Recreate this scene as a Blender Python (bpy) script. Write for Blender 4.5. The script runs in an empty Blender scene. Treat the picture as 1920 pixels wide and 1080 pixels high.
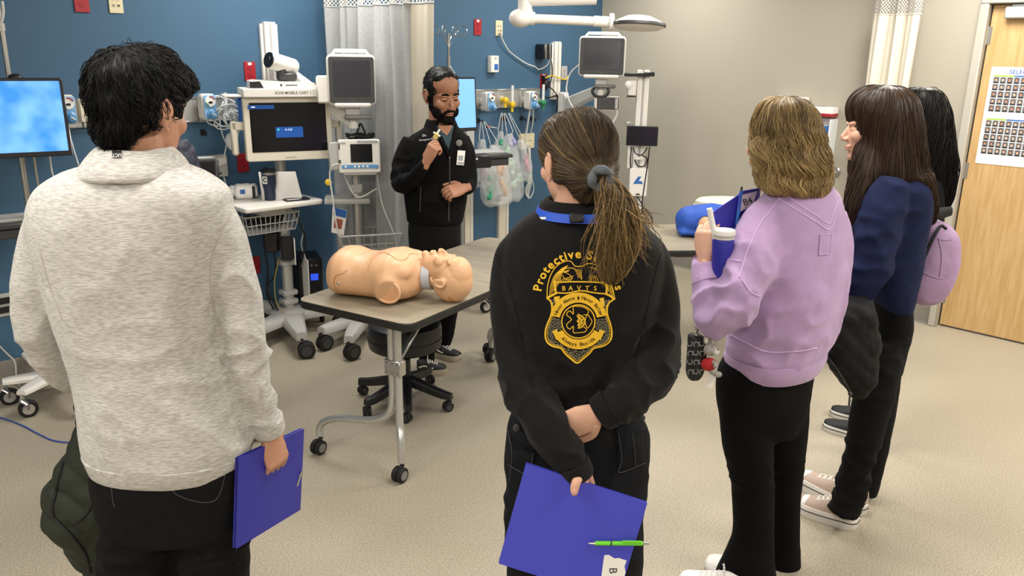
import bpy, bmesh, math, random
import numpy as np
from mathutils import Vector, Matrix, Euler, noise
from mathutils.bvhtree import BVHTree
random.seed(7); RNG = np.random.default_rng(7)
SC = bpy.context.scene
COL = SC.collection
R_ = math.radians
# ------------------------------------------------------------------ camera
F_PX, PITCH, ROLL, CAM_H = 1520.0, R_(16.2), R_(0.95), 1.78
_fw = Vector((0, math.cos(PITCH), -math.sin(PITCH)))
_u0 = Vector((0, math.sin(PITCH), math.cos(PITCH))); _r0 = Vector((1, 0, 0))
_R = _r0*math.cos(ROLL) + _u0*math.sin(ROLL)
_U = _u0*math.cos(ROLL) - _r0*math.sin(ROLL)
CAM = Vector((0, 0, CAM_H))
cam_data = bpy.data.cameras.new('camera'); cam = bpy.data.objects.new('camera', cam_data); COL.objects.link(cam)
cam_data.sensor_width = 36; cam_data.lens = F_PX*36/1920; cam_data.clip_start = .05
_m = Matrix((_R, _U, -_fw)).transposed().to_4x4(); _m.translation = CAM
cam.matrix_world = _m
SC.camera = cam
# ------------------------------------------------------------------ world, exposure
w = bpy.data.worlds.new('world'); SC.world = w; w.use_nodes = True
w.node_tree.nodes['Background'].inputs[0].default_value = (.9, .93, 1, 1)
w.node_tree.nodes['Background'].inputs[1].default_value = .25
SC.view_settings.view_transform = 'Standard'; SC.view_settings.look = 'None'
SC.view_settings.gamma = 1; SC.view_settings.exposure = 0.0; SC.view_settings.use_curve_mapping = False
# ------------------------------------------------------------------ room frame: blue wall runs along A, grey wall along B
YAW = R_(44.6)
A = Vector((math.cos(YAW), math.sin(YAW), 0)); B = Vector((math.sin(YAW), -math.cos(YAW), 0))
P0 = Vector((-2.648, 4.248, 0)); G0 = Vector((2.97, 5.37, 0))
RZ_BLUE, RZ_GREY = YAW, YAW - math.pi/2
_t = (G0 - P0).dot(A); CORNER = P0 + A*_t
CEIL = 2.74
def room(a, b, z=0): return CORNER - A*a + B*b + Vector((0, 0, z))   # a: away from grey wall, b: away from blue wall
LIGHT_SPOTS = [(.95, .95, .72), (3.2, .85, .95), (1.0, 3.3, 1.15), (3.3, 3.3, 1), (5.6, 3.1, .6), (3.3, 5.6, 1), (6.8, 5.6, 1.4), (1.0, 5.7, 1.6), (7.6, 3.0, 1)]  # last spot is an added lamp, lighting people's backs from the camera side
LIGHTS = [(a, b) for a, b, _ in LIGHT_SPOTS]
LIGHT_POWER = 46
for a, b, k in LIGHT_SPOTS:
    ld = bpy.data.lights.new('ceiling_lamp', 'AREA'); ld.shape = 'RECTANGLE'; ld.size = 1.1; ld.size_y = .5
    ld.energy = LIGHT_POWER*k; ld.color = (1, .962, .90)
    lo = bpy.data.objects.new('ceiling_lamp', ld); COL.objects.link(lo)
    lo.location = room(a, b, CEIL-.03); lo.rotation_euler = (0, 0, YAW)
# ------------------------------------------------------------------ pixel helpers (1920x1080 frame of the photograph -> points in the room)
def ray(x, y): return _R*((x-960)/F_PX) + _U*((540-y)/F_PX) + _fw
def at(x, y, Y):
    d = ray(x, y); return CAM + d*(Y/d.y)
def onz(x, y, z=0):
    d = ray(x, y); return CAM + d*((z-CAM_H)/d.z)
def wall(x, y, p, d):
    n = Vector((-d.y, d.x, 0)); r = ray(x, y); return CAM + r*((p-CAM).dot(n)/r.dot(n))
def bw(x, y, off=0): return wall(x, y, P0 + B*off, A)
def gw(x, y, off=0): return wall(x, y, G0 - A*off, B)
def m_px(p, Y=None):                       # metres per photo pixel at a point
    return (Vector(p)-CAM).dot(_fw)/F_PX
# ------------------------------------------------------------------ mesh helpers
V = Vector
class M:
    """collects geometry for one mesh object"""
    def __init__(s): s.v = []; s.f = []; s.tone = []; s.uselast = 0
    def add(s, vs, fs, tone=0.5):
        o = len(s.v); s.v.extend([tuple(p) for p in vs]); s.f.extend([tuple(i+o for i in f) for f in fs]); s.tone.extend([tone]*len(vs)); return s
    def box(s, c, size, b=0.0, rot=None):
        hx, hy, hz = [k/2 for k in size]; b = min(b, .95*min(hx, hy, hz)); vs = []; fs = []
        rm = rot.to_matrix() if isinstance(rot, Euler) else rot
        def T(p):
            p = V(p); p = rm @ p if rm is not None else p; return p + V(c)
        if b <= 0:
            for i in range(8): vs.append(T((hx*(1 if i & 1 else -1), hy*(1 if i & 2 else -1), hz*(1 if i & 4 else -1))))
            return s.add(vs, [(0,2,3,1),(4,5,7,6),(0,1,5,4),(2,6,7,3),(0,4,6,2),(1,3,7,5)])
        ix = {}
        for i in range(8):
            sx, sy, sz = (1 if i & 1 else -1), (1 if i & 2 else -1), (1 if i & 4 else -1)
            for k in range(3):
                q = [sx*(hx-b), sy*(hy-b), sz*(hz-b)]; q[k] = [sx*hx, sy*hy, sz*hz][k]
                ix[i, k] = len(vs); vs.append(T(q))
        for k, (a1, a2) in enumerate(((2, 4), (1, 4), (1, 2))):
            for sgn in (0, 1):
                base = (1 << k)*sgn
                q = [ix[base, k], ix[base+a1, k], ix[base+a1+a2, k], ix[base+a2, k]]
                fs.append(q)
        for k in range(3):
            a1, a2 = [1 << j for j in range(3) if j != k]; k1, k2 = [j for j in range(3) if j != k]
            for m in range(4):
                base = (a1 if m & 1 else 0) + (a2 if m & 2 else 0); e = 1 << k
                fs.append([ix[base, k1], ix[base, k2], ix[base+e, k2], ix[base+e, k1]])
        for i in range(8): fs.append([ix[i, 0], ix[i, 1], ix[i, 2]])
        return s.add(vs, fs)
    def tube(s, pts, r, n=10, caps=True, flat=1.0, up=None, tone=.5):
        pts = [V(p) for p in pts]; k = len(pts)
        rs = list(r) if hasattr(r, '__len__') else [r]*k
        vs = []; fs = []; ref = None
        for i, p in enumerate(pts):
            t = (pts[min(i+1, k-1)] - pts[max(i-1, 0)])
            t = t.normalized() if t.length > 1e-9 else V((0, 0, 1))
            if ref is None:
                a = V(up) if up is not None else (V((0, 0, 1)) if abs(t.z) < .9 else V((0, 1, 0)))
            else: a = ref
            x = a - t*a.dot(t)
            x = x.normalized() if x.length > 1e-6 else t.orthogonal().normalized()
            y = t.cross(x); ref = x
            for j in range(n):
                an = 2*math.pi*j/n; vs.append(p + x*(math.cos(an)*rs[i]) + y*(math.sin(an)*rs[i]*flat))
        for i in range(k-1):
            for j in range(n): fs.append((i*n+j, i*n+(j+1) % n, (i+1)*n+(j+1) % n, (i+1)*n+j))
        if caps: fs.append(tuple(reversed(range(n)))); fs.append(tuple((k-1)*n+j for j in range(n)))
        return s.add(vs, fs, tone)
    def cyl(s, a, b, r, r2=None, n=20): return s.tube([a, b], [r, r if r2 is None else r2], n)
    def lathe(s, prof, c=(0, 0, 0), n=28, axis='z', rot=None):
        vs = []; fs = []; k = len(prof); rm = rot.to_matrix() if isinstance(rot, Euler) else rot
        for r, h in prof:
            for j in range(n):
                an = 2*math.pi*j/n; p = (r*math.cos(an), r*math.sin(an), h)
                if axis == 'x': p = (p[2], p[0], p[1])
                if axis == 'y': p = (p[0], p[2], p[1])
                p = V(p); p = rm @ p if rm is not None else p
                vs.append(p + V(c))
        for i in range(k-1):
            for j in range(n): fs.append((i*n+j, i*n+(j+1) % n, (i+1)*n+(j+1) % n, (i+1)*n+j))
        fs.append(tuple(reversed(range(n)))); fs.append(tuple((k-1)*n+j for j in range(n)))
        return s.add(vs, fs)
    def ell(s, c, r, n=20, m=12, rot=None):
        vs = []; fs = []; rm = rot.to_matrix() if isinstance(rot, Euler) else rot; c = V(c)
        for i in range(1, m):
            ph = math.pi*i/m
            for j in range(n):
                an = 2*math.pi*j/n; p = V((r[0]*math.sin(ph)*math.cos(an), r[1]*math.sin(ph)*math.sin(an), r[2]*math.cos(ph)))
                vs.append(c + (rm @ p if rm is not None else p))
        for e in (r[2], -r[2]):
            p = V((0, 0, e)); vs.append(c + (rm @ p if rm is not None else p))
        for i in range(m-2):
            for j in range(n): fs.append((i*n+j, (i+1)*n+j, (i+1)*n+(j+1) % n, i*n+(j+1) % n))
        t, b = len(vs)-2, len(vs)-1
        for j in range(n): fs.append((t, j, (j+1) % n)); fs.append((b, (m-2)*n+(j+1) % n, (m-2)*n+j))
        return s.add(vs, fs)
    def prism(s, poly, y0, y1, ch=0.0, T=None):
        """2-D outline (x, z) extruded along y from y0 (front) to y1; ch chamfers both rims"""
        k = len(poly); T = T or (lambda p: p)
        cx = sum(p[0] for p in poly)/k; cz = sum(p[1] for p in poly)/k
        def ins(p):
            d = math.hypot(p[0]-cx, p[1]-cz) or 1; q = 1-ch/d; return (cx+(p[0]-cx)*q, cz+(p[1]-cz)*q)
        sg = 1 if y1 > y0 else -1
        L = [(ins, y0), (lambda p: p, y0+sg*ch), (lambda p: p, y1-sg*ch), (ins, y1)] if ch > 0 else [(lambda p: p, y0), (lambda p: p, y1)]
        vs = [T(V((fn(p)[0], y, fn(p)[1]))) for fn, y in L for p in poly]; fs = []
        for i in range(len(L)-1):
            for j in range(k): fs.append((i*k+j, i*k+(j+1) % k, (i+1)*k+(j+1) % k, (i+1)*k+j))
        fs.append(tuple(reversed(range(k)))); fs.append(tuple((len(L)-1)*k+j for j in range(k)))
        return s.add(vs, fs)
    def loft(s, rings, caps=True):
        n = len(rings[0]); vs = [p for r in rings for p in r]; fs = []
        for i in range(len(rings)-1):
            for j in range(n): fs.append((i*n+j, i*n+(j+1) % n, (i+1)*n+(j+1) % n, (i+1)*n+j))
        if caps: fs.append(tuple(reversed(range(n)))); fs.append(tuple((len(rings)-1)*n+j for j in range(n)))
        return s.add(vs, fs)
    def xf(s, mat):
        s.v = [tuple(mat @ V(p)) for p in s.v]; return s
    def join(s, o):
        k = len(s.v); s.v += o.v; s.f += [tuple(i+k for i in f) for f in o.f]; s.tone += o.tone; return s
    def mesh(s, name, sharp=38, tone=False, fix=True):
        me = bpy.data.meshes.new(name); me.from_pydata(s.v, [], s.f); me.update()
        if fix:
            bm = bmesh.new(); bm.from_mesh(me); bmesh.ops.recalc_face_normals(bm, faces=bm.faces); bm.to_mesh(me); bm.free()
        me.polygons.foreach_set('use_smooth', [True]*len(me.polygons))
        if sharp: me.set_sharp_from_angle(angle=R_(sharp))
        if tone:
            at_ = me.attributes.new('tone', 'FLOAT', 'POINT'); at_.data.foreach_set('value', s.tone)
        return me
def rrect(w, h, r, n=5, cx=0, cz=0):
    out = []; r = min(r, w/2-1e-5, h/2-1e-5)
    for k, (sx, sz) in enumerate(((1, 1), (-1, 1), (-1, -1), (1, -1))):
        for i in range(n+1):
            a = math.pi/2*(k + i/n); out.append((cx + sx*(w/2-r) + r*math.cos(a), cz + sz*(h/2-r) + r*math.sin(a)))
    return out
def spline(pts, k=6):
    """Catmull-Rom through 3-D points (also carries radii when given as 4-tuples)"""
    P = [np.array(tuple(p), float) for p in pts]; out = []
    for i in range(len(P)-1):
        p0 = P[i-1] if i else 2*P[0]-P[1]; p1, p2 = P[i], P[i+1]; p3 = P[i+2] if i+2 < len(P) else 2*P[-1]-P[-2]
        for j in range(k):
            t = j/k; out.append(.5*((2*p1)+(-p0+p2)*t+(2*p0-5*p1+4*p2-p3)*t*t+(-p0+3*p1-3*p2+p3)*t**3))
    out.append(P[-1]); return out
def wire(m, pts, r, n=6, k=6): return m.tube([V(p) for p in spline(pts, k)], r, n)
def obj(name, m, mat, parent=None, sharp=38, tone=False, fix=True):
    me = m.mesh(name, sharp, tone, fix) if isinstance(m, M) else m
    o = bpy.data.objects.new(name, me); COL.objects.link(o)
    if mat is not None and not me.materials: me.materials.append(MAT[mat] if isinstance(mat, str) else mat)
    if parent is not None: o.parent = parent
    return o
def tag(o, label=None, cat=None, group=None, kind=None):
    if label: o['label'] = label
    if cat: o['category'] = cat
    if group: o['group'] = group
    if kind: o['kind'] = kind
    return o
def thing(name, label, cat, loc=(0, 0, 0), rz=0, group=None):
    o = bpy.data.objects.new(name, None); COL.objects.link(o); o.empty_display_size = .05
    o.location = loc; o.rotation_euler = (0, 0, rz); return tag(o, label, cat, group)
def copy_tree(o, parent=None):
    c = o.copy(); COL.objects.link(c); c.parent = parent
    for ch in list(o.children): copy_tree(ch, c)
    return c
def text_mesh(s, size, align='CENTER', bold=0.0, space=1.0):
    """flat lettering from the built-in font, in the x-z plane, facing -y"""
    cu = bpy.data.curves.new('lettering', 'FONT'); cu.body = s; cu.size = size; cu.align_x = align; cu.align_y = 'CENTER'
    cu.offset = bold; cu.space_character = space; cu.resolution_u = 3
    o = bpy.data.objects.new('lettering', cu); COL.objects.link(o)
    dg = bpy.context.evaluated_depsgraph_get(); me = bpy.data.meshes.new_from_object(o.evaluated_get(dg))
    bpy.data.objects.remove(o); bpy.data.curves.remove(cu)
    m = M(); m.add([(v.co.x, 0, v.co.y) for v in me.vertices], [tuple(p.vertices) for p in me.polygons]); bpy.data.meshes.remove(me)
    return m
def evalmesh(me, mods):
    o = bpy.data.objects.new('tmp', me); COL.objects.link(o)
    for typ, kw in mods:
        md = o.modifiers.new(typ, typ)
        for k, v in kw.items(): setattr(md, k, v)
    dg = bpy.context.evaluated_depsgraph_get(); out = bpy.data.meshes.new_from_object(o.evaluated_get(dg))
    bpy.data.objects.remove(o); return out
def fuse(m, voxel, smooth=4, factor=.5):
    """one continuous surface out of overlapping shapes"""
    me = m.mesh('fuse', 0) if isinstance(m, M) else m
    out = evalmesh(me, [('REMESH', dict(mode='VOXEL', voxel_size=voxel, use_smooth_shade=True)), ('SMOOTH', dict(factor=factor, iterations=smooth))])
    bpy.data.meshes.remove(me); return out
def displace(me, fn):
    n = len(me.vertices); co = np.empty(n*3); me.vertices.foreach_get('co', co); co = co.reshape(-1, 3)
    no = np.empty(n*3); me.vertex_normals.foreach_get('vector', no); no = no.reshape(-1, 3)
    d = np.array([fn(V(c)) for c in co]); co += no*d[:, None]
    me.vertices.foreach_set('co', co.ravel()); me.update(); return me
def mesh_to_M(me):
    m = M(); m.add([v.co[:] for v in me.vertices], [tuple(p.vertices) for p in me.polygons]); return m
# ------------------------------------------------------------------ materials
MAT = {}
def lin(h):
    if isinstance(h, str): h = tuple(int(h[i:i+2], 16)/255 for i in (0, 2, 4))
    return tuple(c/12.92 if c <= .04045 else ((c+.055)/1.055)**2.4 for c in h)
def mat(name, col, rough=.5, metal=0, spec=.5, var=0.0, vscale=30, bump=0.0, bscale=200, stretch=(1, 1, 1), emit=0, alpha=1, trans=0, col2=None, coat=0, sheen=0, detail=4, lo=.35, hi=.65):
    m = bpy.data.materials.new(name); m.use_nodes = True; nt = m.node_tree; b = nt.nodes['Principled BSDF']
    c = lin(col); b.inputs['Base Color'].default_value = (*c, 1); b.inputs['Roughness'].default_value = rough; b.inputs['Metallic'].default_value = metal
    b.inputs['Specular IOR Level'].default_value = spec; b.inputs['Alpha'].default_value = alpha; b.inputs['Transmission Weight'].default_value = trans
    b.inputs['Coat Weight'].default_value = coat; b.inputs['Sheen Weight'].default_value = sheen
    if emit: b.inputs['Emission Color'].default_value = (*c, 1); b.inputs['Emission Strength'].default_value = emit
    if var or bump:
        tc = nt.nodes.new('ShaderNodeTexCoord'); mp = nt.nodes.new('ShaderNodeMapping'); mp.inputs['Scale'].default_value = stretch
        nt.links.new(tc.outputs['Object'], mp.inputs[0])
    if var:
        nz = nt.nodes.new('ShaderNodeTexNoise'); nz.inputs['Scale'].default_value = vscale; nz.inputs['Detail'].default_value = detail; nt.links.new(mp.outputs[0], nz.inputs['Vector'])
        rp = nt.nodes.new('ShaderNodeValToRGB'); rp.color_ramp.elements[0].position = lo; rp.color_ramp.elements[1].position = hi
        c2 = lin(col2) if col2 else tuple(min(1, k*(1+var)) for k in c); c1 = c if col2 else tuple(k*(1-var) for k in c)
        rp.color_ramp.elements[0].color = (*c1, 1); rp.color_ramp.elements[1].color = (*c2, 1)
        nt.links.new(nz.outputs['Fac'], rp.inputs[0]); nt.links.new(rp.outputs[0], b.inputs['Base Color'])
    if bump:
        n2 = nt.nodes.new('ShaderNodeTexNoise'); n2.inputs['Scale'].default_value = bscale; n2.inputs['Detail'].default_value = 3; nt.links.new(mp.outputs[0], n2.inputs['Vector'])
        bp = nt.nodes.new('ShaderNodeBump'); bp.inputs['Strength'].default_value = bump; bp.inputs['Distance'].default_value = .004; nt.links.new(n2.outputs['Fac'], bp.inputs['Height']); nt.links.new(bp.outputs[0], b.inputs['Normal'])
    MAT[name] = m; return m
def hair_mat(name, dark, light, rough=.5, spec=.35):
    m = bpy.data.materials.new(name); m.use_nodes = True; nt = m.node_tree; b = nt.nodes['Principled BSDF']
    a_ = nt.nodes.new('ShaderNodeAttribute'); a_.attribute_name = 'tone'
    rp = nt.nodes.new('ShaderNodeValToRGB'); rp.color_ramp.elements[0].color = (*lin(dark), 1); rp.color_ramp.elements[1].color = (*lin(light), 1)
    nt.links.new(a_.outputs['Fac'], rp.inputs[0]); nt.links.new(rp.outputs[0], b.inputs['Base Color'])
    b.inputs['Roughness'].default_value = rough; b.inputs['Specular IOR Level'].default_value = spec
    MAT[name] = m; return m
# ------------------------------------------------------------------ material library
mat('blue_paint', '41627e', .55, spec=.35, bump=.05, bscale=350)
mat('grey_paint', 'aca698', .6, spec=.3, bump=.05, bscale=350)
mat('ceiling_white', 'e6e3dc', .8, bump=.2, bscale=90)
mat('cove_grey', '7b766c', .6, var=.12, vscale=120)
mat('wood', 'c9a878', .38, var=1, col2='ba9763', vscale=9, stretch=(6, 6, .5), detail=6, spec=.4)
mat('frame_grey', 'b0aca2', .45)
mat('steel', 'b9b9b7', .3, metal=.9); mat('brushed', 'c8c8c6', .38, metal=.75); mat('chrome', 'd8d8d8', .12, metal=1)
mat('white_plastic', 'e4e1da', .4); mat('white_enamel', 'e9e6e0', .3); mat('cream_plastic', 'd9d3c2', .45); mat('ivory', 'd9cfae', .45)
mat('grey_plastic', 'b4b3b0', .45); mat('mid_grey', '7e7d7b', .45); mat('dark_grey', '3a3a3c', .45); mat('black_plastic', '17171a', .4); mat('black_rubber', '101012', .7)
mat('red_plastic', 'a3202a', .4); mat('blue_panel', '7fb0d8', .35); mat('blue_knob', '5d97c8', .3); mat('yellow', 'e3bf2a', .4); mat('green', '2f8a5a', .4); mat('lime', '9ac63c', .4)
mat('screen_off', '1c1d20', .12, spec=.5); mat('screen_grey', '33343a', .2)
mat('screen_blue', '2f7fd0', .3, emit=1.0, var=1, col2='a0dcff', vscale=7, detail=2)
mat('screen_pale', '6ea6ee', .3, emit=.9)
mat('screen_dark', '07080d', .15, emit=.2)
mat('dialog_blue', '124a94', .3, emit=.4); mat('dialog_text', 'e8f0ff', .3, emit=.8); mat('teal_icon', '38b8b8', .3, emit=.5)
mat('print_white', 'eeece8', .6); mat('print_black', '15151a', .6); mat('print_blue', '2a64b4', .6); mat('print_grey', '9aa0a6', .6); mat('lettering_white', 'd8d8d8', .6)
mat('tube_clear', 'dfe3e4', .2, spec=.6); mat('tube_white', 'd6d5d0', .4)
mat('curtain_grey', 'a4a6a7', .8, var=.06, vscale=60, bump=.1, bscale=500); mat('curtain_cream', 'b5ae9f', .8, bump=.1, bscale=400); mat('curtain_white', 'ddd6c6', .8)
mat('laminate', '9b917e', .4, var=1, col2='8a8170', vscale=5, stretch=(1, 5, 1), detail=7, spec=.4); mat('edge_black', '1a1a1b', .5)
mat('manikin_skin', 'd6a982', .45, spec=.4, var=.05, vscale=8); mat('manikin_line', 'b27a4e', .6); mat('collar_grey', 'b9bdc4', .4)
def floor_mat():
    m = bpy.data.materials.new('floor_vinyl'); m.use_nodes = True; nt = m.node_tree; b = nt.nodes['Principled BSDF']; L = nt.links.new
    tc = nt.nodes.new('ShaderNodeTexCoord')
    n1 = nt.nodes.new('ShaderNodeTexNoise'); n1.inputs['Scale'].default_value = 170; n1.inputs['Detail'].default_value = 3; L(tc.outputs['Object'], n1.inputs['Vector'])
    r1 = nt.nodes.new('ShaderNodeValToRGB'); e = r1.color_ramp.elements; e[0].position = .36; e[1].position = .62
    e[0].color = (*lin('988f7e'), 1); e[1].color = (*lin('bdb39f'), 1); L(n1.outputs['Fac'], r1.inputs[0])
    n2 = nt.nodes.new('ShaderNodeTexNoise'); n2.inputs['Scale'].default_value = .9; n2.inputs['Detail'].default_value = 4; L(tc.outputs['Object'], n2.inputs['Vector'])
    mx = nt.nodes.new('ShaderNodeMix'); mx.data_type = 'RGBA'; mx.blend_type = 'MULTIPLY'; mx.inputs[0].default_value = .25
    L(r1.outputs[0], mx.inputs[6]); L(n2.outputs['Fac'], mx.inputs[7]); L(mx.outputs[2], b.inputs['Base Color'])
    b.inputs['Roughness'].default_value = .42; b.inputs['Specular IOR Level'].default_value = .35; MAT['floor_vinyl'] = m
floor_mat()
def net_mat():
    m = bpy.data.materials.new('curtain_net'); m.use_nodes = True; nt = m.node_tree; b = nt.nodes['Principled BSDF']; L = nt.links.new
    b.inputs['Base Color'].default_value = (*lin('c9c7c0'), 1); b.inputs['Roughness'].default_value = .8
    uv = nt.nodes.new('ShaderNodeUVMap'); sx = nt.nodes.new('ShaderNodeSeparateXYZ'); L(uv.outputs[0], sx.inputs[0])
    def op(o, a, c=None):
        n = nt.nodes.new('ShaderNodeMath'); n.operation = o
        for i, q in enumerate((a, c)):
            if q is None: continue
            if isinstance(q, (int, float)): n.inputs[i].default_value = q
            else: L(q, n.inputs[i])
        return n.outputs[0]
    k = 2*math.pi/.024
    s1 = op('SINE', op('MULTIPLY', op('ADD', sx.outputs[0], sx.outputs[1]), k)); s2 = op('SINE', op('MULTIPLY', op('SUBTRACT', sx.outputs[0], sx.outputs[1]), k))
    a = op('GREATER_THAN', op('MAXIMUM', s1, s2), .55); L(a, b.inputs['Alpha']); MAT['curtain_net'] = m
net_mat()
# ------------------------------------------------------------------ the setting
def slab(name, a0, a1, b0, b1, z0, z1, mt, parent=None):
    m = M(); m.box(((a0+a1)/2, (b0+b1)/2, (z0+z1)/2), (abs(a1-a0), abs(b1-b0), z1-z0))
    o = obj(name, m, mt, parent)
    if parent is None:
        o.location = CORNER; o.rotation_euler = (0, 0, YAW); tag(o, kind='structure')
    return o
# room coordinates: +x = A, +y = -B  (so the room is x<0, y<0)
LA, LB = 8.2, 7.4
slab('floor', -LA-.2, .2, -LB-.2, .2, -.12, 0, 'floor_vinyl')
slab('ceiling', -LA-.2, .2, -LB-.2, .2, CEIL, CEIL+.1, 'ceiling_white')
slab('wall_left', -LA-.2, .2, 0, .15, 0, CEIL, 'blue_paint')
_d0 = (G0-CORNER).dot(B); DW = .915; DH = 2.118
wr = M()
wr.box((.075, -_d0/2, CEIL/2), (.15, _d0, CEIL)); wr.box((.075, -_d0-DW/2, (CEIL+DH)/2), (.15, DW, CEIL-DH)); wr.box((.075, -(LB+_d0+DW)/2, CEIL/2), (.15, LB-_d0-DW, CEIL))
o = obj('wall_right', wr, 'grey_paint'); o.location = CORNER; o.rotation_euler = (0, 0, YAW); tag(o, kind='structure')
slab('wall_back', -LA-.2, .2, -LB-.15, -LB, 0, CEIL, 'grey_paint')
slab('wall_far', -LA-.15, -LA, -LB, 0, 0, CEIL, 'grey_paint')
def cove(name, pts):
    m = M()
    for p, q in pts:
        d = (V(q)-V(p)).normalized(); n = V((d.y, -d.x, 0))
        if n.dot(V((-LA/2, -LB/2, 0))-V(p)) < 0: n = -n
        prof = [(0, 0), (.03, 0), (.016, .006), (.010, .018), (.008, .112), (.004, .12), (0, .12)]
        rings = [[V(e) + n*a + V((0, 0, z)) for a, z in prof] for e in (p, q)]; m.loft(rings)
    o = obj(name, m, 'cove_grey'); o.location = CORNER; o.rotation_euler = (0, 0, YAW); return tag(o, kind='structure')
cove('baseboard_left', [((-LA, -.001, 0), (-.03, -.001, 0))])
cove('baseboard_right', [((-.001, -.0, 0), (-.001, -_d0+.055, 0)), ((-.001, -_d0-DW-.055, 0), (-.001, -LB, 0))])
# wooden door in its metal frame, on the grey wall
dr = thing('door_1', None, None, G0, RZ_GREY); tag(dr, kind='structure')
m = M(); m.box((DW/2+.003, .03, DH/2+.004), (DW-.008, .044, DH-.014), .003); obj('leaf', m, 'wood', dr)
m = M()
m.box((-.026, -.004, DH/2), (.052, .10, DH), .006); m.box((DW+.026, -.004, DH/2), (.052, .10, DH), .006); m.box((DW/2, -.004, DH+.026), (DW+.104, .10, .052), .006)
obj('door_frame', m, 'frame_grey', dr)
for zc in (1.93, 1.08, .22):
    m = M(); m.cyl((0, -.012+.018, zc-.055), (0, -.012+.018, zc+.055), .0075, n=12); m.box((-.012, .006, zc), (.022, .006, .105)); m.box((.013, .008, zc), (.022, .005, .105)); obj('hinge', m, 'steel', dr)
m = M(); m.box((.26, -.022, DH-.055), (.34, .055, .07), .008); obj('closer_body', m, 'grey_plastic', dr)
m = M(); m.box((.30, -.05, DH-.012), (.36, .016, .014), .003, Euler((0, 0, R_(-8)))); obj('closer_arm', m, 'steel', dr)
m = M(); m.cyl((DW-.07, .01, 1.0), (DW-.07, -.05, 1.0), .012); m.box((DW-.125, -.052, 1.0), (.12, .016, .02), .005); m.cyl((DW-.07, .01, 1.0), (DW-.07, -.002, 1.0), .028); obj('handle', m, 'steel', dr)
# poster of rows of small portraits taped to the door
def poster():
    tl = gw(1860, 125, -.008); W_, H_ = .62, .607
    t = thing('portrait_poster', 'white poster printed with two grids of small portraits, taped on the wooden door', 'poster', (tl.x, tl.y, tl.z), RZ_GREY)
    t.location = V((tl.x, tl.y, 0)) - A*.002 + V((0, 0, tl.z-H_))
    m = M(); m.box((W_/2, 0, H_/2), (W_, .0015, H_)); obj('sheet', m, 'print_white', t)
    tx = text_mesh('SELECT', .036, 'LEFT', .0006, 1.05); tx.xf(Matrix.Translation((.105, -.0012, H_-.03))); obj('title_lettering', tx, 'print_blue', t, fix=False)
    bar = {'lime': M(), 'print_blue': M()}; pw, ph, gx, gy = .0335, .0385, .0385, .0435
    mat('portrait_bg', '6f7076', .6); mat('portrait_hair', '1d1614', .6); mat('portrait_suit', '22252e', .6)
    for i, c in enumerate(('d8a488', 'b98468', 'e3b79c')): mat('portrait_skin%d' % i, c, .6)
    def ov(cx, cz, rx, rz, n=10): return [(cx+rx*math.cos(2*math.pi*i/n), cz+rz*math.sin(2*math.pi*i/n)) for i in range(n)]
    protos = []
    for v in range(6):
        j = random.uniform(-.0015, .0015); polys = [([(0, 0), (pw, 0), (pw, -ph), (0, -ph)], 0), ([(.002, -ph), (pw-.002, -ph), (pw-.006, -ph+.010), (.006, -ph+.010)], -.0003), (ov(pw/2+j, -.0145, random.uniform(.0085, .0115), .012), -.0004), (ov(pw/2+j, -.0175, .0068, .0095), -.0006)]
        mm = M()
        for poly, y in polys: mm.add([(x, y, z) for x, z in poly], [tuple(range(len(poly)))])
        me = mm.mesh('portrait_print', 0, fix=False)
        for k in ('portrait_bg', 'portrait_suit', 'portrait_hair', 'portrait_skin%d' % (v % 3)): me.materials.append(MAT[k])
        for p_, f in zip(me.polygons, range(4)): p_.material_index = f
        protos.append(me)
    for g0 in (H_-.062, H_-.33):
        for c in range(15):
            x = .022 + c*gx; b_ = bar['lime' if c < 3 else 'print_blue']; b_.add([(x-.001, -.0011, g0+.012), (x+gx-.001, -.0011, g0+.012), (x+gx-.001, -.0011, g0+.003), (x-.001, -.0011, g0+.003)], [(0, 1, 2, 3)])
            for r in range(5): q = obj('portrait_print', random.choice(protos), None, t); q.location = (x, -.0012, g0-r*gy)
    for k, b_ in bar.items(): obj('header_bar', b_, k, t, fix=False)
poster()
# ceiling light fixtures around the lamps, the added one too; all out of view
def troffers():
    proto = None
    for i, (a, b) in enumerate(LIGHTS):
        if proto is None:
            t = thing('ceiling_light', 'unseen recessed rectangular fluorescent light panel in the white ceiling', 'light', group='ceiling light panels')
            m = M(); 
            for sx, sy, w_, h_ in ((0, .31, 1.24, .04), (0, -.31, 1.24, .04), (.6, 0, .04, .58), (-.6, 0, .04, .58)): m.box((sx, sy, -.012), (w_, h_, .024), .004)
            obj('frame', m, 'white_enamel', t); proto = t
            m = M(); m.box((0, 0, -.004), (1.17, .58, .006)); obj('diffuser', m, 'ceiling_white', t)
        else: t = copy_tree(proto)
        t.location = room(a, b, CEIL); t.rotation_euler = (0, 0, YAW)
troffers()
# two pale vertical wall guards low on the blue wall
for xl, xr, lab in ((864, 883, 'pale vertical wall guard strip behind the instructor'), (931, 949, 'pale vertical wall guard strip below the hanging plastic bags')):
    p, q = bw(xl, 440), bw(xr, 440); w_ = (q-p).length
    t = thing('wall_guard', lab, 'wall guard', (p+q)/2*1, RZ_BLUE); t.location.z = 0
    m = M(); m.prism([(-w_/2, .12), (w_/2, .12), (w_/2, .98), (-w_/2, .98)], -.028, 0, .004); obj('channel', m, 'cream_plastic', t)
    m = M(); m.box((w_*.30, -.032, .55), (.02, .01, .84), .003); obj('rib', m, 'white_plastic', t)
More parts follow.
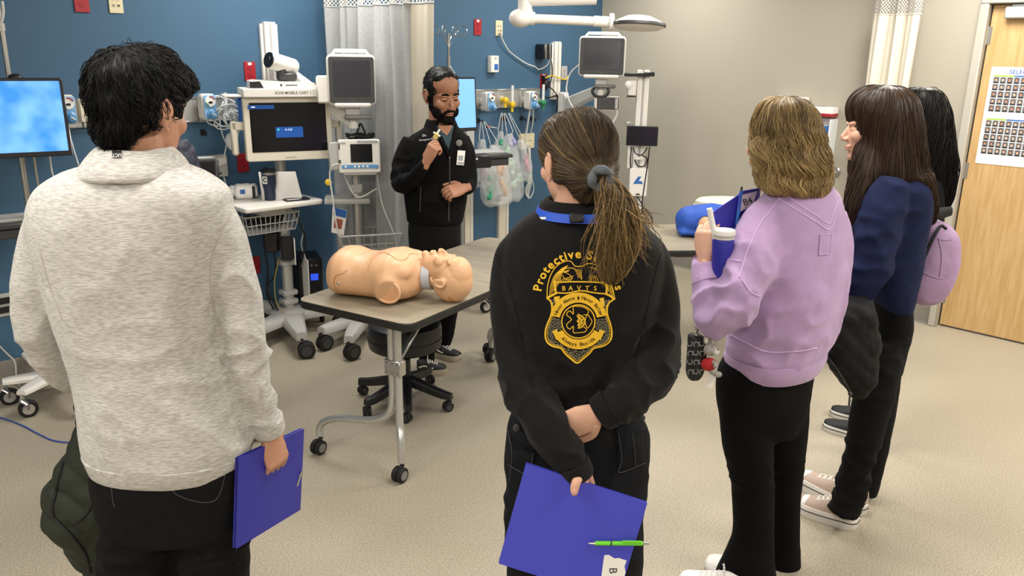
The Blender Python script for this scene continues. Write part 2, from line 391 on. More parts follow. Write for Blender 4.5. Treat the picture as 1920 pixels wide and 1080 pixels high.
# ------------------------------------------------------------------ wall plates
def wrect(xl, yt, xr, yb, f=bw):
    c = f((xl+xr)/2, (yt+yb)/2); return c, (f(xr, (yt+yb)/2)-f(xl, (yt+yb)/2)).length, abs(f((xl+xr)/2, yt).z - f((xl+xr)/2, yb).z)
def slot(m, x, z, w_=.0025, h_=.009, y=-.0105): m.box((x, y, z), (w_, .001, h_))
def duplex(c, mt, label, plugs=0, sticker=False, rz=RZ_BLUE, slots='black_plastic'):
    t = thing('outlet_plate', label, 'outlet', c, rz)
    m = M(); m.prism(rrect(.074, .117, .004, 2), -.008, 0, .0018); obj('plate', m, mt, t)
    for dz in (.0195, -.0195):
        m = M(); m.prism(rrect(.034, .029, .012, 4, 0, dz), -.010, -.007, .0006); rc = obj('receptacle', m, mt, t)
        m = M(); slot(m, -.0065, dz+.003); slot(m, .0065, dz+.003); m.cyl((0, -.0100, dz-.008), (0, -.0112, dz-.008), .0026, n=10); obj('slots', m, slots, rc)
    if sticker: m = M(); m.box((0, -.0085, .046), (.024, .001, .016)); obj('sticker', m, 'print_white', t)
    return t
def P3(p, dz=0): return V((p.x, p.y, p.z+dz))
duplex(P3(bw(154.5, 23), .0585), 'red_plastic', 'red emergency power outlet cut by the top edge, near the ivory data plate')
duplex(bw(468, 134), 'red_plastic', 'red outlet plate with white sticker beside the tall white wall track', sticker=True)
duplex(bw(895, 51), 'red_plastic', 'red outlet plate with white sticker high on the blue wall beside the ivory outlet', sticker=True)
duplex(bw(455, 305), 'red_plastic', 'red outlet plate with a plugged cable behind the rolling screen cart')
duplex(bw(477, 497), 'red_plastic', 'red outlet plate low on the blue wall behind the rolling screen cart')
duplex(bw(1018, 152), 'red_plastic', 'red outlet plate with black plugs beside the right wall track', sticker=True)
duplex(bw(1057, 137), 'grey_plastic', 'grey outlet plate with orange plug right of the wall track')
duplex(bw(1016, 262), 'red_plastic', 'red outlet plate mostly hidden behind the ponytailed student')
def dataplate(c, label, n=4):
    t = thing('data_plate', label, 'outlet', c, RZ_BLUE)
    m = M(); m.prism(rrect(.074, .117, .004, 2), -.008, 0, .0018); obj('plate', m, 'ivory', t)
    for i, (dx, dz) in enumerate(((-.013, .018), (.013, .018), (-.013, -.016), (.013, -.016))):
        m = M(); m.box((dx, -.0085, dz), (.018, .003, .022), .001); j = obj('jack', m, 'ivory', t)
        m = M(); m.box((dx, -.0102, dz-.002), (.011, .001, .010)); obj('port', m, 'black_plastic' if i == 3 else 'mid_grey', j)
    return t
dataplate(P3(bw(218.5, 25), .0585), 'ivory four-port data plate at the top edge of the blue wall')
dataplate(bw(935, 53), 'ivory data plate with a pale cable plugged in, high on the wall')
# outlet cover in the lower left
p, w_, h_ = wrect(-14, 555, 16, 592)
t = thing('outlet_box', 'grey outlet plate with black receptacles low on the blue wall at the left edge', 'outlet', bw(3, 572), RZ_BLUE)
m = M(); m.prism(rrect(.13, .125, .004, 2), -.012, 0, .002); obj('plate', m, 'grey_plastic', t)
for dz in (.025, -.025): m = M(); m.prism(rrect(.09, .034, .01, 3, 0, dz), -.02, -.01, .002); obj('receptacle', m, 'black_plastic', t)
# ------------------------------------------------------------------ headwall rails with gas outlets
def rail(name, label, segs, yt, yb):
    a = bw(segs[0][0], yt); t = thing(name, label, 'wall rail', V((a.x, a.y, 0)), RZ_BLUE)
    for i, (x0, x1) in enumerate(segs):
        p, q = bw(x0, yt), bw(x1, yt); s0 = (p-a).dot(A); s1 = (q-a).dot(A)
        m = M(); m.box(((s0+s1)/2, -.012, 1.42), (s1-s0-.004, .024, .15), .003); pl = obj('plate', m, 'brushed', t)
        for zz in (1.488, 1.352): m = M(); m.box(((s0+s1)/2, -.026, zz), (s1-s0-.004, .006, .01), .002); obj('lip', m, 'steel', pl)
    return t
RAIL_Z = 1.42
rail('medical_rail', 'long brushed metal gas outlet rail on the blue wall behind the grey-sweatshirt student', [(78, 104), (104, 146), (146, 186), (186, 260), (260, 330), (330, 366), (366, 438)], 181, 235)
rail('medical_rail', 'brushed metal gas outlet rail above the hanging plastic bags', [(878, 929), (929, 971), (971, 1009)], 174, 210)
def regulator(px, py, label, sc=1.0, hose=None):
    p = bw(px, py, .10); t = thing('suction_regulator', label, 'regulator', p, RZ_BLUE, 'suction regulators on the rails')
    m = M(); m.box((0, .0, 0), (.085*sc, .085, .15*sc), .014); m.cyl((0, .04, 0), (0, .09, 0), .022); obj('housing', m, 'white_plastic', t)
    m = M(); m.prism(rrect(.074*sc, .138*sc, .012, 3), -.046, -.04, .002); obj('front_panel', m, 'blue_panel', t)
    m = M(); m.cyl((0, -.044, .034*sc), (0, -.054, .034*sc), .031*sc, n=24); d = obj('gauge', m, 'print_white', t)
    for k, (a0, a1, c) in enumerate(((20, 100, 'red_plastic'), (100, 190, 'print_white'), (190, 250, 'green'))):
        if c == 'print_white': continue
        m = M(); pts = [(.027*sc*math.cos(R_(a0+(a1-a0)*i/8)), -.0555, .034*sc+.027*sc*math.sin(R_(a0+(a1-a0)*i/8))) for i in range(9)]; m.tube(pts, .0035*sc, 5); obj('dial_arc', m, c, d)
    m = M(); m.box((0, -.056, .028*sc), (.022*sc, .003, .011*sc)); obj('dial_mark', m, 'black_plastic', d)
    m = M(); m.lathe([(.02*sc, 0), (.03*sc, .004), (.03*sc, .012), (.024*sc, .016), (.022*sc, .035), (.016*sc, .04)], (.006, -.046, -.042*sc), 20, 'y', Matrix.Diagonal((1, -1, 1))); k_ = obj('knob', m, 'blue_knob', t)
    m = M(); m.box((.006, -.088, -.042*sc), (.03*sc, .006, .007), .002, Euler((0, R_(35), 0))); obj('pointer', m, 'print_white', k_)
    if hose:
        m = M(); wire(m, [(0, -.01, -.07*sc)] + [(x, y, z) for x, y, z in hose], .0045); obj('hose', m, 'tube_clear', t)
    return t
regulator(123, 205, 'blue and white suction regulator beside the blue-screen monitor', 1.0, [(.0, -.02, -.16), (.03, -.02, -.35), (.07, -.01, -.6), (.10, .03, -.8)])
regulator(388, 200, 'blue and white suction regulator next to the clear tubing coil', 1.0)
regulator(914, 190, 'suction regulator nearest the instructor on the rail over the bags', .98)
regulator(994, 188, 'suction regulator at the right end of the rail over the bags', .98, [(.0, .02, -.2), (.01, .05, -.35), (.02, .05, -.5)])
# slide bracket on the left rail
p = bw(160, 207, .03); t = thing('rail_bracket', 'ivory slide bracket on the metal rail beside the suction regulator', 'bracket', p, RZ_BLUE)
m = M(); m.box((0, 0, 0), (.072, .02, .125), .004); obj('back_plate', m, 'cream_plastic', t)
for dx in (-.026, .026): m = M(); m.box((dx, -.014, 0), (.012, .02, .12), .003); obj('guide', m, 'cream_plastic', t)
m = M(); m.cyl((0, -.009, .045), (0, -.013, .045), .005); m.cyl((0, -.009, -.045), (0, -.013, -.045), .005); obj('screws', m, 'steel', t)
# gas outlets on the right rail
def gas_outlet(px, py, mt, label, meter=False):
    p = bw(px, py, .026); t = thing('gas_outlet', label, 'gas outlet', p, RZ_BLUE)
    m = M(); m.box((0, .0, 0), (.045, .012, .06), .004); obj('face_plate', m, 'grey_plastic', t)
    m = M(); m.cyl((0, 0, 0), (0, -.055, 0), .02, n=18); m.lathe([(.012, 0), (.024, .003), (.024, .02), (.016, .026)], (0, -.04, 0), 18, 'y', Matrix.Diagonal((1, -1, 1))); obj('connector', m, mt, t)
    m = M(); m.cyl((0, -.045, -.012), (0, -.045, -.06), .011, n=14); obj('barb', m, mt, t)
    if meter:
        m = M(); m.cyl((.0, -.045, .02), (0, -.045, .15), .012, n=14); obj('flow_tube', m, 'tube_clear', t)
    return t
gas_outlet(897, 192, 'grey_plastic', 'grey gas outlet on the rail beside the instructor')
gas_outlet(940, 187, 'yellow', 'yellow gas outlet in the middle plate of the rail')
gas_outlet(953, 195, 'yellow', 'yellow flowmeter with upright clear tube above the bags', True)
gas_outlet(980, 190, 'grey_plastic', 'grey gas outlet between yellow flowmeter and end regulator')
gas_outlet(1011, 192, 'green', 'green flowmeter with upright clear tube at the rail end', True)
# small black clips under the rails
for px, py, lb in ((122, 260, 'small black hook on the wall below the left suction regulator'), (381, 248, 'small black hook on the wall below the regulator by the tubing coil'), (898, 226, 'small black hook on the wall nearest the instructor above the bags'), (943, 222, 'small black hook under the yellow gas outlet'), (979, 222, 'small black hook above the ivory control box, left one of two'), (998, 222, 'small black hook under the end regulator of the rail over the bags')):
    p = bw(px, py, .012); t = thing('wall_hook', lb, 'hook', p, RZ_BLUE, 'black hooks under the medical rails')
    m = M(); m.box((0, .004, 0), (.03, .012, .035), .003); obj('base', m, 'black_plastic', t)
    m = M(); wire(m, [(0, -.004, .005), (0, -.03, -.005), (0, -.04, -.02), (0, -.045, .01)], .004); obj('prong', m, 'black_plastic', t)
# tangle of clear tubing at the left rail
def tube_coil():
    p = bw(425, 215, .09); t = thing('tubing_coil', 'tangled coil of clear oxygen tubing hanging from the rail by the white screen cart', 'tubing', p, RZ_BLUE)
    m = M()
    for k in range(9):
        c = V((random.uniform(-.05, .05), random.uniform(-.03, .03), random.uniform(-.04, .05))); rx, rz = random.uniform(.04, .1), random.uniform(.05, .09); ph = random.uniform(0, 6)
        pts = [c + V((rx*math.cos(ph+a), .03*math.sin(2*a+ph), rz*math.sin(ph+a)*.9)) for a in np.linspace(0, 5.6, 12)]; wire(m, pts, .004, 6, 3)
    obj('loops', m, 'tube_clear', t)
    m = M(); wire(m, [(-.05, 0, .0), (-.045, -.01, -.1), (-.02, -.01, -.17), (.02, -.02, -.2)], .004); wire(m, [(.06, 0, -.02), (.07, .0, -.1), (.03, -.01, -.19)], .004); wire(m, [(.0, .03, -.17), (-.03, .05, -.35), (.02, .06, -.5), (.12, .05, -.56), (.17, .05, -.5)], .004); obj('loose_ends', m, 'tube_clear', t)
    m = M(); m.cyl((.0, 0, -.01), (0, 0, .13), .011, n=12); obj('flow_tube', m, 'tube_clear', t)
    m = M(); m.lathe([(.004, -.21), (.014, -.2), (.03, -.17), (.026, -.13), (.01, -.11)], (.0, -.02, 0), 14); obj('mask', m, 'tube_clear', t)
tube_coil()
# box on the wall with a sloped front
p = bw(392, 311, .0); t = thing('wall_call_box', 'pale nurse call box with a cable on the blue wall beside the student in grey', 'call box', p, RZ_BLUE)
m = M(); m.prism(rrect(.20, .135, .008, 3), -.05, 0, .006); obj('housing', m, 'grey_plastic', t)
m = M(); m.prism([(-.09, .05), (.09, .05), (.09, .018), (0, -.012), (-.09, .018)], -.054, -.049, .001); obj('flap', m, 'white_plastic', t)
m = M(); m.cyl((-.045, -.05, -.02), (-.045, -.055, -.02), .006); m.box((.045, -.051, -.045), (.02, .004, .012)); m.box((.015, -.051, -.045), (.02, .004, .012)); obj('ports', m, 'dark_grey', t)
m = M(); wire(m, [(-.045, -.055, -.045), (-.02, -.07, -.06), (.02, -.07, -.12), (.03, -.05, -.25), (.04, -.02, -.45)], .005); obj('cable', m, 'tube_white', t)
# sanitizer-like box and control box on the right
p = bw(921, 120, 0); t = thing('wall_dispenser', 'small white wall box with a blue square below the ivory data plate', 'dispenser', p, RZ_BLUE)
m = M(); m.prism(rrect(.085, .128, .006, 3), -.045, 0, .005); obj('housing', m, 'white_plastic', t)
m = M(); m.box((.012, -.046, -.022), (.038, .002, .045)); obj('blue_label', m, 'print_blue', t)
m = M(); m.cyl((.005, -.044, .045), (.005, -.048, .045), .012); obj('button', m, 'grey_plastic', t)
p = bw(985, 264, 0); t = thing('wall_control_box', 'ivory square control box on the wall right of the hanging bags', 'control box', p, RZ_BLUE)
m = M(); m.prism(rrect(.165, .125, .005, 2), -.03, 0, .004); obj('housing', m, 'ivory', t)
m = M(); m.box((-.03, -.032, .02), (.03, .006, .03), .002); m.box((.03, -.032, .02), (.03, .006, .03), .002); m.box((0, -.032, -.03), (.08, .006, .03), .002); obj('sockets', m, 'cream_plastic', t)
m = M()
for k in range(4): wire(m, [(.0+.01*k, -.03, -.05), (.03, -.04, -.2), (.02+.01*k, -.04, -.32), (-.03+.015*k, -.04, -.42-.01*k), (.02, -.045, -.49), (.07, -.045, -.42), (.05, -.04, -.33), (.0, -.04, -.3)], .004, 5, 4)
obj('coiled_cable', m, 'tube_white', t)
m = M(); wire(m, [(-.03, -.03, .06), (-.03, -.05, .15), (-.02, -.06, .27)], .004); wire(m, [(.03, -.03, .06), (.035, -.05, .15), (.035, -.05, .27)], .004); obj('supply_cables', m, 'tube_white', t)
# glove boxes and lock on the grey wall
p = gw(1545, 210, 0)
def glove_box(px, py, lab, c1, c2):
    p = gw(px, py, .06); t = thing('glove_box', lab, 'glove box', p, RZ_GREY)
    m = M(); m.box((0, 0, .012), (.25, .10, .045), .003); obj('carton', m, c1, t)
    m = M(); m.box((0, -.001, -.02), (.252, .102, .022), .003); obj('band', m, c2, t)
    m = M(); m.prism(rrect(.1, .05, .024, 5), -.0005, .0005, 0, lambda q: V((q.x, q.z, .0355+q.y))); obj('opening', m, 'print_grey', t)
glove_box(1535, 209, 'white and red glove box on the wall rack between the two girls', 'print_white', 'red_plastic')
glove_box(1481, 190, 'pale glove box on the wall rack just above the blonde head', 'print_white', 'print_grey')
p = gw(1545, 250, 0.0); t = thing('glove_rack', 'clear wall rack with a blue and white carton under the red glove box', 'rack', p, RZ_GREY)
for dx in (-.09, .09): m = M(); m.box((dx, -.06, -.02), (.008, .12, .26), .002); obj('side', m, 'tube_clear', t)
m = M(); m.box((0, -.06, -.15), (.19, .12, .008), .002); m.box((0, -.006, -.02), (.19, .008, .26), .002); obj('shelf', m, 'tube_clear', t)
m = M(); m.box((0, -.055, -.035), (.15, .09, .2), .004); cb = obj('carton', m, 'print_white', t)
m = M(); m.prism([(-.075, .064), (.075, .064), (.075, .0), (.0, .04), (-.075, .03)], -.1025, -.1005); obj('blue_swoosh', m, 'print_blue', cb)
p = gw(1568, 322, 0); t = thing('wall_lock', 'round steel lock cylinder on the grey wall', 'lock', p, RZ_GREY)
m = M(); m.lathe([(.036, 0), (.036, .012), (.028, .02), (.027, .034), (.018, .036)], (0, 0, 0), 24, 'y', Matrix.Diagonal((1, -1, 1))); obj('rose', m, 'steel', t)
m = M(); m.cyl((0, -.034, 0), (0, -.04, 0), .013); obj('cylinder', m, 'brushed', t)
# ------------------------------------------------------------------ world-space parts
def wpart(name, m, mt, t, **k):
    """a part given in room coordinates, under a thing"""
    o = obj(name, m, mt, t, **k)
    o.matrix_parent_inverse = (Matrix.Translation(t.location) @ Matrix.Rotation(t.rotation_euler.z, 4, 'Z')).inverted(); return o
def T(p, rz=0.0, rx=0.0, ry=0.0): return Matrix.Translation(V(p)) @ Matrix.Rotation(rz, 4, 'Z') @ Matrix.Rotation(rx, 4, 'X') @ Matrix.Rotation(ry, 4, 'Y')
def caster(t, p, heading, r=.05, w_=.024, mt='black_rubber', hub='dark_grey', top=None, twin=True, fork='black_plastic'):
    """p: point on the floor under the stem"""
    p = V((p.x, p.y, 0)); top = top or r*2+.03; h = V((math.cos(heading), math.sin(heading), 0)); sd = V((-h.y, h.x, 0)); c = p - h*(r*.45) + V((0, 0, r))
    m = M(); m.cyl(p+V((0, 0, r*1.5)), p+V((0, 0, top)), .009, n=10)
    pts = [c+V((0, 0, 0)), c+V((0, 0, r*.6)) + h*r*.1, p+V((0, 0, r*2.02)), p+V((0, 0, r*2.05))+h*r*.25]
    m.tube([V(q) for q in spline(pts, 3)], [r*.28]*10, 8, flat=.9)
    if not twin:
        for s in (-1, 1): m.tube([c+sd*s*(w_*.75), c+sd*s*(w_*.75)+V((0, 0, r*.7)), p+V((0, 0, r*2.1))+sd*s*w_*.3], [r*.3, r*.4, r*.45], 6, flat=.3)
    k = wpart('caster', m, fork, t)
    prof = [(r*.3, -w_/2), (r*.86, -w_/2), (r, -w_*.3), (r, w_*.3), (r*.86, w_/2), (r*.3, w_/2)]
    for s in ((-1, 1) if twin else (0,)):
        mm = M(); mm.lathe(prof, (0, 0, 0), 22, 'x'); mm.xf(T(c + sd*s*w_*.62, heading+math.pi/2)); wh = obj('wheel', mm, mt, k)
        mm = M(); mm.lathe([(r*.62, -w_*.54), (r*.62, w_*.54)], (0, 0, 0), 18, 'x'); mm.xf(T(c + sd*s*w_*.62, heading+math.pi/2)); hb = wpart('hub', mm, hub, t) if False else obj('hub', mm, hub, k)
    return k
def foot_arm(m, a, b, w0, w1, h0, h1, z0, z1, n=6):
    """a low tapering base arm from a to b with a rounded top"""
    d = (V((b.x-a.x, b.y-a.y, 0))).normalized(); s = V((-d.y, d.x, 0)); rings = []
    for i in range(n+1):
        u = i/n; e = u*u*(3-2*u); p = V((a.x+(b.x-a.x)*u, a.y+(b.y-a.y)*u, 0)); w_ = w0+(w1-w0)*u; h_ = h0+(h1-h0)*u; zc = z0+(z1-z0)*e
        if i == n: w_ *= .8
        rings.append([p + s*x*w_/2 + V((0, 0, zc+z*h_)) for x, z in ((-1, 0), (1, 0), (1, .55), (.75, .92), (.4, 1), (-.4, 1), (-.75, .92), (-1, .55))])
    m.loft(rings)
def flat_panel(t, name, M4, w_, h_, d_, bz, mt, scr, bottom=0, r=.012, inset=None):
    """display: housing with rounded corners, sunk screen and a slim bezel; M4 places its centre, -y is the front"""
    m = M(); m.prism(rrect(w_, h_, r, 4), -d_/2, d_/2, .006); m.xf(M4); hs = wpart(name, m, mt, t)
    m = M(); m.prism(rrect(w_-2*bz, h_-2*bz-bottom, .003, 2, 0, bottom/2), -d_/2-.0015, -d_/2+.004, .0005); m.xf(M4); sc = obj('screen', m, scr, hs)
    return hs, sc
# ------------------------------------------------------------------ curtains
def curtain(name, label, p, d, L, z0, zn, z1, amp, waves, split, mt1, mt2, phase=0):
    """pleated cloth hung along d from p: cloth from z0 to zn, open net from zn to z1; split = share of the length that is the second cloth"""
    t = thing(name, label, 'curtain', V((p.x, p.y, 0)), 0); d = d.normalized(); n = V((-d.y, d.x, 0)); N = 220
    def col(u, z):
        s = u*L; k = 1-.35*max(0, min(1, (z-z0)/(z1-z0)))*0
        w1 = math.sin(2*math.pi*waves*u + phase + .7*math.sin(5*u+z*.6)) ; w2 = .35*math.sin(2*math.pi*waves*2.3*u+1.3+.3*z)
        e = 1 if u < split else .25
        return p + d*(s+.012*math.sin(9*u+2*z)) + n*(amp*e*(w1+w2)*(1+.12*math.sin(3*z+9*u))) + V((0, 0, z-p.z))
    def sheet(u0, u1, za, zb, rows):
        m = M(); k = max(6, int(N*(u1-u0))); vs = []; fs = []; uv = []; acc = 0
        arc = [0]; prev = col(u0, za)
        for j in range(1, k+1):
            q = col(u0+(u1-u0)*j/k, za); arc.append(arc[-1]+(q-prev).length); prev = q
        for i in range(rows+1):
            for j in range(k+1): vs.append(col(u0+(u1-u0)*j/k, za+(zb-za)*i/rows)); uv.append((arc[j], za+(zb-za)*i/rows))
        for i in range(rows):
            for j in range(k): fs.append((i*(k+1)+j, i*(k+1)+j+1, (i+1)*(k+1)+j+1, (i+1)*(k+1)+j))
        m.add(vs, fs); me = m.mesh(name, 0, fix=False); ul = me.uv_layers.new(name='UVMap')
        for lp in me.loops: ul.data[lp.index].uv = uv[lp.vertex_index]
        return me
    wpart('cloth', sheet(0, split, z0, zn, 26), mt1, t); wpart('mesh_top', sheet(0, split, zn, z1, 8), 'curtain_net', t)
    if split < 1: wpart('end_panel', sheet(split, 1, z0, zn, 26), mt2, t); wpart('mesh_top', sheet(split, 1, zn, z1, 8), 'curtain_net', t)
    m = M(); m.tube([col(u, zn) for u in np.linspace(0, 1, 160)], .004, 5); wpart('hem', m, mt1, t)
    m = M(); m.box((L/2, 0, 0), (L+.3, .03, .03), .004); m.xf(T(p*1 - V((0, 0, p.z)) + V((0, 0, CEIL-.016)), math.atan2(d.y, d.x))); wpart('track', m, 'white_enamel', t)
    return t
p = bw(617, 200, .04); e = wall(814, 200, p, B); L1 = (V((e.x, e.y, 0))-V((p.x, p.y, 0))).length
curtain('cubicle_curtain', 'grey pleated cubicle curtain with a cream end panel behind the instructor', p, B, L1, .36, 2.04, CEIL-.04, .042, 7.0, .84, 'curtain_grey', 'curtain_cream')
p = gw(1628, 100, .14); e = gw(1722, 20, .14)
curtain('cubicle_curtain', 'bunched white curtain with mesh top on the grey wall beside the wooden door', V((p.x, p.y, 0)), B, .3, .1, 2.06, CEIL-.04, .022, 3.0, .999, 'curtain_white', 'curtain_white', 1.0)
# ------------------------------------------------------------------ wall tracks with monitor arms
def track(px, yt, yb, label):
    p, q = bw(px, yt), bw(px, yb); t = thing('wall_track', label, 'wall track', V((p.x, p.y, q.z)), RZ_BLUE); h = p.z-q.z
    m = M(); m.box((0, -.02, h/2), (.075, .04, h), .003); obj('channel', m, 'white_plastic', t)
    for dx in (-.05, .05): m = M(); m.box((dx, -.012, h/2-.006), (.018, .024, h-.012), .003); obj('side_rail', m, 'white_enamel', t)
    m = M(); m.box((0, -.0405, h/2), (.012, .003, h-.02)); obj('slot', m, 'grey_plastic', t)
    return t
track(500, 41, 200, 'tall white wall track behind the camera on the screen cart')
track(1041, 78, 186, 'white wall track with a black power brick holding the right patient monitor')
def patient_monitor(cpx, Y, w_, h_, rz, rx, label, base, joint_px):
    c = at(*cpx, Y); t = thing('patient_monitor', label, 'monitor', V((c.x, c.y, 0)), 0); t.location.z = 0
    X = T(c, rz, rx)
    m = M(); m.prism(rrect(w_+.022, h_+.03, .03, 5), -.02, .05, .012); m.prism(rrect(w_*.86, h_*.5, .02, 4, 0, h_*.32), .03, .085, .012); m.box((0, .0, -h_/2-.014), (w_*.82, .075, .03), .01); m.xf(X); wpart('housing', m, 'white_plastic', t)
    m = M(); m.prism(rrect(w_, h_, .012, 4), -.032, -.018, .003); m.xf(X); bz = wpart('bezel', m, 'dark_grey', t)
    m = M(); m.prism(rrect(w_*.82, h_*.78, .003, 2, 0, .008), -.0335, -.03, .0005); m.xf(X); obj('screen', m, 'screen_grey', bz)
    tx = text_mesh('PHILIPS', .008); tx.xf(X @ Matrix.Translation((0, -.0335, -h_/2+.011))); obj('lettering', tx, 'mid_grey', bz, fix=False)
    m = M(); m.tube([X @ V(q) for q in ((-w_*.4, .02, h_/2+.01), (-w_*.34, .02, h_/2+.036), (w_*.34, .02, h_/2+.036), (w_*.4, .02, h_/2+.01))], .011, 10); wpart('carry_handle', m, 'white_plastic', t)
    m = M(); m.box((0, .03, -h_/2-.05), (.09, .07, .06), .008); m.box((0, .03, -h_/2-.09), (.05, .05, .05), .008); m.xf(X); wpart('mount', m, 'grey_plastic', t)
    m = M(); m.box((.03, -.0, -h_/2-.085), (.17, .035, .03), .012); m.xf(X); wpart('grip_bar', m, 'mid_grey', t)
    j = X @ V((0, .04, -h_/2-.11))
    q = V(base)
    m = M(); m.cyl(q-V((0, 0, .07)), q+V((0, 0, .07)), .035); k = at(*joint_px, (q.y+j.y)/2) if joint_px else (q+j)/2
    ax = (j-q); s = V((-ax.y, ax.x, 0)).normalized()
    def beam(a, b, r0, r1):
        dd = (b-a).normalized(); u_ = s.cross(dd).normalized(); rings = []
        for i in range(9):
            e = i/8; c_ = a.lerp(b, e); r = r0+(r1-r0)*e; rr = .03
            rings.append([c_ + s*x*rr + u_*y*r for x, y in ((-1, -.8), (-.7, -1), (.7, -1), (1, -.8), (1, .8), (.7, 1), (-.7, 1), (-1, .8))])
        m.loft(rings)
    beam(q, j, .055, .038); m.cyl(j-V((0, 0, .04)), j+V((0, 0, .05)), .032); wpart('arm', m, 'white_plastic', t)
    m = M(); m.box((q + B*-.05)*1, (.05, .09, .2), .01, Matrix.Rotation(RZ_BLUE, 3, 'Z')); wpart('arm_carriage', m, 'white_plastic', t)
    return t, X
pm1, X1 = patient_monitor((659, 150), 4.95, .262, .262, R_(14), R_(-3), 'white patient monitor with a dark screen on an arm in front of the grey curtain', bw(520, 128, .10), None)
m = M(); m.box((-.16, .06, -.055), (.09, .13, .16), .01); m.xf(X1); wpart('module_rack', m, 'white_plastic', pm1)
pm2, X2 = patient_monitor((1129, 106), 6.3, .325, .262, R_(-8), R_(-3), 'white patient monitor with a dark screen on a wall arm above the ponytailed student', bw(1064, 196, .16), None)
m = M(); m.box((.05, .02, -.34), (.19, .05, .11), .012); m.xf(X2); wpart('lower_module', m, 'white_plastic', pm2)
m = M(); m.box((.06, -.006, -.34), (.165, .012, .09), .006); m.xf(X2); wpart('module_face', m, 'dark_grey', pm2)
m = M(); m.box((.125, -.014, -.34), (.022, .006, .08), .002); m.xf(X2); wpart('module_strip', m, 'grey_plastic', pm2)
m = M(); wire(m, [X2 @ V(q) for q in ((-.02, .02, -.2), (-.06, .0, -.25), (-.03, -.0, -.29), (.03, .0, -.29), (.06, .0, -.25), (.03, .02, -.2))], .012, 8); wpart('cable_hook', m, 'black_plastic', pm2)
m = M(); wire(m, [X2 @ V(q) for q in ((-.16, .02, -.05), (-.24, .05, -.13), (-.26, .05, -.26), (-.2, .02, -.38), (-.1, .0, -.42))], .006, 8); wpart('monitor_cable', m, 'tube_white', pm2)
m = M(); wire(m, [X2 @ V(q) for q in ((.13, -.0, -.38), (.13, .01, -.42), (.11, .02, -.47), (.08, .02, -.5))], .009, 8); wpart('strap', m, 'tube_white', pm2)
# black power brick beside the right track, with its cables
p = bw(1020, 97, .06); t = thing('power_brick', 'black and silver power brick mounted beside the right wall track', 'power supply', p, RZ_BLUE)
m = M(); m.box((0, 0, 0), (.10, .10, .12), .006); obj('body', m, 'black_plastic', t)
for dx in (-.03, .02): m = M(); m.box((dx, -.051, 0), (.012, .004, .118), .001); obj('fin', m, 'steel', t)
m = M(); wire(m, [(.05, 0, -.03), (.09, -.01, -.1), (.10, -.0, -.22), (.05, .02, -.32), (.0, .02, -.36)], .005); wire(m, [(.05, 0, .02), (.08, 0, .03), (.075, 0, -.02)], .005); obj('cord', m, 'black_rubber', t)
q0, q1, q2, q3 = bw(938, 64, .03), bw(957, 98, .02), bw(985, 118, .02), bw(1010, 130, .03)
t = thing('wall_cable', 'pale cable swooping from the ivory data plate to the wall track', 'cable', V((q0.x, q0.y, q0.z)), 0)
m = M(); wire(m, [q0, bw(945, 80, .03), q1, q2, bw(1003, 125, .03), q3, bw(1024, 124, .04), bw(1033, 110, .05)], .005); wpart('cord', m, 'tube_white', t)
m = M(); m.box(q0, (.014, .03, .02), .003, Matrix.Rotation(RZ_BLUE, 3, 'Z')); wpart('plug', m, 'grey_plastic', t)
q0 = bw(1021, 146, .03); t = thing('plug_cluster', 'black plugs and cords hanging from the red outlet by the right wall track', 'plug', q0, 0)
m = M(); m.box(q0, (.04, .05, .04), .006, Matrix.Rotation(RZ_BLUE, 3, 'Z')); m.box(bw(1024, 158, .04), (.06, .05, .055), .008, Matrix.Rotation(RZ_BLUE, 3, 'Z')); wpart('plug', m, 'black_plastic', t)
m = M(); wire(m, [bw(1022, 165, .04), bw(1020, 180, .03), bw(1030, 183, .04), bw(1046, 180, .05), bw(1045, 200, .05), bw(1042, 215, .04)], .006); wire(m, [bw(1026, 160, .05), bw(1040, 172, .06), bw(1048, 190, .05), bw(1046, 215, .04)], .005); wpart('cord', m, 'black_rubber', t)
m = M(); wire(m, [bw(1022, 146, .05), bw(1035, 142, .06), bw(1048, 146, .06), bw(1060, 149, .05), bw(1065, 143, .03)], .006); wpart('orange_lead', m, 'yellow', t)
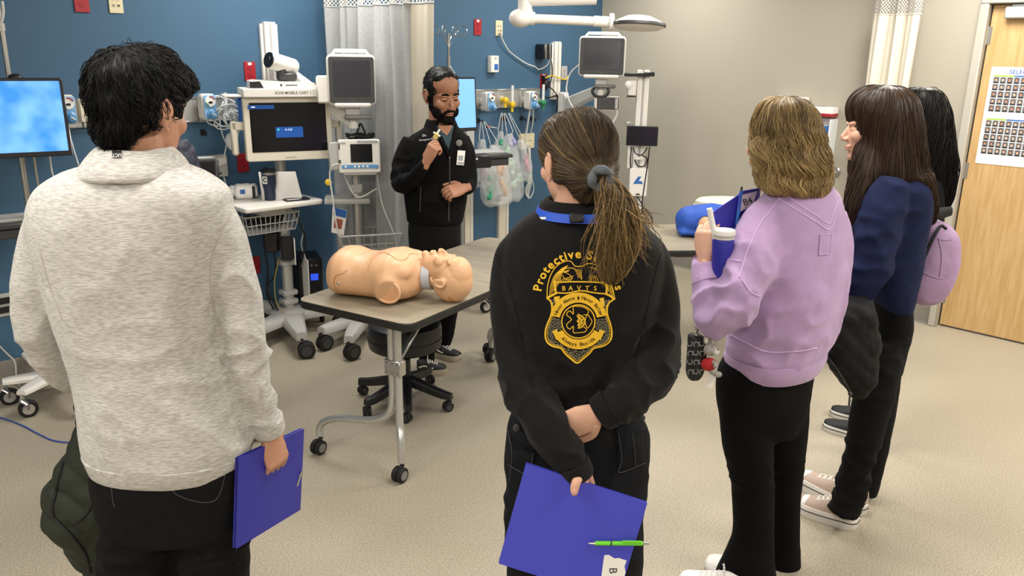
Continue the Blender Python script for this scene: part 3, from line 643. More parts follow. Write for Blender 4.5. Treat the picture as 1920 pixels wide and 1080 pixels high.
# ------------------------------------------------------------------ examination lamp hanging from the ceiling
def exam_lamp():
    Y = 4.0; j = at(984, 35, Y); t = thing('examination_lamp', 'white ceiling-hung examination lamp with a flat round head over the room', 'lamp', V((j.x, j.y, j.z)), 0)
    m = M(); m.cyl(at(984, 30, Y), V((j.x, j.y, CEIL)), .033); m.cyl(V((j.x, j.y, CEIL-.05)), V((j.x, j.y, CEIL)), .09); wpart('drop_pole', m, 'white_enamel', t)
    m = M(); m.tube([at(980, -2, Y), at(1050, -2, Y), at(1118, -4, Y)], [.034, .03, .03], 16); wpart('upper_arm', m, 'white_enamel', t)
    m = M(); c = at(976, 34, Y); m.ell(c, (.055, .055, .042), 20, 12); m.cyl(at(984, 18, Y), at(984, 36, Y), .038); wpart('joint', m, 'white_enamel', t)
    m = M(); m.tube([at(976, 34, Y), at(1003, 35, Y)], .03, 16); m.tube([at(1000, 35, Y), at(1115, 40, Y)], .021, 16); m.tube([at(1113, 40, Y), at(1148, 42, Y)], .025, 16); wpart('lower_arm', m, 'white_enamel', t)
    m = M(); m.tube([at(1142, 41.5, Y), at(1150, 42, Y)], .04, 18); wpart('collar', m, 'white_plastic', t)
    h = at(1197, 46, Y); rx = .125
    tilt = T(h, 0, R_(-4), R_(2))
    m = M(); m.lathe([(.02, .042), (.06, .036), (.10, .018), (rx, .004), (rx, -.004)], (0, 0, 0), 36); m.xf(tilt); hd = wpart('lamp_head', m, 'white_enamel', t)
    m = M(); m.lathe([(rx+.002, .006), (rx+.004, .002), (rx+.004, -.007), (rx+.001, -.01)], (0, 0, 0), 36); m.xf(tilt); obj('rim_band', m, 'dark_grey', hd)
    m = M(); m.lathe([(rx, -.008), (rx*.8, -.022), (rx*.5, -.026), (.01, -.027)], (0, 0, 0), 36); m.xf(tilt); obj('lens', m, 'white_plastic', hd)
exam_lamp()
# ------------------------------------------------------------------ rolling cart with the white screen
def screen_cart():
    b = onz(545, 618); t = thing('screen_cart', 'rolling telemedicine cart with a white-framed screen, shelf and wire basket', 'cart', V((b.x, b.y, 0)), 0)
    rz = RZ_BLUE; c = V((b.x, b.y, 0))
    def up(z): return c + V((0, 0, z))
    m = M(); m.cyl(up(.09), up(1.16), .036, n=22); wpart('pole', m, 'brushed', t)
    for z_ in (.2, .26, .46): m = M(); m.box(up(z_), (.10, .09, .035), .008, Matrix.Rotation(rz, 3, 'Z')); wpart('pole_clamp', m, 'grey_plastic', t)
    ends = [onz(568, 672), onz(632, 618), onz(470, 668), onz(490, 606)]
    m = M()
    for e in ends: foot_arm(m, c, V((e.x, e.y, 0)), .17, .075, .06, .05, .085, .115)
    m.lathe([(.13, .085), (.13, .14), (.10, .155), (.05, .16)], c, 24); wpart('base', m, 'grey_plastic', t)
    for e in ends: caster(t, e, R_(200), .052, .026, top=.125)
    # shelf
    sc = onz(505, 374, .885); sm = T(V((sc.x, sc.y, .885)), rz)
    m = M(); m.prism(rrect(.52, .40, .02, 4), 0, .028, .005, lambda q: V((q.x, q.z, q.y-.028))); m.xf(sm); wpart('shelf', m, 'white_plastic', t)
    m = M(); m.box((0, .02, -.06), (.16, .16, .07), .01); m.xf(sm); m.box(up(.83), (.12, .1, .08), .01, Matrix.Rotation(rz, 3, 'Z')); wpart('shelf_bracket', m, 'white_plastic', t)
    # wire basket under the shelf
    bc = onz(494, 415, .75); bm_ = T(V((bc.x, bc.y, .70)), rz); W_, D_, H_ = .36, .25, .11; m = M()
    for z_, k in ((0, .86), (H_*.5, .94), (H_, 1)):
        m.tube([V(q) for q in [(-W_/2*k, -D_/2*k, z_), (W_/2*k, -D_/2*k, z_), (W_/2*k, D_/2*k, z_), (-W_/2*k, D_/2*k, z_), (-W_/2*k, -D_/2*k, z_)]], .0034 if z_ < H_ else .0052, 6)
    n = 11
    for i in range(n+1):
        x = -W_/2+W_*i/n; m.tube([(x, -D_/2, H_), (x*.86, -D_/2*.86, 0), (x*.86, D_/2*.86, 0), (x, D_/2, H_)], .003, 5)
    for i in range(8):
        y = -D_/2+D_*i/7; m.tube([(-W_/2, y, H_), (-W_/2*.86, y*.86, 0), (W_/2*.86, y*.86, 0), (W_/2, y, H_)], .003, 5)
    m.xf(bm_); wpart('basket', m, 'grey_plastic', t)
    # screen
    s = at(541, 241, 4.93); X = T(s, R_(26), R_(-3)); w_, h_ = .515, .375
    hs, scn = flat_panel(t, 'screen_housing', X, w_, h_, .05, .035, 'cream_plastic', 'screen_dark', .018, .016)
    m = M(); m.box((0, .06, -.02), (.2, .09, .2), .02); m.xf(X); wpart('screen_mount', m, 'grey_plastic', t)
    for dx, dz, ww, hh, mt in ((-.155, .128, .15, .022, 'dialog_blue'), (.0, -.02, .16, .062, 'dialog_blue')):
        m = M(); m.box((dx, -.0275, dz), (ww, .001, hh)); m.xf(X); obj('dialog_window', m, mt, hs)
    tx = text_mesh('In Call', .016); tx.xf(X @ Matrix.Translation((-.005, -.0287, -.005))); obj('lettering', tx, 'dialog_text', hs, fix=False)
    m = M(); m.cyl((-.065, -.028, -.004), (-.065, -.029, -.004), .007); m.xf(X); obj('status_dot', m, 'teal_icon', hs)
    tx = M(); tx.box((-.2, -.0285, .128), (.022, .0006, .006)); tx.xf(X); obj('menu_mark', tx, 'dialog_text', hs, fix=False)
    tx = text_mesh('SAMSUNG', .014); tx.xf(X @ Matrix.Translation((0.0, -.0265, -h_/2+.018))); obj('lettering', tx, 'mid_grey', hs, fix=False)
    # side arms carrying the screen
    for sg, dx in ((-1, -.28), (1, .28)):
        m = M(); m.box((dx, .03, .02), (.09, .04, .05), .006); m.box((dx*1.11, .035, -.05), (.038, .05, .2), .01); m.xf(X); wpart('side_arm', m, 'cream_plastic', t)
    # top shelf box with the printed name
    k = at(525, 173, 4.95); K = T(k, R_(26)); m = M(); m.box((0, .03, 0), (.45, .24, .05), .005); m.xf(K); tb = wpart('top_tray', m, 'white_plastic', t)
    tx = text_mesh('SCHS MOBILE CART 1', .022, bold=.0004); tx.xf(K @ Matrix.Translation((.06, -.0905, 0))); obj('lettering', tx, 'dark_grey', tb, fix=False)
    m = M(); m.box((-.26, .02, -.018), (.14, .16, .012), .003); m.xf(K); wpart('side_tray', m, 'white_plastic', t)
    m = M(); m.box((-.20, .0, -.1), (.09, .04, .14), .008); m.xf(K); wpart('blue_bin', m, 'print_blue', t)
    # junction boxes and cables on the pole
    m = M(); m.box(up(.55)+V((-.075, -.03, .05)), (.085, .06, .13), .008); m.box(up(.55)+V((.03, -.07, .02)), (.075, .05, .15), .008, Euler((0, 0, R_(20)))); wpart('power_adapter', m, 'black_plastic', t)
    m = M(); m.box(up(.55)+V((.075, -.065, .0)), (.008, .06, .17), .002, Euler((0, 0, R_(20)))); wpart('adapter_bracket', m, 'white_plastic', t)
    m = M(); m.box(up(.34)+V((.12, .0, 0)), (.006, .14, .30), .002, Euler((0, 0, R_(30)))); wpart('side_plate', m, 'white_plastic', t)
    m = M()
    wire(m, [up(.8)+V((-.1, -.03, 0)), up(.62)+V((-.12, -.05, 0)), up(.42)+V((-.11, -.04, 0)), up(.25)+V((-.13, -.03, 0)), up(.14)+V((-.08, -.05, 0))], .006)
    wire(m, [up(.6)+V((-.07, -.03, 0)), up(.4)+V((-.06, -.05, 0)), up(.3)+V((-.12, -.05, 0)), up(.16)+V((-.05, -.09, 0))], .006)
    wire(m, [up(.9)+V((.04, -.03, 0)), up(.72)+V((.11, -.02, 0)), up(.6)+V((.13, .0, 0)), up(.45)+V((.09, .02, 0))], .006)
    for i in range(4): wire(m, [V((bc.x, bc.y, .74)) + V((random.uniform(-.12, .12), random.uniform(-.08, .08), random.uniform(-.02, .06))) for _ in range(5)], .007)
    wpart('cables', m, 'black_rubber', t)
    m = M(); wire(m, [up(.5)+V((-.03, -.04, 0)), up(.36)+V((-.06, -.08, 0)), up(.22)+V((-.05, -.1, 0)), up(.15)+V((.0, -.11, 0))], .003); mat('cable_yellow', 'a8963a', .5); wpart('yellow_cable', m, 'cable_yellow', t)
    m = M(); wire(m, [up(.78)+V((.05, .02, 0)), up(.68)+V((.12, .0, 0)), up(.58)+V((.1, .01, 0)), up(.48)+V((.12, .02, 0))], .005); wire(m, [X @ V(q) for q in ((.25, -.03, -.1), (.22, -.05, -.16), (.27, -.06, -.2), (.32, -.03, -.14), (.30, -.02, -.09), (.25, -.03, -.08))], .005); wpart('grey_cable', m, 'grey_plastic', t)
    return K, sm, c
CART_K, CART_SHELF, CART_C = screen_cart()
# codec and tracking camera standing on the cart
t = thing('video_codec', 'flat white video codec with a black end on top of the screen cart', 'codec', CART_K @ V((.0, .03, .025)), R_(26))
m = M(); m.prism([(-.17, 0), (.2, 0), (.2, .03), (-.14, .045), (-.17, .04)], -.08, .1, .004); obj('body', m, 'white_plastic', t)
m = M(); m.prism([(-.178, 0.002), (-.1, 0.002), (-.12, .040), (-.178, .036)], -.083, -.079, .001); obj('black_end', m, 'black_plastic', t)
tx = M(); tx.box((.0, -.081, .018), (.010, .002, .014)); tx.box((.06, -.081, .018), (.07, .002, .005)); obj('maker_mark', tx, 'dark_grey', t)
t = thing('tracking_camera', 'white cylindrical tracking camera with a black lens face on the screen cart', 'camera', CART_K @ V((.02, .03, .065)), R_(26))
m = M(); m.box((.03, 0, .025), (.11, .09, .05), .012); m.box((.0, .0, .06), (.05, .1, .06), .015, Euler((0, R_(25), 0))); obj('yoke', m, 'dark_grey', t)
a_, b_ = V((-.075, -.05, .12)), V((.085, .03, .075)); ax = (b_-a_).normalized()
m = M(); m.tube([a_, a_+ax*.01, b_-ax*.012, b_], [.047, .05, .05, .044], 28); obj('barrel', m, 'white_plastic', t)
m = M(); m.tube([a_-ax*.006, a_+ax*.002], [.044, .0475], 28); m.tube([a_-ax*.012, a_], [.02, .024], 20); obj('lens_face', m, 'black_plastic', t)
# things on the cart shelf
def shelf_pt(px, py): q = onz(px, py, .885); return V((q.x, q.y, .8855))
p = shelf_pt(507, 375); t = thing('travel_mug', 'dark navy steel travel mug with a white letter tag on the cart shelf', 'mug', p, 0)
m = M(); m.lathe([(.031, 0), (.033, .004), (.034, .06), (.043, .10), (.044, .155), (.045, .16)], (0, 0, 0), 28); mat('mug_navy', '1b2740', .35); obj('body', m, 'mug_navy', t)
m = M(); m.lathe([(.0455, .158), (.0465, .165), (.0465, .172), (.044, .175)], (0, 0, 0), 28); obj('steel_rim', m, 'steel', t)
m = M(); m.lathe([(.046, .172), (.047, .18), (.042, .188), (.02, .19)], (0, 0, 0), 28); m.box((-.02, -.01, .195), (.03, .02, .014), .004); obj('lid', m, 'black_plastic', t)
m = M(); m.prism(rrect(.032, .045, .003, 2), -.0015, .0, 0); m.xf(T((-.012, -.0445, .128), R_(-15))); lb = obj('tag', m, 'print_white', t)
tx = text_mesh('C', .036, bold=.0015); tx.xf(T((-.012, -.0465, .128), R_(-15))); obj('lettering', tx, 'print_black', lb, fix=False)
p = shelf_pt(462, 372); t = thing('wipes_pack', 'white packet with a blue logo wrapped in clear film on the cart shelf', 'packet', p, RZ_BLUE-R_(25))
m = M(); m.box((0, 0, .045), (.14, .1, .088), .018); k = fuse(m, .006, 6); displace(k, lambda c: .006*noise.noise(c*30)); obj('body', k, 'print_white', t)
m = M(); m.box((-.02, -.052, .05), (.028, .002, .026)); obj('blue_logo', m, 'print_blue', t)
m = M(); m.box((.045, -.052, .045), (.018, .003, .075), .001); obj('black_strip', m, 'print_black', t)
m = M(); m.ell((-.08, 0, .05), (.035, .04, .035), 12, 8); k = fuse(m, .006, 2); displace(k, lambda c: .012*noise.noise(c*50)); obj('film_end', k, 'tube_clear', t)
p = shelf_pt(528, 374); t = thing('document_sleeve', 'upright white document sheet with glossy glare spots leaning on the cart', 'paper', p, R_(12))
m = M(); m.prism([(-.115, 0), (.125, 0), (.09, .165), (-.13, .165)], -.002, .002, 0, lambda q: V((q.x, q.y+q.z*.28, q.z))); mat('gloss_white', 'eceae6', .12, spec=.7); obj('sheet', m, 'gloss_white', t)
p = shelf_pt(556, 375); t = thing('phone_tablet', 'small black tablet lying beside the white sheet on the cart shelf', 'tablet', p, R_(35))
m = M(); m.prism(rrect(.15, .08, .008, 3), 0, .009, .002, lambda q: V((q.x, q.z, q.y))); obj('body', m, 'black_plastic', t)
m = M(); m.box((-.03, -.03, .0105), (.08, .012, .002)); obj('label_strip', m, 'print_white', t)
# black battery tower on the floor behind the cart
p = onz(585, 606); t = thing('battery_backup', 'black battery backup tower with a small lit blue display under the cart', 'power supply', V((p.x, p.y, 0)), R_(20))
m = M(); m.box((0, .11, .27), (.17, .26, .36), .012); obj('case', m, 'black_plastic', t)
m = M(); m.box((0, -.023, .27), (.15, .012, .34), .006); obj('front_panel', m, 'dark_grey' if False else 'black_rubber', t)
mat('lcd_blue', '2a48c8', .3, emit=1.2); m = M(); m.box((.03, -.030, .33), (.05, .004, .045), .001); obj('display', m, 'lcd_blue', t)
m = M(); 
for i in range(4): m.cyl((-.045+.03*i, -.028, .41), (-.045+.03*i, -.033, .41), .007, n=12)
obj('buttons', m, 'mid_grey', t)
for sx in (-.07, .07):
    for sy in (.02, .2): m = M(); m.box((sx, sy, .045), (.03, .05, .09), .008); obj('foot', m, 'black_rubber', t)
# ------------------------------------------------------------------ vital signs monitor on a wheeled stand
def vitals_stand():
    b = onz(679, 622); c = V((b.x, b.y, 0)); t = thing('vitals_stand', 'wheeled vital signs monitor stand with wire basket behind the manikin table', 'monitor stand', c, 0)
    def up(z): return c + V((0, 0, z))
    m = M(); m.cyl(up(.08), up(1.09), .029, n=20); wpart('pole', m, 'brushed', t)
    ends = [onz(604, 658), onz(655, 676), onz(755, 640), onz(735, 605)]; m = M()
    for e in ends: foot_arm(m, c, V((e.x, e.y, 0)), .13, .07, .055, .045, .08, .11)
    m.lathe([(.10, .08), (.10, .13), (.07, .15), (.04, .155)], c, 22); wpart('base', m, 'grey_plastic', t)
    for e in ends: caster(t, e, R_(230), .05, .026, top=.12)
    X = T(at(673, 292, c.y-.06), R_(14), R_(-4)); 
    m = M(); m.prism(rrect(.25, .2, .012, 4), -.06, .09, .008); m.xf(X); bd = wpart('monitor_body', m, 'white_plastic', t)
    m = M(); m.prism(rrect(.13, .11, .003, 2, .012, .018), -.0625, -.058, .001); m.xf(X); obj('screen', m, 'screen_off', bd)
    m = M(); m.prism(rrect(.215, .022, .003, 2, .0, -.062), -.063, -.058, .001); m.xf(X); obj('key_strip', m, 'blue_knob', bd)
    m = M()
    for dx in (-.085, -.03, -.005, .02, .045): m.box((dx, -.0645, -.062), (.012, .003, .012), .002)
    m.xf(X); obj('keys', m, 'print_white', bd)
    m = M(); m.lathe([(.014, 0), (.014, .012), (.011, .016)], (.103, -.06, -.065), 18, 'y', Matrix.Diagonal((1, 1, 1))); m.xf(X); obj('dial', m, 'white_plastic', bd)
    m = M(); m.box((-.095, -.062, .08), (.03, .002, .006)); m.box((.05, -.062, .088), (.12, .002, .01)); m.xf(X); obj('top_label', m, 'print_grey', bd)
    m = M(); m.box((-.15, .02, .0), (.06, .12, .17), .008); m.xf(X); wpart('side_module', m, 'grey_plastic', t)
    m = M(); m.box((-.118, -.055, .06), (.01, .012, .04), .002); m.box((-.118, -.055, -.03), (.012, .03, .02), .002); m.xf(X); wpart('connectors', m, 'dark_grey', t)
    m = M(); m.box((0, .01, -.105), (.2, .13, .018), .004); m.xf(X); m.cyl(up(1.05), up(1.12), .035); wpart('monitor_tray', m, 'grey_plastic', t)
    m = M()
    for k in range(5): wire(m, [X @ V((random.uniform(-.1, .1), random.uniform(-.03, .06), .1+random.uniform(.0, .04))) for _ in range(5)], .006)
    wire(m, [X @ V(q) for q in ((-.02, .0, .1), (.0, .02, .15), (.02, .03, .19), (.05, .03, .12))], .006); wpart('cable_pile', m, 'black_rubber', t)
    m = M(); wire(m, [X @ V(q) for q in ((-.1, -.05, -.05), (-.15, -.05, -.05), (-.18, -.03, -.1), (-.17, -.03, -.25), (-.15, -.02, -.45), (-.12, 0, -.58))], .005)
    wire(m, [X @ V(q) for q in ((.1, .0, -.08), (.13, -.02, -.3), (.2, -.03, -.5), (.22, -.03, -.62))], .004); wire(m, [X @ V(q) for q in ((-.1, -.0, -.1), (-.05, -.02, -.22), (.0, -.02, -.25), (.1, -.02, -.2))], .004); wpart('patient_leads', m, 'tube_white', t)
    m = M(); m.lathe([(.012, 0), (.02, .003), (.02, .012), (.012, .014)], (-.19, -.03, -.155), 14, 'y'); m.xf(X); wpart('orange_clip', m, 'yellow', t)
    sh = onz(640, 374, .885); m = M(); m.prism(rrect(.28, .2, .01, 3), 0, .03, .004, lambda q: V((q.x, q.z, q.y-.015))); m.xf(T(V((sh.x+.03, sh.y+.05, .88)), R_(10))); wpart('shelf', m, 'grey_plastic', t)
    m = M(); m.box(up(.95), (.08, .07, .06), .008); wpart('pole_clamp', m, 'grey_plastic', t)
    bx = at(692, 455, c.y-.02); m = M(); W_, D_, H_ = .38, .24, .12
    for z_, k in ((0, .88), (H_*.5, .94), (H_, 1)): m.tube([V(q) for q in [(-W_/2*k, -D_/2*k, z_), (W_/2*k, -D_/2*k, z_), (W_/2*k, D_/2*k, z_), (-W_/2*k, D_/2*k, z_), (-W_/2*k, -D_/2*k, z_)]], .0034 if z_ < H_ else .0052, 6)
    for i in range(9): x = -W_/2+W_*i/8; m.tube([(x, -D_/2, H_), (x*.88, -D_/2*.88, 0), (x*.88, D_/2*.88, 0), (x, D_/2, H_)], .003, 5)
    for i in range(7): y = -D_/2+D_*i/6; m.tube([(-W_/2, y, H_), (-W_/2*.88, y*.88, 0), (W_/2*.88, y*.88, 0), (W_/2, y, H_)], .003, 5)
    m.xf(T(V((bx.x, bx.y, .56)), R_(18))); wpart('basket', m, 'grey_plastic', t)
    # instruction cards clipped to the pole
    cd = at(637, 412, c.y-.08); m = M(); m.prism([(-.04, .08), (.05, .06), (.02, -.1), (-.055, -.08)], -.002, .002); m.xf(T(cd, R_(5))); ca = wpart('instruction_card', m, 'print_white', t)
    m = M(); m.prism([(-.03, .078), (.048, .058), (.038, .01), (-.036, .03)], -.0035, -.002); m.xf(T(cd, R_(5))); obj('blue_block', m, 'print_blue', ca)
    mat('card_rust', 'a05a48', .6); m = M(); m.prism([(-.03, .01), (.02, .0), (.008, -.06), (-.04, -.05)], -.0035, -.002); m.xf(T(cd, R_(5))); obj('rust_picture', m, 'card_rust', ca)
vitals_stand()
# ------------------------------------------------------------------ blue-screen workstations on poles
def workstation(c, rz, scr, label, X, w_, h_, tray_z, tray_off, top=True, blue='screen_blue', ends=None):
    t = thing('workstation_stand', label, 'workstation', c, 0)
    def up(z): return c + V((0, 0, z))
    m = M(); m.cyl(up(.1), up(.3), .028, n=18); wpart('base_post', m, 'white_enamel', t)
    m = M(); m.cyl(up(.28), up(1.55), .016, n=14); m.cyl(up(.28)+V((.05, .02, 0)), up(1.5)+V((.05, .02, 0)), .007, n=10); wpart('pole', m, 'steel', t)
    hs, sn = flat_panel(t, 'screen_housing', X, w_, h_, .04, .014, 'black_plastic', blue, .01, .006)
    m = M(); m.box((0, .05, -.0), (.1, .08, .1), .01); m.xf(X); wpart('screen_mount', m, 'black_plastic', t)
    R3 = Matrix.Rotation(rz, 3, 'Z')
    tc = up(tray_z) + tray_off
    m = M(); m.box(tc, (.48, .26, .025), .005, R3); m.box(tc+V((0, 0, -.04)), (.44, .22, .05), .006, R3); wpart('keyboard_tray', m, 'dark_grey', t)
    m = M(); m.box(tc+V((0, -.0, .02)), (.42, .15, .018), .004, R3); wpart('keyboard', m, 'grey_plastic', t)
    m = M()
    for e in ends or []: foot_arm(m, c, V((e.x, e.y, 0)), .12, .06, .03, .025, .115, .12)
    wpart('base', m, 'white_enamel', t)
    for e in ends or []: caster(t, e, R_(215), .045, .028, hub='chrome', twin=False, fork='chrome', top=.125)
    return t
c = onz(108, 742); c = V((c.x, c.y, 0)); s = at(34, 221, 3.86)
ws = workstation(c, R_(40), None, 'workstation on a white wheeled base with a bright blue screen at the left edge', T(at(20, 222, 3.80), R_(33), R_(-4)), .46, .36, .93, V((-.17, -.04, 0)), ends=[onz(47, 783), onz(12, 760), onz(45, 690), onz(150, 780), onz(160, 715)])
m = M(); m.ell(at(29, 146, 3.86), (.032, .03, .02), 14, 8); m.box(at(26, 149, 3.86), (.06, .03, .012), .004); wpart('webcam', m, 'black_plastic', ws)
m = M(); wire(m, [at(92, 285, 3.95), at(100, 330, 4.0), at(120, 350, 4.1), at(140, 355, 4.2)], .004); wpart('lead', m, 'tube_white', ws)
# drip pole rising from the left workstation
q = V((c.x, c.y, 0)); z_ = at(12, 50, q.y).z
m = M(); m.tube([V((q.x, q.y, 1.5)), V((q.x, q.y, z_))], .0125, 12); m.cyl(V((q.x, q.y, z_-.02)), V((q.x, q.y, z_+.015)), .017); wpart('drip_pole', m, 'steel', ws)
m = M(); m.tube([V((q.x, q.y, z_)), V((q.x, q.y, z_+.3))], .0085, 10); wpart('drip_pole_upper', m, 'steel', ws)
for a in (0, 90, 180, 270): m = M(); wire(m, [V((q.x, q.y, z_+.25)), V((q.x, q.y, z_+.29)) + V((.09*math.cos(R_(a)), .09*math.sin(R_(a)), .03)), V((q.x, q.y, z_+.25)) + V((.13*math.cos(R_(a)), .13*math.sin(R_(a)), .03)), V((q.x, q.y, z_+.27)) + V((.10*math.cos(R_(a)), .10*math.sin(R_(a)), .08))], .004); wpart('hook', m, 'steel', ws)
m = M(); wire(m, [at(4, 2, q.y-.02), at(6, 25, q.y-.02), at(1, 45, q.y-.02), at(-8, 52, q.y-.02)], .006); wpart('drip_line', m, 'tube_white', ws)
# grey ventilator behind the left monitor
p = bw(87, 222, .16); t = thing('ventilator_module', 'purple-grey bedside device with a dark screen behind the blue-screen monitor', 'medical device', p, RZ_BLUE - R_(10))
mat('lilac_grey', '8f8b9a', .45); m = M(); m.box((0, 0, 0), (.16, .14, .27), .012); obj('body', m, 'lilac_grey', t)
m = M(); m.box((0, -.073, .04), (.11, .006, .12), .003); obj('screen', m, 'screen_off', t)
m = M(); m.box((-.02, -.072, .115), (.06, .004, .014)); obj('green_label', m, 'lime', t)
m = M(); m.box((0, -.073, -.065), (.11, .006, .03), .002); m.box((.01, -.075, -.1), (.05, .01, .03), .003); obj('keypad', m, 'white_plastic', t)
m = M(); m.box((.06, -.07, -.12), (.06, .02, .12), .003); tg = obj('card', m, 'print_white', t)
m = M(); 
for i in range(5): m.box((.06, -.0805, -.085-.016*i), (.04, .001, .006))
obj('print_lines', m, 'print_grey', tg)
# workstation behind the instructor
c = V((-.40, 5.70, 0)); X = T(at(857, 196, 5.62), R_(38), R_(-4))
ws2 = workstation(c, R_(30), None, 'workstation with a pale blue screen standing behind the instructor', X, .30, .36, 1.1, V((.12, -.12, 0)), blue='screen_pale', ends=[c+V((.24, .06, 0)), c+V((-.2, .1, 0)), c+V((-.18, -.2, 0)), c+V((.2, -.22, 0))])
tb = at(893, 300, 5.5); m = M(); m.box(tb, (.16, .2, .085), .01, Matrix.Rotation(R_(20), 3, 'Z')); bx = wpart('paper_tray', m, 'black_plastic', ws2)
m = M(); m.box(tb+V((.0, -.1, .002)), (.12, .012, .045), .003, Matrix.Rotation(R_(20), 3, 'Z')); m2 = obj('tray_opening', m, 'dark_grey', bx)
m = M(); m.box(at(886, 298, 5.37), (.07, .01, .012), .001); obj('paper_edge', m, 'print_white', bx)
p = bw(876, 185, .2); t = thing('bedside_device', 'slim grey bedside device with a green label at the end of the rail', 'medical device', p, RZ_BLUE)
m = M(); m.box((0, 0, 0), (.085, .08, .27), .008); obj('body', m, 'grey_plastic', t)
m = M(); m.box((0, -.042, -.01), (.055, .004, .13), .003); obj('screen', m, 'screen_off', t)
m = M(); m.box((0, -.042, .105), (.06, .004, .02)); obj('green_label', m, 'lime', t)
p = bw(877, 262, .2); t = thing('bedside_device', 'lower grey bedside device half hidden by the instructor', 'medical device', p, RZ_BLUE)
m = M(); m.box((0, 0, 0), (.075, .08, .22), .008); obj('body', m, 'grey_plastic', t)
m = M(); m.box((0, -.042, .09), (.05, .004, .015)); obj('green_label', m, 'lime', t)
# drip pole with four curled hooks behind the instructor
Y = 6.08; q = at(841, 130, Y); t = thing('iv_pole', 'chrome drip pole with curled hooks rising behind the instructor', 'drip pole', V((q.x, q.y, 0)), 0)
z0, z1 = at(841, 107, Y).z, at(840, 62, Y).z
m = M(); m.cyl(V((q.x, q.y, .08)), V((q.x, q.y, z0)), .014, n=14); wpart('lower_tube', m, 'chrome', t)
m = M(); m.cyl(V((q.x, q.y, z0)), V((q.x, q.y, z1)), .009, n=12); wpart('upper_tube', m, 'chrome', t)
for a in (0, 175, 70, 255):
    d = V((math.cos(R_(a)), math.sin(R_(a)), 0)); c0 = V((q.x, q.y, z1-.14)); m = M()
    pts = [c0, c0+d*.012+V((0, 0, .06)), c0+d*.05+V((0, 0, .12)), c0+d*.10+V((0, 0, .125))] + [c0+d*(.10+.033*math.sin(R_(k)))+V((0, 0, .158-.033-.0+.033*(1-math.cos(R_(k))))) for k in range(0, 330, 40)][1:]
    wire(m, pts, .0035, 6, 4); wpart('hook', m, 'chrome', t)
m = M()
for a in range(5): an = 2*math.pi*a/5+.3; foot_arm(m, V((q.x, q.y, 0)), V((q.x+.15*math.cos(an), q.y+.15*math.sin(an), 0)), .05, .03, .03, .02, .06, .05)
wpart('base', m, 'steel', t)
m = M(); wire(m, [V((q.x, q.y, z1-.1)), V((q.x+.01, q.y, z1-.22)), V((q.x+.06, q.y-.01, z1-.3)), V((q.x+.05, q.y-.01, z1-.36))], .003); wpart('line', m, 'tube_clear', t)
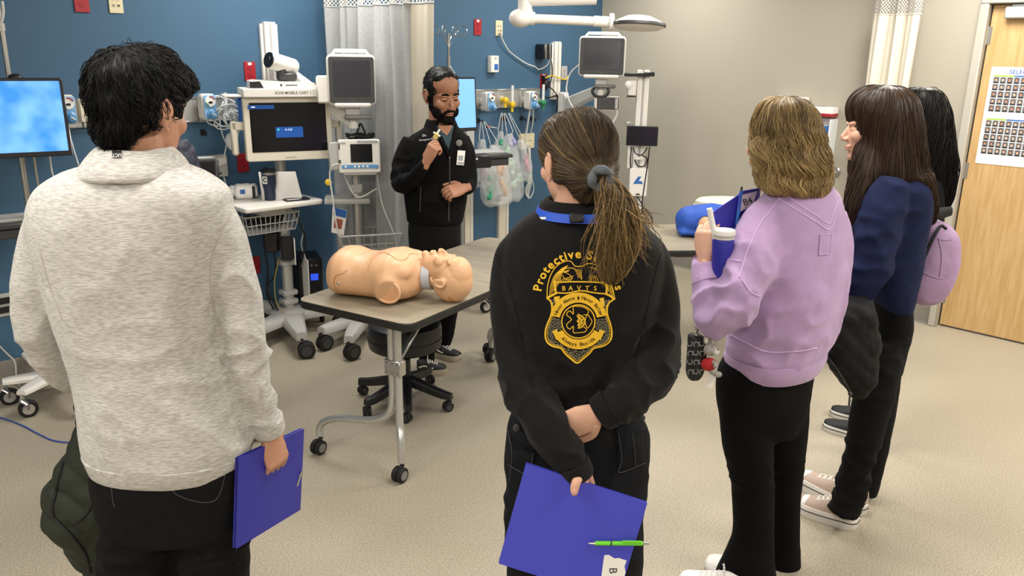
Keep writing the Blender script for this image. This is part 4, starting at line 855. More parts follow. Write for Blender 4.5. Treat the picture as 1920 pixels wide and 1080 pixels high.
# ------------------------------------------------------------------ stand with camera bracket and small screen by the grey wall
def simulator_stand():
    Y = 6.2; c = at(1194, 470, Y); c = V((c.x-.03, c.y, 0)); t = thing('screen_stand', 'slim white pole stand with a black screen and a blue-logo box by the grey wall', 'stand', c, 0)
    top = at(1205, 131, Y).z
    m = M()
    for dx in (-.026, .026): m.box(c+V((dx, 0, top/2+.05)), (.034, .045, top-.1), .004)
    wpart('pole', m, 'white_enamel', t)
    m = M(); m.box(c+V((0, .0, top/2+.05)), (.02, .03, top-.12)); wpart('groove', m, 'grey_plastic', t)
    m = M(); m.box(c+V((-.06, -.04, top-.035)), (.17, .05, .025), .004); m.box(c+V((.04, -.03, top-.03)), (.07, .05, .03), .004); wpart('camera_bar', m, 'black_plastic', t)
    m = M(); m.box(c+V((-.085, -.03, top-.13)), (.06, .05, .11), .006); m.ell(c+V((-.115, -.05, top-.11)), (.025, .028, .034), 14, 10); wpart('camera', m, 'white_plastic', t)
    m = M(); m.box(c+V((-.085, -.03, top-.19)), (.062, .052, .01), .002); wpart('camera_foot', m, 'black_plastic', t)
    s = at(1204, 255, Y-.06); X = T(s, R_(-6), R_(-2)); flat_panel(t, 'small_screen', X, .232, .145, .03, .008, 'black_plastic', 'screen_off', 0, .006)
    m = M(); m.box((-.1, .02, .085), (.06, .03, .03), .004); m.xf(X); wpart('screen_clamp', m, 'steel', t)
    b = at(1196, 341, Y-.05); m = M(); m.box(b, (.135, .06, .21), .004); wb = wpart('control_box', m, 'white_enamel', t)
    bp = b + V((.0, -.031, .01)); m = M(); m.prism([(-.04, -.02), (.035, -.02), (.025, 0), (.0, 0), (.02, .035), (-.005, .035)], -.001, .001); m.xf(T(bp)); obj('blue_logo', m, 'print_blue', wb)
    m = M(); m.box(b+V((0, -.031, -.09)), (.03, .004, .01), .001); obj('catch', m, 'black_plastic', wb)
    m = M(); m.box(at(1180, 295, Y-.02), (.03, .02, .16), .002); wpart('side_strip', m, 'white_enamel', t)
    m = M(); m.box(at(1200, 297, Y-.06), (.08, .02, .02), .003); wpart('cable_clip', m, 'white_plastic', t)
    m = M()
    wire(m, [at(x, y, Y-.07) for x, y in ((1184, 275), (1182, 310), (1190, 355), (1205, 385), (1222, 410), (1220, 425), (1205, 425))], .005)
    wire(m, [at(x, y, Y-.08) for x, y in ((1218, 275), (1214, 310), (1208, 350), (1204, 385), (1212, 410), (1222, 420))], .005)
    wire(m, [at(x, y, Y-.08) for x, y in ((1187, 276), (1192, 288), (1204, 290), (1214, 276))], .005); wire(m, [at(x, y, Y-.08) for x, y in ((1190, 300), (1196, 311), (1208, 311), (1213, 298), (1203, 290))], .005); wpart('cables', m, 'black_rubber', t)
    m = M(); m.ell(at(1196, 396, Y+.02), (.045, .02, .055), 14, 8); wpart('speaker', m, 'black_plastic', t)
    m = M()
    for a in range(4): an = 2*math.pi*a/4+.5; foot_arm(m, c, c+V((.28*math.cos(an), .28*math.sin(an), 0)), .08, .05, .03, .025, .06, .06)
    wpart('base', m, 'white_enamel', t)
    for a in range(4): an = 2*math.pi*a/4+.5; caster(t, c+V((.26*math.cos(an), .26*math.sin(an), 0)), an, .028, .016, top=.065)
simulator_stand()
# ------------------------------------------------------------------ clear bags of airway kit hanging under the rail
def bags_mat():
    m = bpy.data.materials.new('clear_bag'); m.use_nodes = True; nt = m.node_tree; b = nt.nodes['Principled BSDF']; b.inputs['Base Color'].default_value = (*lin('e4e7e6'), 1)
    b.inputs['Roughness'].default_value = .16; b.inputs['Alpha'].default_value = .34; b.inputs['Specular IOR Level'].default_value = .8; MAT['clear_bag'] = m
bags_mat()
mat('bag_pink', 'c9708e', .5); mat('bag_green', '2e9a72', .5); mat('bag_peach', 'dca46e', .5); mat('bag_mint', 'a9c2ae', .5); mat('bag_lilac', '9d97c8', .5)
def bag(px, yt, yb, wpx, off, label, tilt, fills, hook):
    a, b = bw(px, yt, off), bw(px+tilt, yb, off); t = thing('clear_bag', label, 'bag', V((a.x, a.y, a.z)), RZ_BLUE, 'clear bags hanging under the rail')
    H_ = a.z-b.z; W_ = wpx*m_px(a)*1.25; dx = (V((b.x, b.y, 0))-V((a.x, a.y, 0))).dot(A)
    rings = []
    for i in range(15):
        u = i/14; w_ = W_*(.22+.78*min(1, u*1.55))*(1-.0*u)*(1 if u < .9 else 1-2.6*(u-.9)); d_ = .03+.08*math.sin(min(1, u*1.15)*math.pi*.62)
        rings.append([V((dx*u + w_/2*math.cos(q), d_*.75*math.sin(q), -H_*u)) for q in np.linspace(0, 2*math.pi, 40, endpoint=False)])
    m = M(); m.loft(rings); me = m.mesh('clear_bag', 0); me = evalmesh(me, [('SUBSURF', dict(levels=1))])
    sd = V((px*.37, yb*.11, 0)); displace(me, lambda c: .016*noise.noise(V((c.x*16, c.y*16, c.z*7))+sd) + .007*noise.noise(c*42+sd)); me.polygons.foreach_set('use_smooth', [True]*len(me.polygons)); obj('film', me, 'clear_bag', t)
    for k, (ux, uz, rx, rz_, mt, ry) in enumerate(fills):
        m = M(); c_ = V((dx*uz+W_*ux, -.028, -H_*uz)); E3 = Euler((0, R_(ry), 0)).to_matrix()
        for q_ in range(7): m.ell(c_ + E3 @ V((random.uniform(-.6, .6)*rx, random.uniform(-.01, .01), random.uniform(-.75, .75)*rz_)), (rx*random.uniform(.35, .6), .022, rz_*random.uniform(.25, .45)), 12, 8, Euler((0, R_(ry+random.uniform(-25, 25)), 0)))
        me = fuse(m, .006, 1); displace(me, lambda c: .012*noise.noise(c*38)); obj('content', me, mt, t)
    h = bw(*hook, off-.04); hl = Matrix.Rotation(-RZ_BLUE, 3, 'Z') @ (h - a)
    for s in (-1, 1):
        m = M(); wire(m, [V((s*W_*.1, 0, -.01)), V((s*W_*.12, 0, .02))*1, V((hl.x+s*.006, hl.y, hl.z))], .0028, 5); obj('drawstring', m, 'tube_white', t)
    return t
bag(903, 262, 352, 36, .12, 'clear bag with pink contents hanging nearest the instructor', -4, [(.1, .55, .035, .09, 'bag_pink', 0), (-.15, .8, .05, .05, 'print_grey', 0)], (902, 228))
bag(925, 270, 386, 60, .25, 'clear bag with green and orange airway tubes in front of the others', 8, [(-.28, .68, .035, .10, 'bag_green', 12), (.12, .52, .04, .16, 'bag_peach', -20), (-.1, .85, .08, .05, 'print_grey', 0)], (908, 228))
bag(955, 248, 378, 50, .17, 'tall clear bag with pale green contents under the yellow flowmeter', 2, [(-.1, .38, .06, .10, 'bag_mint', 0), (0.05, .14, .03, .04, 'bag_lilac', 0), (.1, .68, .07, .09, 'bag_mint', 0)], (946, 212))
bag(938, 246, 330, 34, .10, 'clear bag with green roll tucked behind the tall bag', -2, [(-.05, .4, .045, .08, 'bag_green', 0)], (941, 212))
bag(976, 262, 340, 30, .11, 'small clear bag with a pink wrapper at the right of the bags', 6, [(.1, .55, .03, .10, 'bag_pink', -12)], (954, 212))
# little red tipped needle on the wall
p = bw(925, 238, .03); t = thing('red_tipped_lead', 'short pale lead with a red tip above the hanging bags', 'lead', p, RZ_BLUE)
m = M(); m.cyl((-.05, 0, .005), (.04, 0, -.012), .004); obj('shaft', m, 'tube_white', t)
m = M(); m.lathe([(.012, -.012), (.012, .004), (.004, .014)], (-.055, 0, .006), 12, 'x'); obj('tip', m, 'red_plastic', t)
# blue network cable on the floor at left
t = thing('network_cable', 'thin blue cable snaking over the floor at the left edge', 'cable', onz(60, 805), 0)
m = M(); wire(m, [onz(x, y, .004) for x, y in ((-60, 772), (0, 783), (40, 797), (75, 815), (105, 827), (150, 828), (220, 812))], .0035, 6, 8); mat('cable_blue', '2f4fa8', .4); wpart('cord', m, 'cable_blue', t)
t = thing('floor_cable', 'grey cable drooping down the baseboard beside the left workstation', 'cable', onz(30, 700), 0)
m = M(); wire(m, [bw(-10, 640, .02), bw(15, 665, .03), bw(28, 680, .05), onz(32, 715, .02), onz(45, 730, .004)], .005); wpart('cord', m, 'grey_plastic', t)
# ------------------------------------------------------------------ manikin table
def training_table(label, cn, e, l, W_, L_, legs, H_=.74, caster_=True):
    """cn: middle of the near short edge; e across, l along"""
    rz = math.atan2(e.y, e.x); t = thing('training_table', label, 'table', V((cn.x, cn.y, 0)), rz)
    TT = lambda q: V((q.x, q.z, q.y))
    m = M(); m.prism(rrect(W_, L_, .055, 6, 0, L_/2), H_-.003, H_, .001, TT); obj('laminate_top', m, 'laminate', t)
    m = M(); m.prism(rrect(W_+.004, L_+.004, .057, 6, 0, L_/2), H_-.036, H_-.0025, .004, TT); obj('edge_band', m, 'edge_black', t)
    m = M()
    for y in legs: m.box((0, y, H_-.05), (W_*.7, .05, .03), .004)
    m.box((0, (legs[0]+legs[1])/2, H_-.055), (.05, legs[1]-legs[0], .03), .004); obj('underframe', m, 'dark_grey', t)
    return t
e_ = V((.857, -.516, 0)); l_ = V((.516, .857, 0)); nc = V((-.656, 3.215, 0)) - l_*.03
tbl = training_table('training table with a wood-grain top and black edge carrying the manikin', nc, e_, l_, .62, 1.52, (.17, 1.35))
def c_leg(t, post, foot1, foot2, brace):
    posts = [post - e_*.017, post + e_*.017]
    for pp, ft in zip(posts, (foot1, foot2)):
        d = V((ft.x-pp.x, ft.y-pp.y, 0))
        z_c = .14
        pts = [V((pp.x, pp.y, .70)), V((pp.x, pp.y, .5)), V((pp.x, pp.y, .36)), pp*1 + d*.06 + V((0, 0, .275)), V((pp.x, pp.y, 0)) + d*.28 + V((0, 0, .225)), V((pp.x, pp.y, 0)) + d*.72 + V((0, 0, .195)), V((pp.x, pp.y, 0)) + d*.93 + V((0, 0, .16)), V((ft.x, ft.y, .12)), V((ft.x, ft.y, .085))]
        pts[3].z = .275
        m = M(); m.tube([V(q) for q in spline(pts, 5)], .0165, 14); wpart('leg_tube', m, 'brushed', t)
        caster(t, ft, R_(60), .034, .022, top=.09, hub='mid_grey')
    m = M(); m.box(post + V((0, 0, .5)), (.085, .045, .07), .004, Matrix.Rotation(math.atan2(e_.y, e_.x), 3, 'Z')); bk = wpart('bracket', m, 'steel', t)
    m = M()
    for dx in (-.03, 0, .03):
        for dz in (-.02, .02): q = post + e_*dx - l_*.0235 + V((0, 0, .5+dz)); m.cyl(q, q - l_*.003, .005, n=8)
    obj('rivets', m, 'mid_grey', bk)
    m = M(); m.box((post + V((0, 0, .5)) + brace)/2, (.03, .012, (post+V((0, 0, .5))-brace).length), .003, (brace-(post+V((0, 0, .5)))).to_track_quat('Z', 'Y').to_matrix()); wpart('brace', m, 'steel', t)
post = onz(741, 700, .47); post = V((post.x, post.y, 0))
c_leg(tbl, post, onz(602, 848), onz(754, 900), V((post.x, post.y, 0)) + e_*.05 + l_*.12 + V((0, 0, .68)))
far = nc + l_*1.36 + e_*.06
c_leg(tbl, V((far.x, far.y, 0)), far - e_*.29 + l_*.1, onz(918, 662), V((far.x, far.y, 0)) + e_*.05 - l_*.12 + V((0, 0, .68)))
# ------------------------------------------------------------------ head builder shared by manikin and people (local: +y face, +z crown)
def head_parts(m, neck=.17, nose=1.0, ears=True, jaw=1.0, neck_r=.054):
    m.ell((0, -.016, .03), (.076, .096, .09), 28, 18); m.ell((0, .03, -.03), (.063, .068, .088), 24, 16); m.ell((0, .012, .05), (.068, .085, .065), 24, 14)
    m.ell((0, .038, -.078), (.05*jaw, .052, .042), 20, 12); m.ell((0, .078, -.104), (.02*jaw, .018, .017), 14, 10)
    for s in (-1, 1):
        m.ell((s*.036, .066, -.028), (.028, .028, .026), 14, 10); m.ell((s*.03, .082, .016), (.03, .013, .009), 14, 8, Euler((0, s*R_(-8), s*R_(-22))))
        m.ell((s*.031, .077, -.004), (.017, .016, .011), 12, 8)
        m.ell((s*.0095, .104, -.041), (.008, .010, .007), 10, 8)
        if ears:
            m.ell((s*.081, -.010, -.008), (.008, .020, .031), 14, 10, Euler((R_(-12), 0, s*R_(-18))))
            pts = [(s*.074, .006, -.036), (s*.079, .0, -.044), (s*.084, -.014, -.03), (s*.09, -.026, -.006), (s*.09, -.024, .014), (s*.086, -.008, .022), (s*.078, .006, .012), (s*.075, .008, -.002)]
            m.tube([V(q) for q in spline(pts, 4)], .0046, 8)
    m.tube([(0, .088, .006), (0, .100, -.014), (0, .112, -.032), (0, .112, -.040), (0, .098, -.046)], [.007, .008, .0105*nose, .0095*nose, .006], 12)
    m.ell((0, .093, -.066), (.024, .012, .0065), 16, 8); m.ell((0, .091, -.077), (.021, .012, .007), 16, 8)
    if neck: m.tube([(0, -.012, -.05), (0, -.022, -.10), (0, -.036, -.10-neck*.5), (0, -.045, -.08-neck)], [neck_r*.98, neck_r, neck_r, neck_r*1.12], 22)
    return m
# ------------------------------------------------------------------ manikin torso lying on the table
def manikin():
    w0 = onz(640, 505, .84); h0 = onz(868, 528, .83); ax = V((h0.x-w0.x, h0.y-w0.y, 0)); L = ax.length; rz = math.atan2(ax.y, ax.x)
    o = V((w0.x, w0.y, .7405)); t = thing('manikin_torso', 'tan resuscitation manikin torso lying face up on the training table', 'manikin', o, rz)
    m = M()
    # (x, half width, height, lift, flat)
    secs = [(-.03, .09, .12, .03), (-.018, .125, .17, .01), (.02, .145, .205, .0), (.08, .150, .205, .0), (.14, .146, .188, .0), (.20, .152, .188, 0), (.27, .168, .206, 0), (.33, .176, .214, 0), (.385, .170, .20, .002), (.425, .135, .172, .01), (.455, .09, .14, .025), (.475, .062, .11, .04)]
    k = L/.69; rings = []
    for x, hw, h, lf in secs:
        rings.append([V((x*k, hw*math.copysign(abs(math.cos(a))**.85, math.cos(a)), lf + h/2 + h/2*math.copysign(abs(math.sin(a))**.8, math.sin(a)))) for a in np.linspace(0, 2*math.pi, 40, endpoint=False)])
    m.loft(rings)
    for s in (-1, 1):   # shoulder stumps
        m.tube([(.32*k, s*.11, .085), (.34*k, s*.145, .075), (.352*k, s*.168, .066)], [.088, .076, .060], 22, flat=.85)
        m.ell((.37*k, s*.10, .14), (.07, .06, .05), 16, 10)
    m.tube([(.43*k, 0, .11), (.5*k, 0, .108), (.55*k, 0, .108)], [.068, .056, .054], 22)
    me = fuse(m, .006, 10)
    hd = M(); head_parts(hd, 0, .8, True, 1.0); hd.xf(T((.60*k, 0, .092)) @ Matrix(((0, 0, 1, 0), (-1, 0, 0, 0), (0, -1, 0, 0), (0, 0, 0, 1))).transposed().to_4x4() if False else T((.598*k, 0, .108)) @ Matrix(((0, .12, .99, 0), (1, 0, 0, 0), (0, .99, -.12, 0), (0, 0, 0, 1))) @ Matrix.Scale(1.0, 4))
    hm = fuse(hd, .0038, 3); a = mesh_to_M(me).join(mesh_to_M(hm)); bpy.data.meshes.remove(me); bpy.data.meshes.remove(hm)
    body = obj('body', a, 'manikin_skin', t, sharp=0, fix=False)
    bvh = BVHTree.FromPolygons([V(v) for v in a.v], a.f)
    def line(pts, name, r=.0022, d=(0, 0, -1), mt='manikin_line'):
        m = M(); out = []
        for p in spline([V(q) for q in pts], 8):
            h = bvh.ray_cast(V(p) - V(d)*.5, V(d))[0]
            if h is not None: out.append(h - V(d)*(-.0004))
        m.tube(out, r, 5); return obj(name, m, mt, t)
    side = (0, .86, -.5)
    line([(.235*k, -.16, .20), (.24*k, -.06, .2), (.28*k, -.05, .2), (.33*k, -.085, .2), (.385*k, -.10, .2), (.405*k, -.06, .2), (.40*k, 0, .2), (.42*k, .05, .2)], 'chest_seam')
    line([(.055*k, -.18, .06), (.04*k, -.18, .095), (.055*k, -.18, .13), (.09*k, -.17, .135), (.115*k, -.16, .15)], 'hip_seam', d=side)
    line([(.14*k, -.04, .2), (.155*k, .02, .2), (.15*k, .08, .2)], 'rib_line', .0016)
    m = M(); h = bvh.ray_cast(V((.065*k, -.4, .08)), V((0, 1, 0)))[0]; m.ell(h, (.006, .005, .006), 10, 8); h = bvh.ray_cast(V((.15*k, -.4, .075)), V((0, 1, 0)))[0]; m.ell(h, (.003, .003, .003), 8, 6); obj('rivet', m, 'steel', t)
    m = M(); rr = [V((.352*k + .050*math.cos(a), -.1715, .066+.043*math.sin(a))) for a in np.linspace(0, 2*math.pi, 24, endpoint=False)]; m.add(rr, [tuple(range(24))]); mat('manikin_hollow', 'd09a70', .5); m.v = [(v[0], v[1]+.004, v[2]) for v in m.v]; obj('arm_socket', m, 'manikin_hollow', t)
    m = M(); m.tube([V((.352*k + .052*math.cos(a), -.166, .066+.046*math.sin(a))) for a in np.linspace(0, 2*math.pi, 30)], .006, 8); obj('socket_rim', m, 'manikin_skin', t)
    # neck collar band
    m = M(); rings = [[V((.505*k + dx*(1) + .018*math.sin(a)*0, (r)*math.cos(a), .108 + r*math.sin(a)*.98)) for a in np.linspace(0, 2*math.pi, 36, endpoint=False)] for dx, r in ((-.018, .058), (-.018, .067), (.018, .067), (.018, .058))]
    m.loft(rings, False); obj('neck_collar', m, 'collar_grey', t)
    # engraved hair strands
    m = M()
    for i in range(26):
        a0 = random.uniform(-2.6, -.5); x0 = .60*k + random.uniform(-.02, .06)
        pts = []
        for j in range(7):
            an = a0 + j*.09*random.choice((1, 1)); d = V((.25+.05*j, math.cos(an), math.sin(an))).normalized(); c = V((.61*k, 0, .085)); h = bvh.ray_cast(c + d*.4, -d)[0]
            if h is not None: pts.append(h)
        if len(pts) > 3: m.tube(pts, .0011, 4)
    obj('hair_grooves', m, 'manikin_line', t)
manikin()
# ------------------------------------------------------------------ round stool under the table
def stool():
    c = onz(762, 752); c = V((c.x, c.y, 0)); t = thing('rolling_stool', 'black round padded stool on five casters under the manikin table', 'stool', c, 0)
    m = M(); m.lathe([(.10, .30), (.165, .302), (.185, .315), (.19, .34), (.19, .41), (.183, .435), (.15, .447), (.02, .45)], c, 40); mat('black_vinyl', '141417', .35); wpart('seat', m, 'black_vinyl', t)
    m = M(); m.lathe([(.191, .362), (.1935, .366), (.191, .37)], c, 40); wpart('seat_piping', m, 'black_rubber', t)
    m = M(); m.cyl(c+V((0, 0, .1)), c+V((0, 0, .24)), .026); m.cyl(c+V((0, 0, .24)), c+V((0, 0, .31)), .014); wpart('gas_lift', m, 'black_plastic', t)
    for e in (onz(675, 787), onz(768, 806), onz(846, 770), onz(690, 742), onz(800, 722)):
        d = V((e.x-c.x, e.y-c.y, 0)); d = d.normalized()*.27; m = M(); foot_arm(m, c, c+d, .06, .04, .05, .035, .10, .062); wpart('base_arm', m, 'black_plastic', t)
        caster(t, c+d*.97, math.atan2(d.y, d.x)+1.0, .026, .018, top=.075)
stool()
# ------------------------------------------------------------------ second table with covered manikin
t2 = training_table('grey-topped table with black edge standing by the grey wall', V((1.46, 4.45, 0)), V((1, .12, 0)), V((0, 1, 0)), 1.52, .70, (.12, .58))
rz2 = math.atan2(.12, 1)
for px, y in ((-.14, .1), (.66, .1), (-.14, .6), (.66, .6)):
    m = M(); m.box((px, y, .355), (.05, .05, .71), .006); obj('leg', m, 'cream_plastic', t2)
p = onz(1345, 442, .74)
t = thing('covered_manikin', 'small manikin torso in a blue jacket lying on the second table', 'manikin', V((1.21, 4.80, .7405)), R_(-6))
mat('cover_blue', '1f4fb0', .65, bump=.25, bscale=60)
m = M(); m.ell((-.02, 0, .09), (.20, .15, .10), 26, 16); m.ell((-.13, 0, .085), (.10, .13, .085), 20, 12); m.box((-.03, 0, .03), (.38, .25, .05), .02)
me = fuse(m, .008, 8); displace(me, lambda c: .008*noise.noise(V((c.x*14, c.y*14, c.z*6)))); obj('jacket', me, 'cover_blue', t)
m = M(); m.ell((-.06, -.115, .07), (.055, .04, .075), 20, 12, Euler((0, R_(-18), 0))); obj('arm_stub', m, 'manikin_skin', t)
m = M(); m.tube([V((-.06, -.128, .07)) + Euler((0, R_(-18), 0)).to_matrix() @ V((.054*math.cos(a), -.002, .074*math.sin(a))) for a in np.linspace(0, 2*math.pi, 30)], .006, 6); obj('sleeve_edge', m, 'cover_blue', t)
m = M(); m.ell((.24, 0, .1), (.09, .08, .09), 20, 12); me = fuse(m, .006, 3); obj('head', me, 'manikin_skin', t)
m = M(); wire(m, [V((-.05+.012*k_, -.1-.004*math.sin(k_*1.7), .168+.006*math.sin(k_*2.1)-.0005*k_)) for k_ in range(11)], .0022, 6, 4); obj('white_script', m, 'print_white', t)
p = onz(1350, 372, .80)
t = thing('cream_case', 'cream plastic lid-shaped case lying behind the blue-jacketed manikin', 'case', V((1.36, 5.07, .7405)), R_(-4))
m = M(); m.lathe([(.2, 0), (.205, .01), (.20, .018)], (0, 0, 0), 36); m.v = [(v[0]*1.1, v[1]*.62, v[2]+.115) for v in m.v]; obj('rim', m, 'cream_plastic', t)
m = M(); m.lathe([(.195, 0), (.19, .03), (.17, .045), (.02, .05)], (0, 0, 0), 36); m.v = [(v[0]*1.1, v[1]*.62, v[2]+.13) for v in m.v]; obj('lid', m, 'cream_plastic', t)
m = M(); m.lathe([(.17, 0), (.185, .02), (.195, .12)], (0, 0, 0), 36); m.v = [(v[0]*1.1, v[1]*.62, v[2]) for v in m.v]; obj('tub', m, 'cream_plastic', t)
m = M(); m.box((.02, -.06, .175), (.05, .02, .006), .002); obj('label', m, 'card_rust', t)
# ------------------------------------------------------------------ people: shared builders
mat('skin_light', 'd4a58c', .5, var=.06, vscale=25, spec=.4); mat('skin_warm', 'bf8d73', .5, var=.06, vscale=25, spec=.4); mat('skin_brown', 'a2745a', .48, var=.07, vscale=25, spec=.4)
def heather():
    m = mat('heather_grey', 'b6b2ac', .9, var=1, col2='dad8d3', vscale=62, stretch=(1, 1, 7), detail=6, bump=.5, bscale=420, sheen=.2, lo=.38, hi=.60); return m
heather()
mat('jersey_black', '121112', .85, spec=.2, var=.15, vscale=40, bump=.35, bscale=450, sheen=.05); mat('jersey_lilac', 'b496c2', .88, var=.07, vscale=14, bump=.45, bscale=420, sheen=.25); mat('seam_lilac', 'c9addb', .9)
mat('fleece_navy', '1a2142', .9, spec=.2, var=.12, vscale=30, bump=.5, bscale=400); mat('fleece_black', '0b0b0c', .9, spec=.15, bump=.3, bscale=350)
mat('denim_black', '0c0c0e', .85, spec=.2, var=.2, vscale=50, bump=.3, bscale=600); mat('cargo_black', '0f1116', .85, spec=.2, var=.2, vscale=40, bump=.3, bscale=600); mat('legging_black', '09090a', .85, spec=.15, bump=.2, bscale=300)
mat('puffer_green', '2c3028', .7, spec=.25, bump=.3, bscale=60); mat('puffer_black', '141416', .7, spec=.25, bump=.3, bscale=60); mat('puffer_navy', '1b2036', .65, bump=.3, bscale=60)
mat('scrub_teal', '2c4148', .8); mat('stitch', '3a3c42', .8); mat('seam_grey', 'b5afa4', .9)
mat('shoe_white', 'e9e6e2', .5); mat('shoe_taupe', 'b39e90', .7); mat('shoe_black', '151517', .6); mat('sole_white', 'ddd9d2', .6); mat('sole_cream', 'b9ad98', .6); mat('lace', 'e6e2da', .8); mat('nail', 'e0ac98', .25)
hair_mat('hair_black', '050506', '171617', .5, .22); hair_mat('hair_brown', '261d16', 'ab8c5c', .45); hair_mat('hair_blonde', '4c3a26', 'c8aa74', .45); hair_mat('hair_darkbrown', '20150f', '56402f', .42); hair_mat('hair_soft_black', '0c0a0a', '2c2523', .45, .25); hair_mat('beard_black', '0a0807', '1d1613', .8, .15)
def ring_px(y, xl, xr, Y, ry, yaw=0.0, pw=2.3, n=44, tilt=0.0):
    """horizontal cross-section whose silhouette meets photo row y from xl to xr at depth Y; yaw turns it about the vertical"""
    c = at((xl+xr)/2, y, Y); hw = (xr-xl)/2*m_px(c)
    sy = math.sin(yaw); cy = math.cos(yaw); rx = math.sqrt(max(hw*hw-(ry*sy)**2, 1e-5))/max(abs(cy), .35)
    out = []
    for i in range(n):
        a = 2*math.pi*i/n; ca, sa = math.cos(a), math.sin(a)
        x = rx*math.copysign(abs(ca)**(2/pw), ca); q = ry*math.copysign(abs(sa)**(2/pw), sa)
        out.append(c + V((x*cy - q*sy, x*sy + q*cy, tilt*q)))
    return out
def rings_px(m, rows, yaw=0.0, pw=2.3, k=4):
    """rows: (y, xl, xr, Y, ry); refined by a spline so that the loft is smooth"""
    fine = spline(rows, k); m.loft([ring_px(r[0], r[1], r[2], r[3], r[4], yaw, pw) for r in fine]); return m
def limb_px(m, pts, n=20, k=5, flat=1.0):
    """pts: (x, y, Y, radius in photo px)"""
    W_ = []
    for x, y, Y, r in pts: p = at(x, y, Y); W_.append((p.x, p.y, p.z, r*m_px(p)))
    W_ = spline(W_, k); m.tube([V(q[:3]) for q in W_], [max(.002, q[3]) for q in W_], n, flat=flat); return m
def limb(m, pts, n=20, k=5, flat=1.0):
    W_ = spline(pts, k); m.tube([V(q[:3]) for q in W_], [max(.002, q[3]) for q in W_], n, flat=flat); return m
def ridged(c): return (1-abs(noise.noise(c)))**3
def cloth_fold(me, amp=.008, sc=(6, 6, 9), fine=.002, seed=0, zones=()):
    """soft folds; zones = (centre, radius, amp, wave vector) add creases where the cloth bunches"""
    s = V((seed*3.1, seed*1.7, seed*2.3)); S = V(sc)
    def fn(c):
        d = amp*(noise.noise(V((c.x*S.x, c.y*S.y, c.z*S.z))+s)) + fine*noise.noise(c*26+s)
        for z_, r, a, w_ in zones:
            q = (c-z_).length/r
            if q < 1: d += a*(1-q*q)*(ridged(V((c.x*w_[0], c.y*w_[1], c.z*w_[2]))+s)-.55)*2
        return d
    return displace(me, fn)
def hand(m, w, d, nrm, thumb_side, curl=(.5, .5, .5, .5), spread=.06, thumb=(.5, .4), sc=1.0, joint=(1, 1.1, .8), palm=.085):
    """w wrist, d towards the knuckles, nrm back of the hand, thumb_side +1/-1 along d x nrm; curl per finger in radians per joint"""
    f = V(d).normalized(); u = (V(nrm) - f*V(nrm).dot(f)).normalized(); l = f.cross(u)*thumb_side; w = V(w)
    rings = []
    for t_, hw, th in ((-.03, .024, .019), (0, .026, .018), (.025, .034, .017), (.055, .041, .015), (palm, .040, .0125), (palm+.008, .034, .009)):
        rings.append([w + f*t_*sc + l*(hw*sc*math.cos(a)) + u*(th*sc*math.sin(a)) for a in np.linspace(0, 2*math.pi, 20, endpoint=False)])
    m.loft(rings); tips = []
    for i, (off, ln, r) in enumerate(((.030, .072, .0088), (.0105, .080, .0090), (-.0095, .074, .0086), (-.0285, .058, .0076))):
        p = w + f*(palm-.012)*sc + l*off*sc; a = 0.0; side = spread*(1.5-i); pts = [(p.x, p.y, p.z, r*sc*1.1)]; dirv = (f + l*side).normalized(); p = p + dirv*.012*sc; pts.append((p.x, p.y, p.z, r*sc*1.08))
        for j, q in enumerate((.46, .31, .23)):
            a += curl[i]*joint[j]; dv = (dirv*math.cos(a) - u*math.sin(a)).normalized(); p = p + dv*ln*q*sc; pts.append((p.x, p.y, p.z, r*sc*(1-.1*j)))
        W_ = spline(pts, 4); m.tube([V(x[:3]) for x in W_], [x[3] for x in W_], 12); m.ell(p, (r*sc*.82,)*3, 10, 8); tips.append((p, dv))
    if thumb is None: return tips
    p = w + f*.022*sc + l*.024*sc; pts = [(p.x, p.y, p.z, .015*sc)]; a0, a1 = thumb
    dv = (f*.55 + l*.75 - u*a0).normalized(); p = p + dv*.036*sc; pts.append((p.x, p.y, p.z, .0125*sc)); dv = (f*.85 + l*(.5-a1) - u*a0*1.1).normalized(); p = p + dv*.030*sc; pts.append((p.x, p.y, p.z, .0102*sc))
    dv = (f*.95 + l*(.25-a1) - u*a0).normalized(); p = p + dv*.026*sc; pts.append((p.x, p.y, p.z, .0086*sc))
    W_ = spline(pts, 4); m.tube([V(x[:3]) for x in W_], [x[3] for x in W_], 12); m.ell(p, (.0082*sc,)*3, 10, 8); tips.append((p, dv)); return tips
def body_mesh(head, hands, core, face_voxel=.0036):
    """one skin surface: head with neck, hands and the body under the clothes"""
    out = M()
    for part, vx, sm in ((head, face_voxel, 3), (hands, .0024, 3), (core, .014, 3)):
        if part is None or not part.v: continue
        me = fuse(part, vx, sm); out.join(mesh_to_M(me)); bpy.data.meshes.remove(me)
    return out
def head_at(c, phi, pitch=0.0, roll=0.0, sc=1.0):
    """phi: 0 looks away from the camera along +y, positive turns to the right; pitch > 0 looks down"""
    return Matrix.Translation(V(c)) @ Matrix.Rotation(-phi, 4, 'Z') @ Matrix.Rotation(-pitch, 4, 'X') @ Matrix.Rotation(roll, 4, 'Y') @ Matrix.Scale(sc, 4)
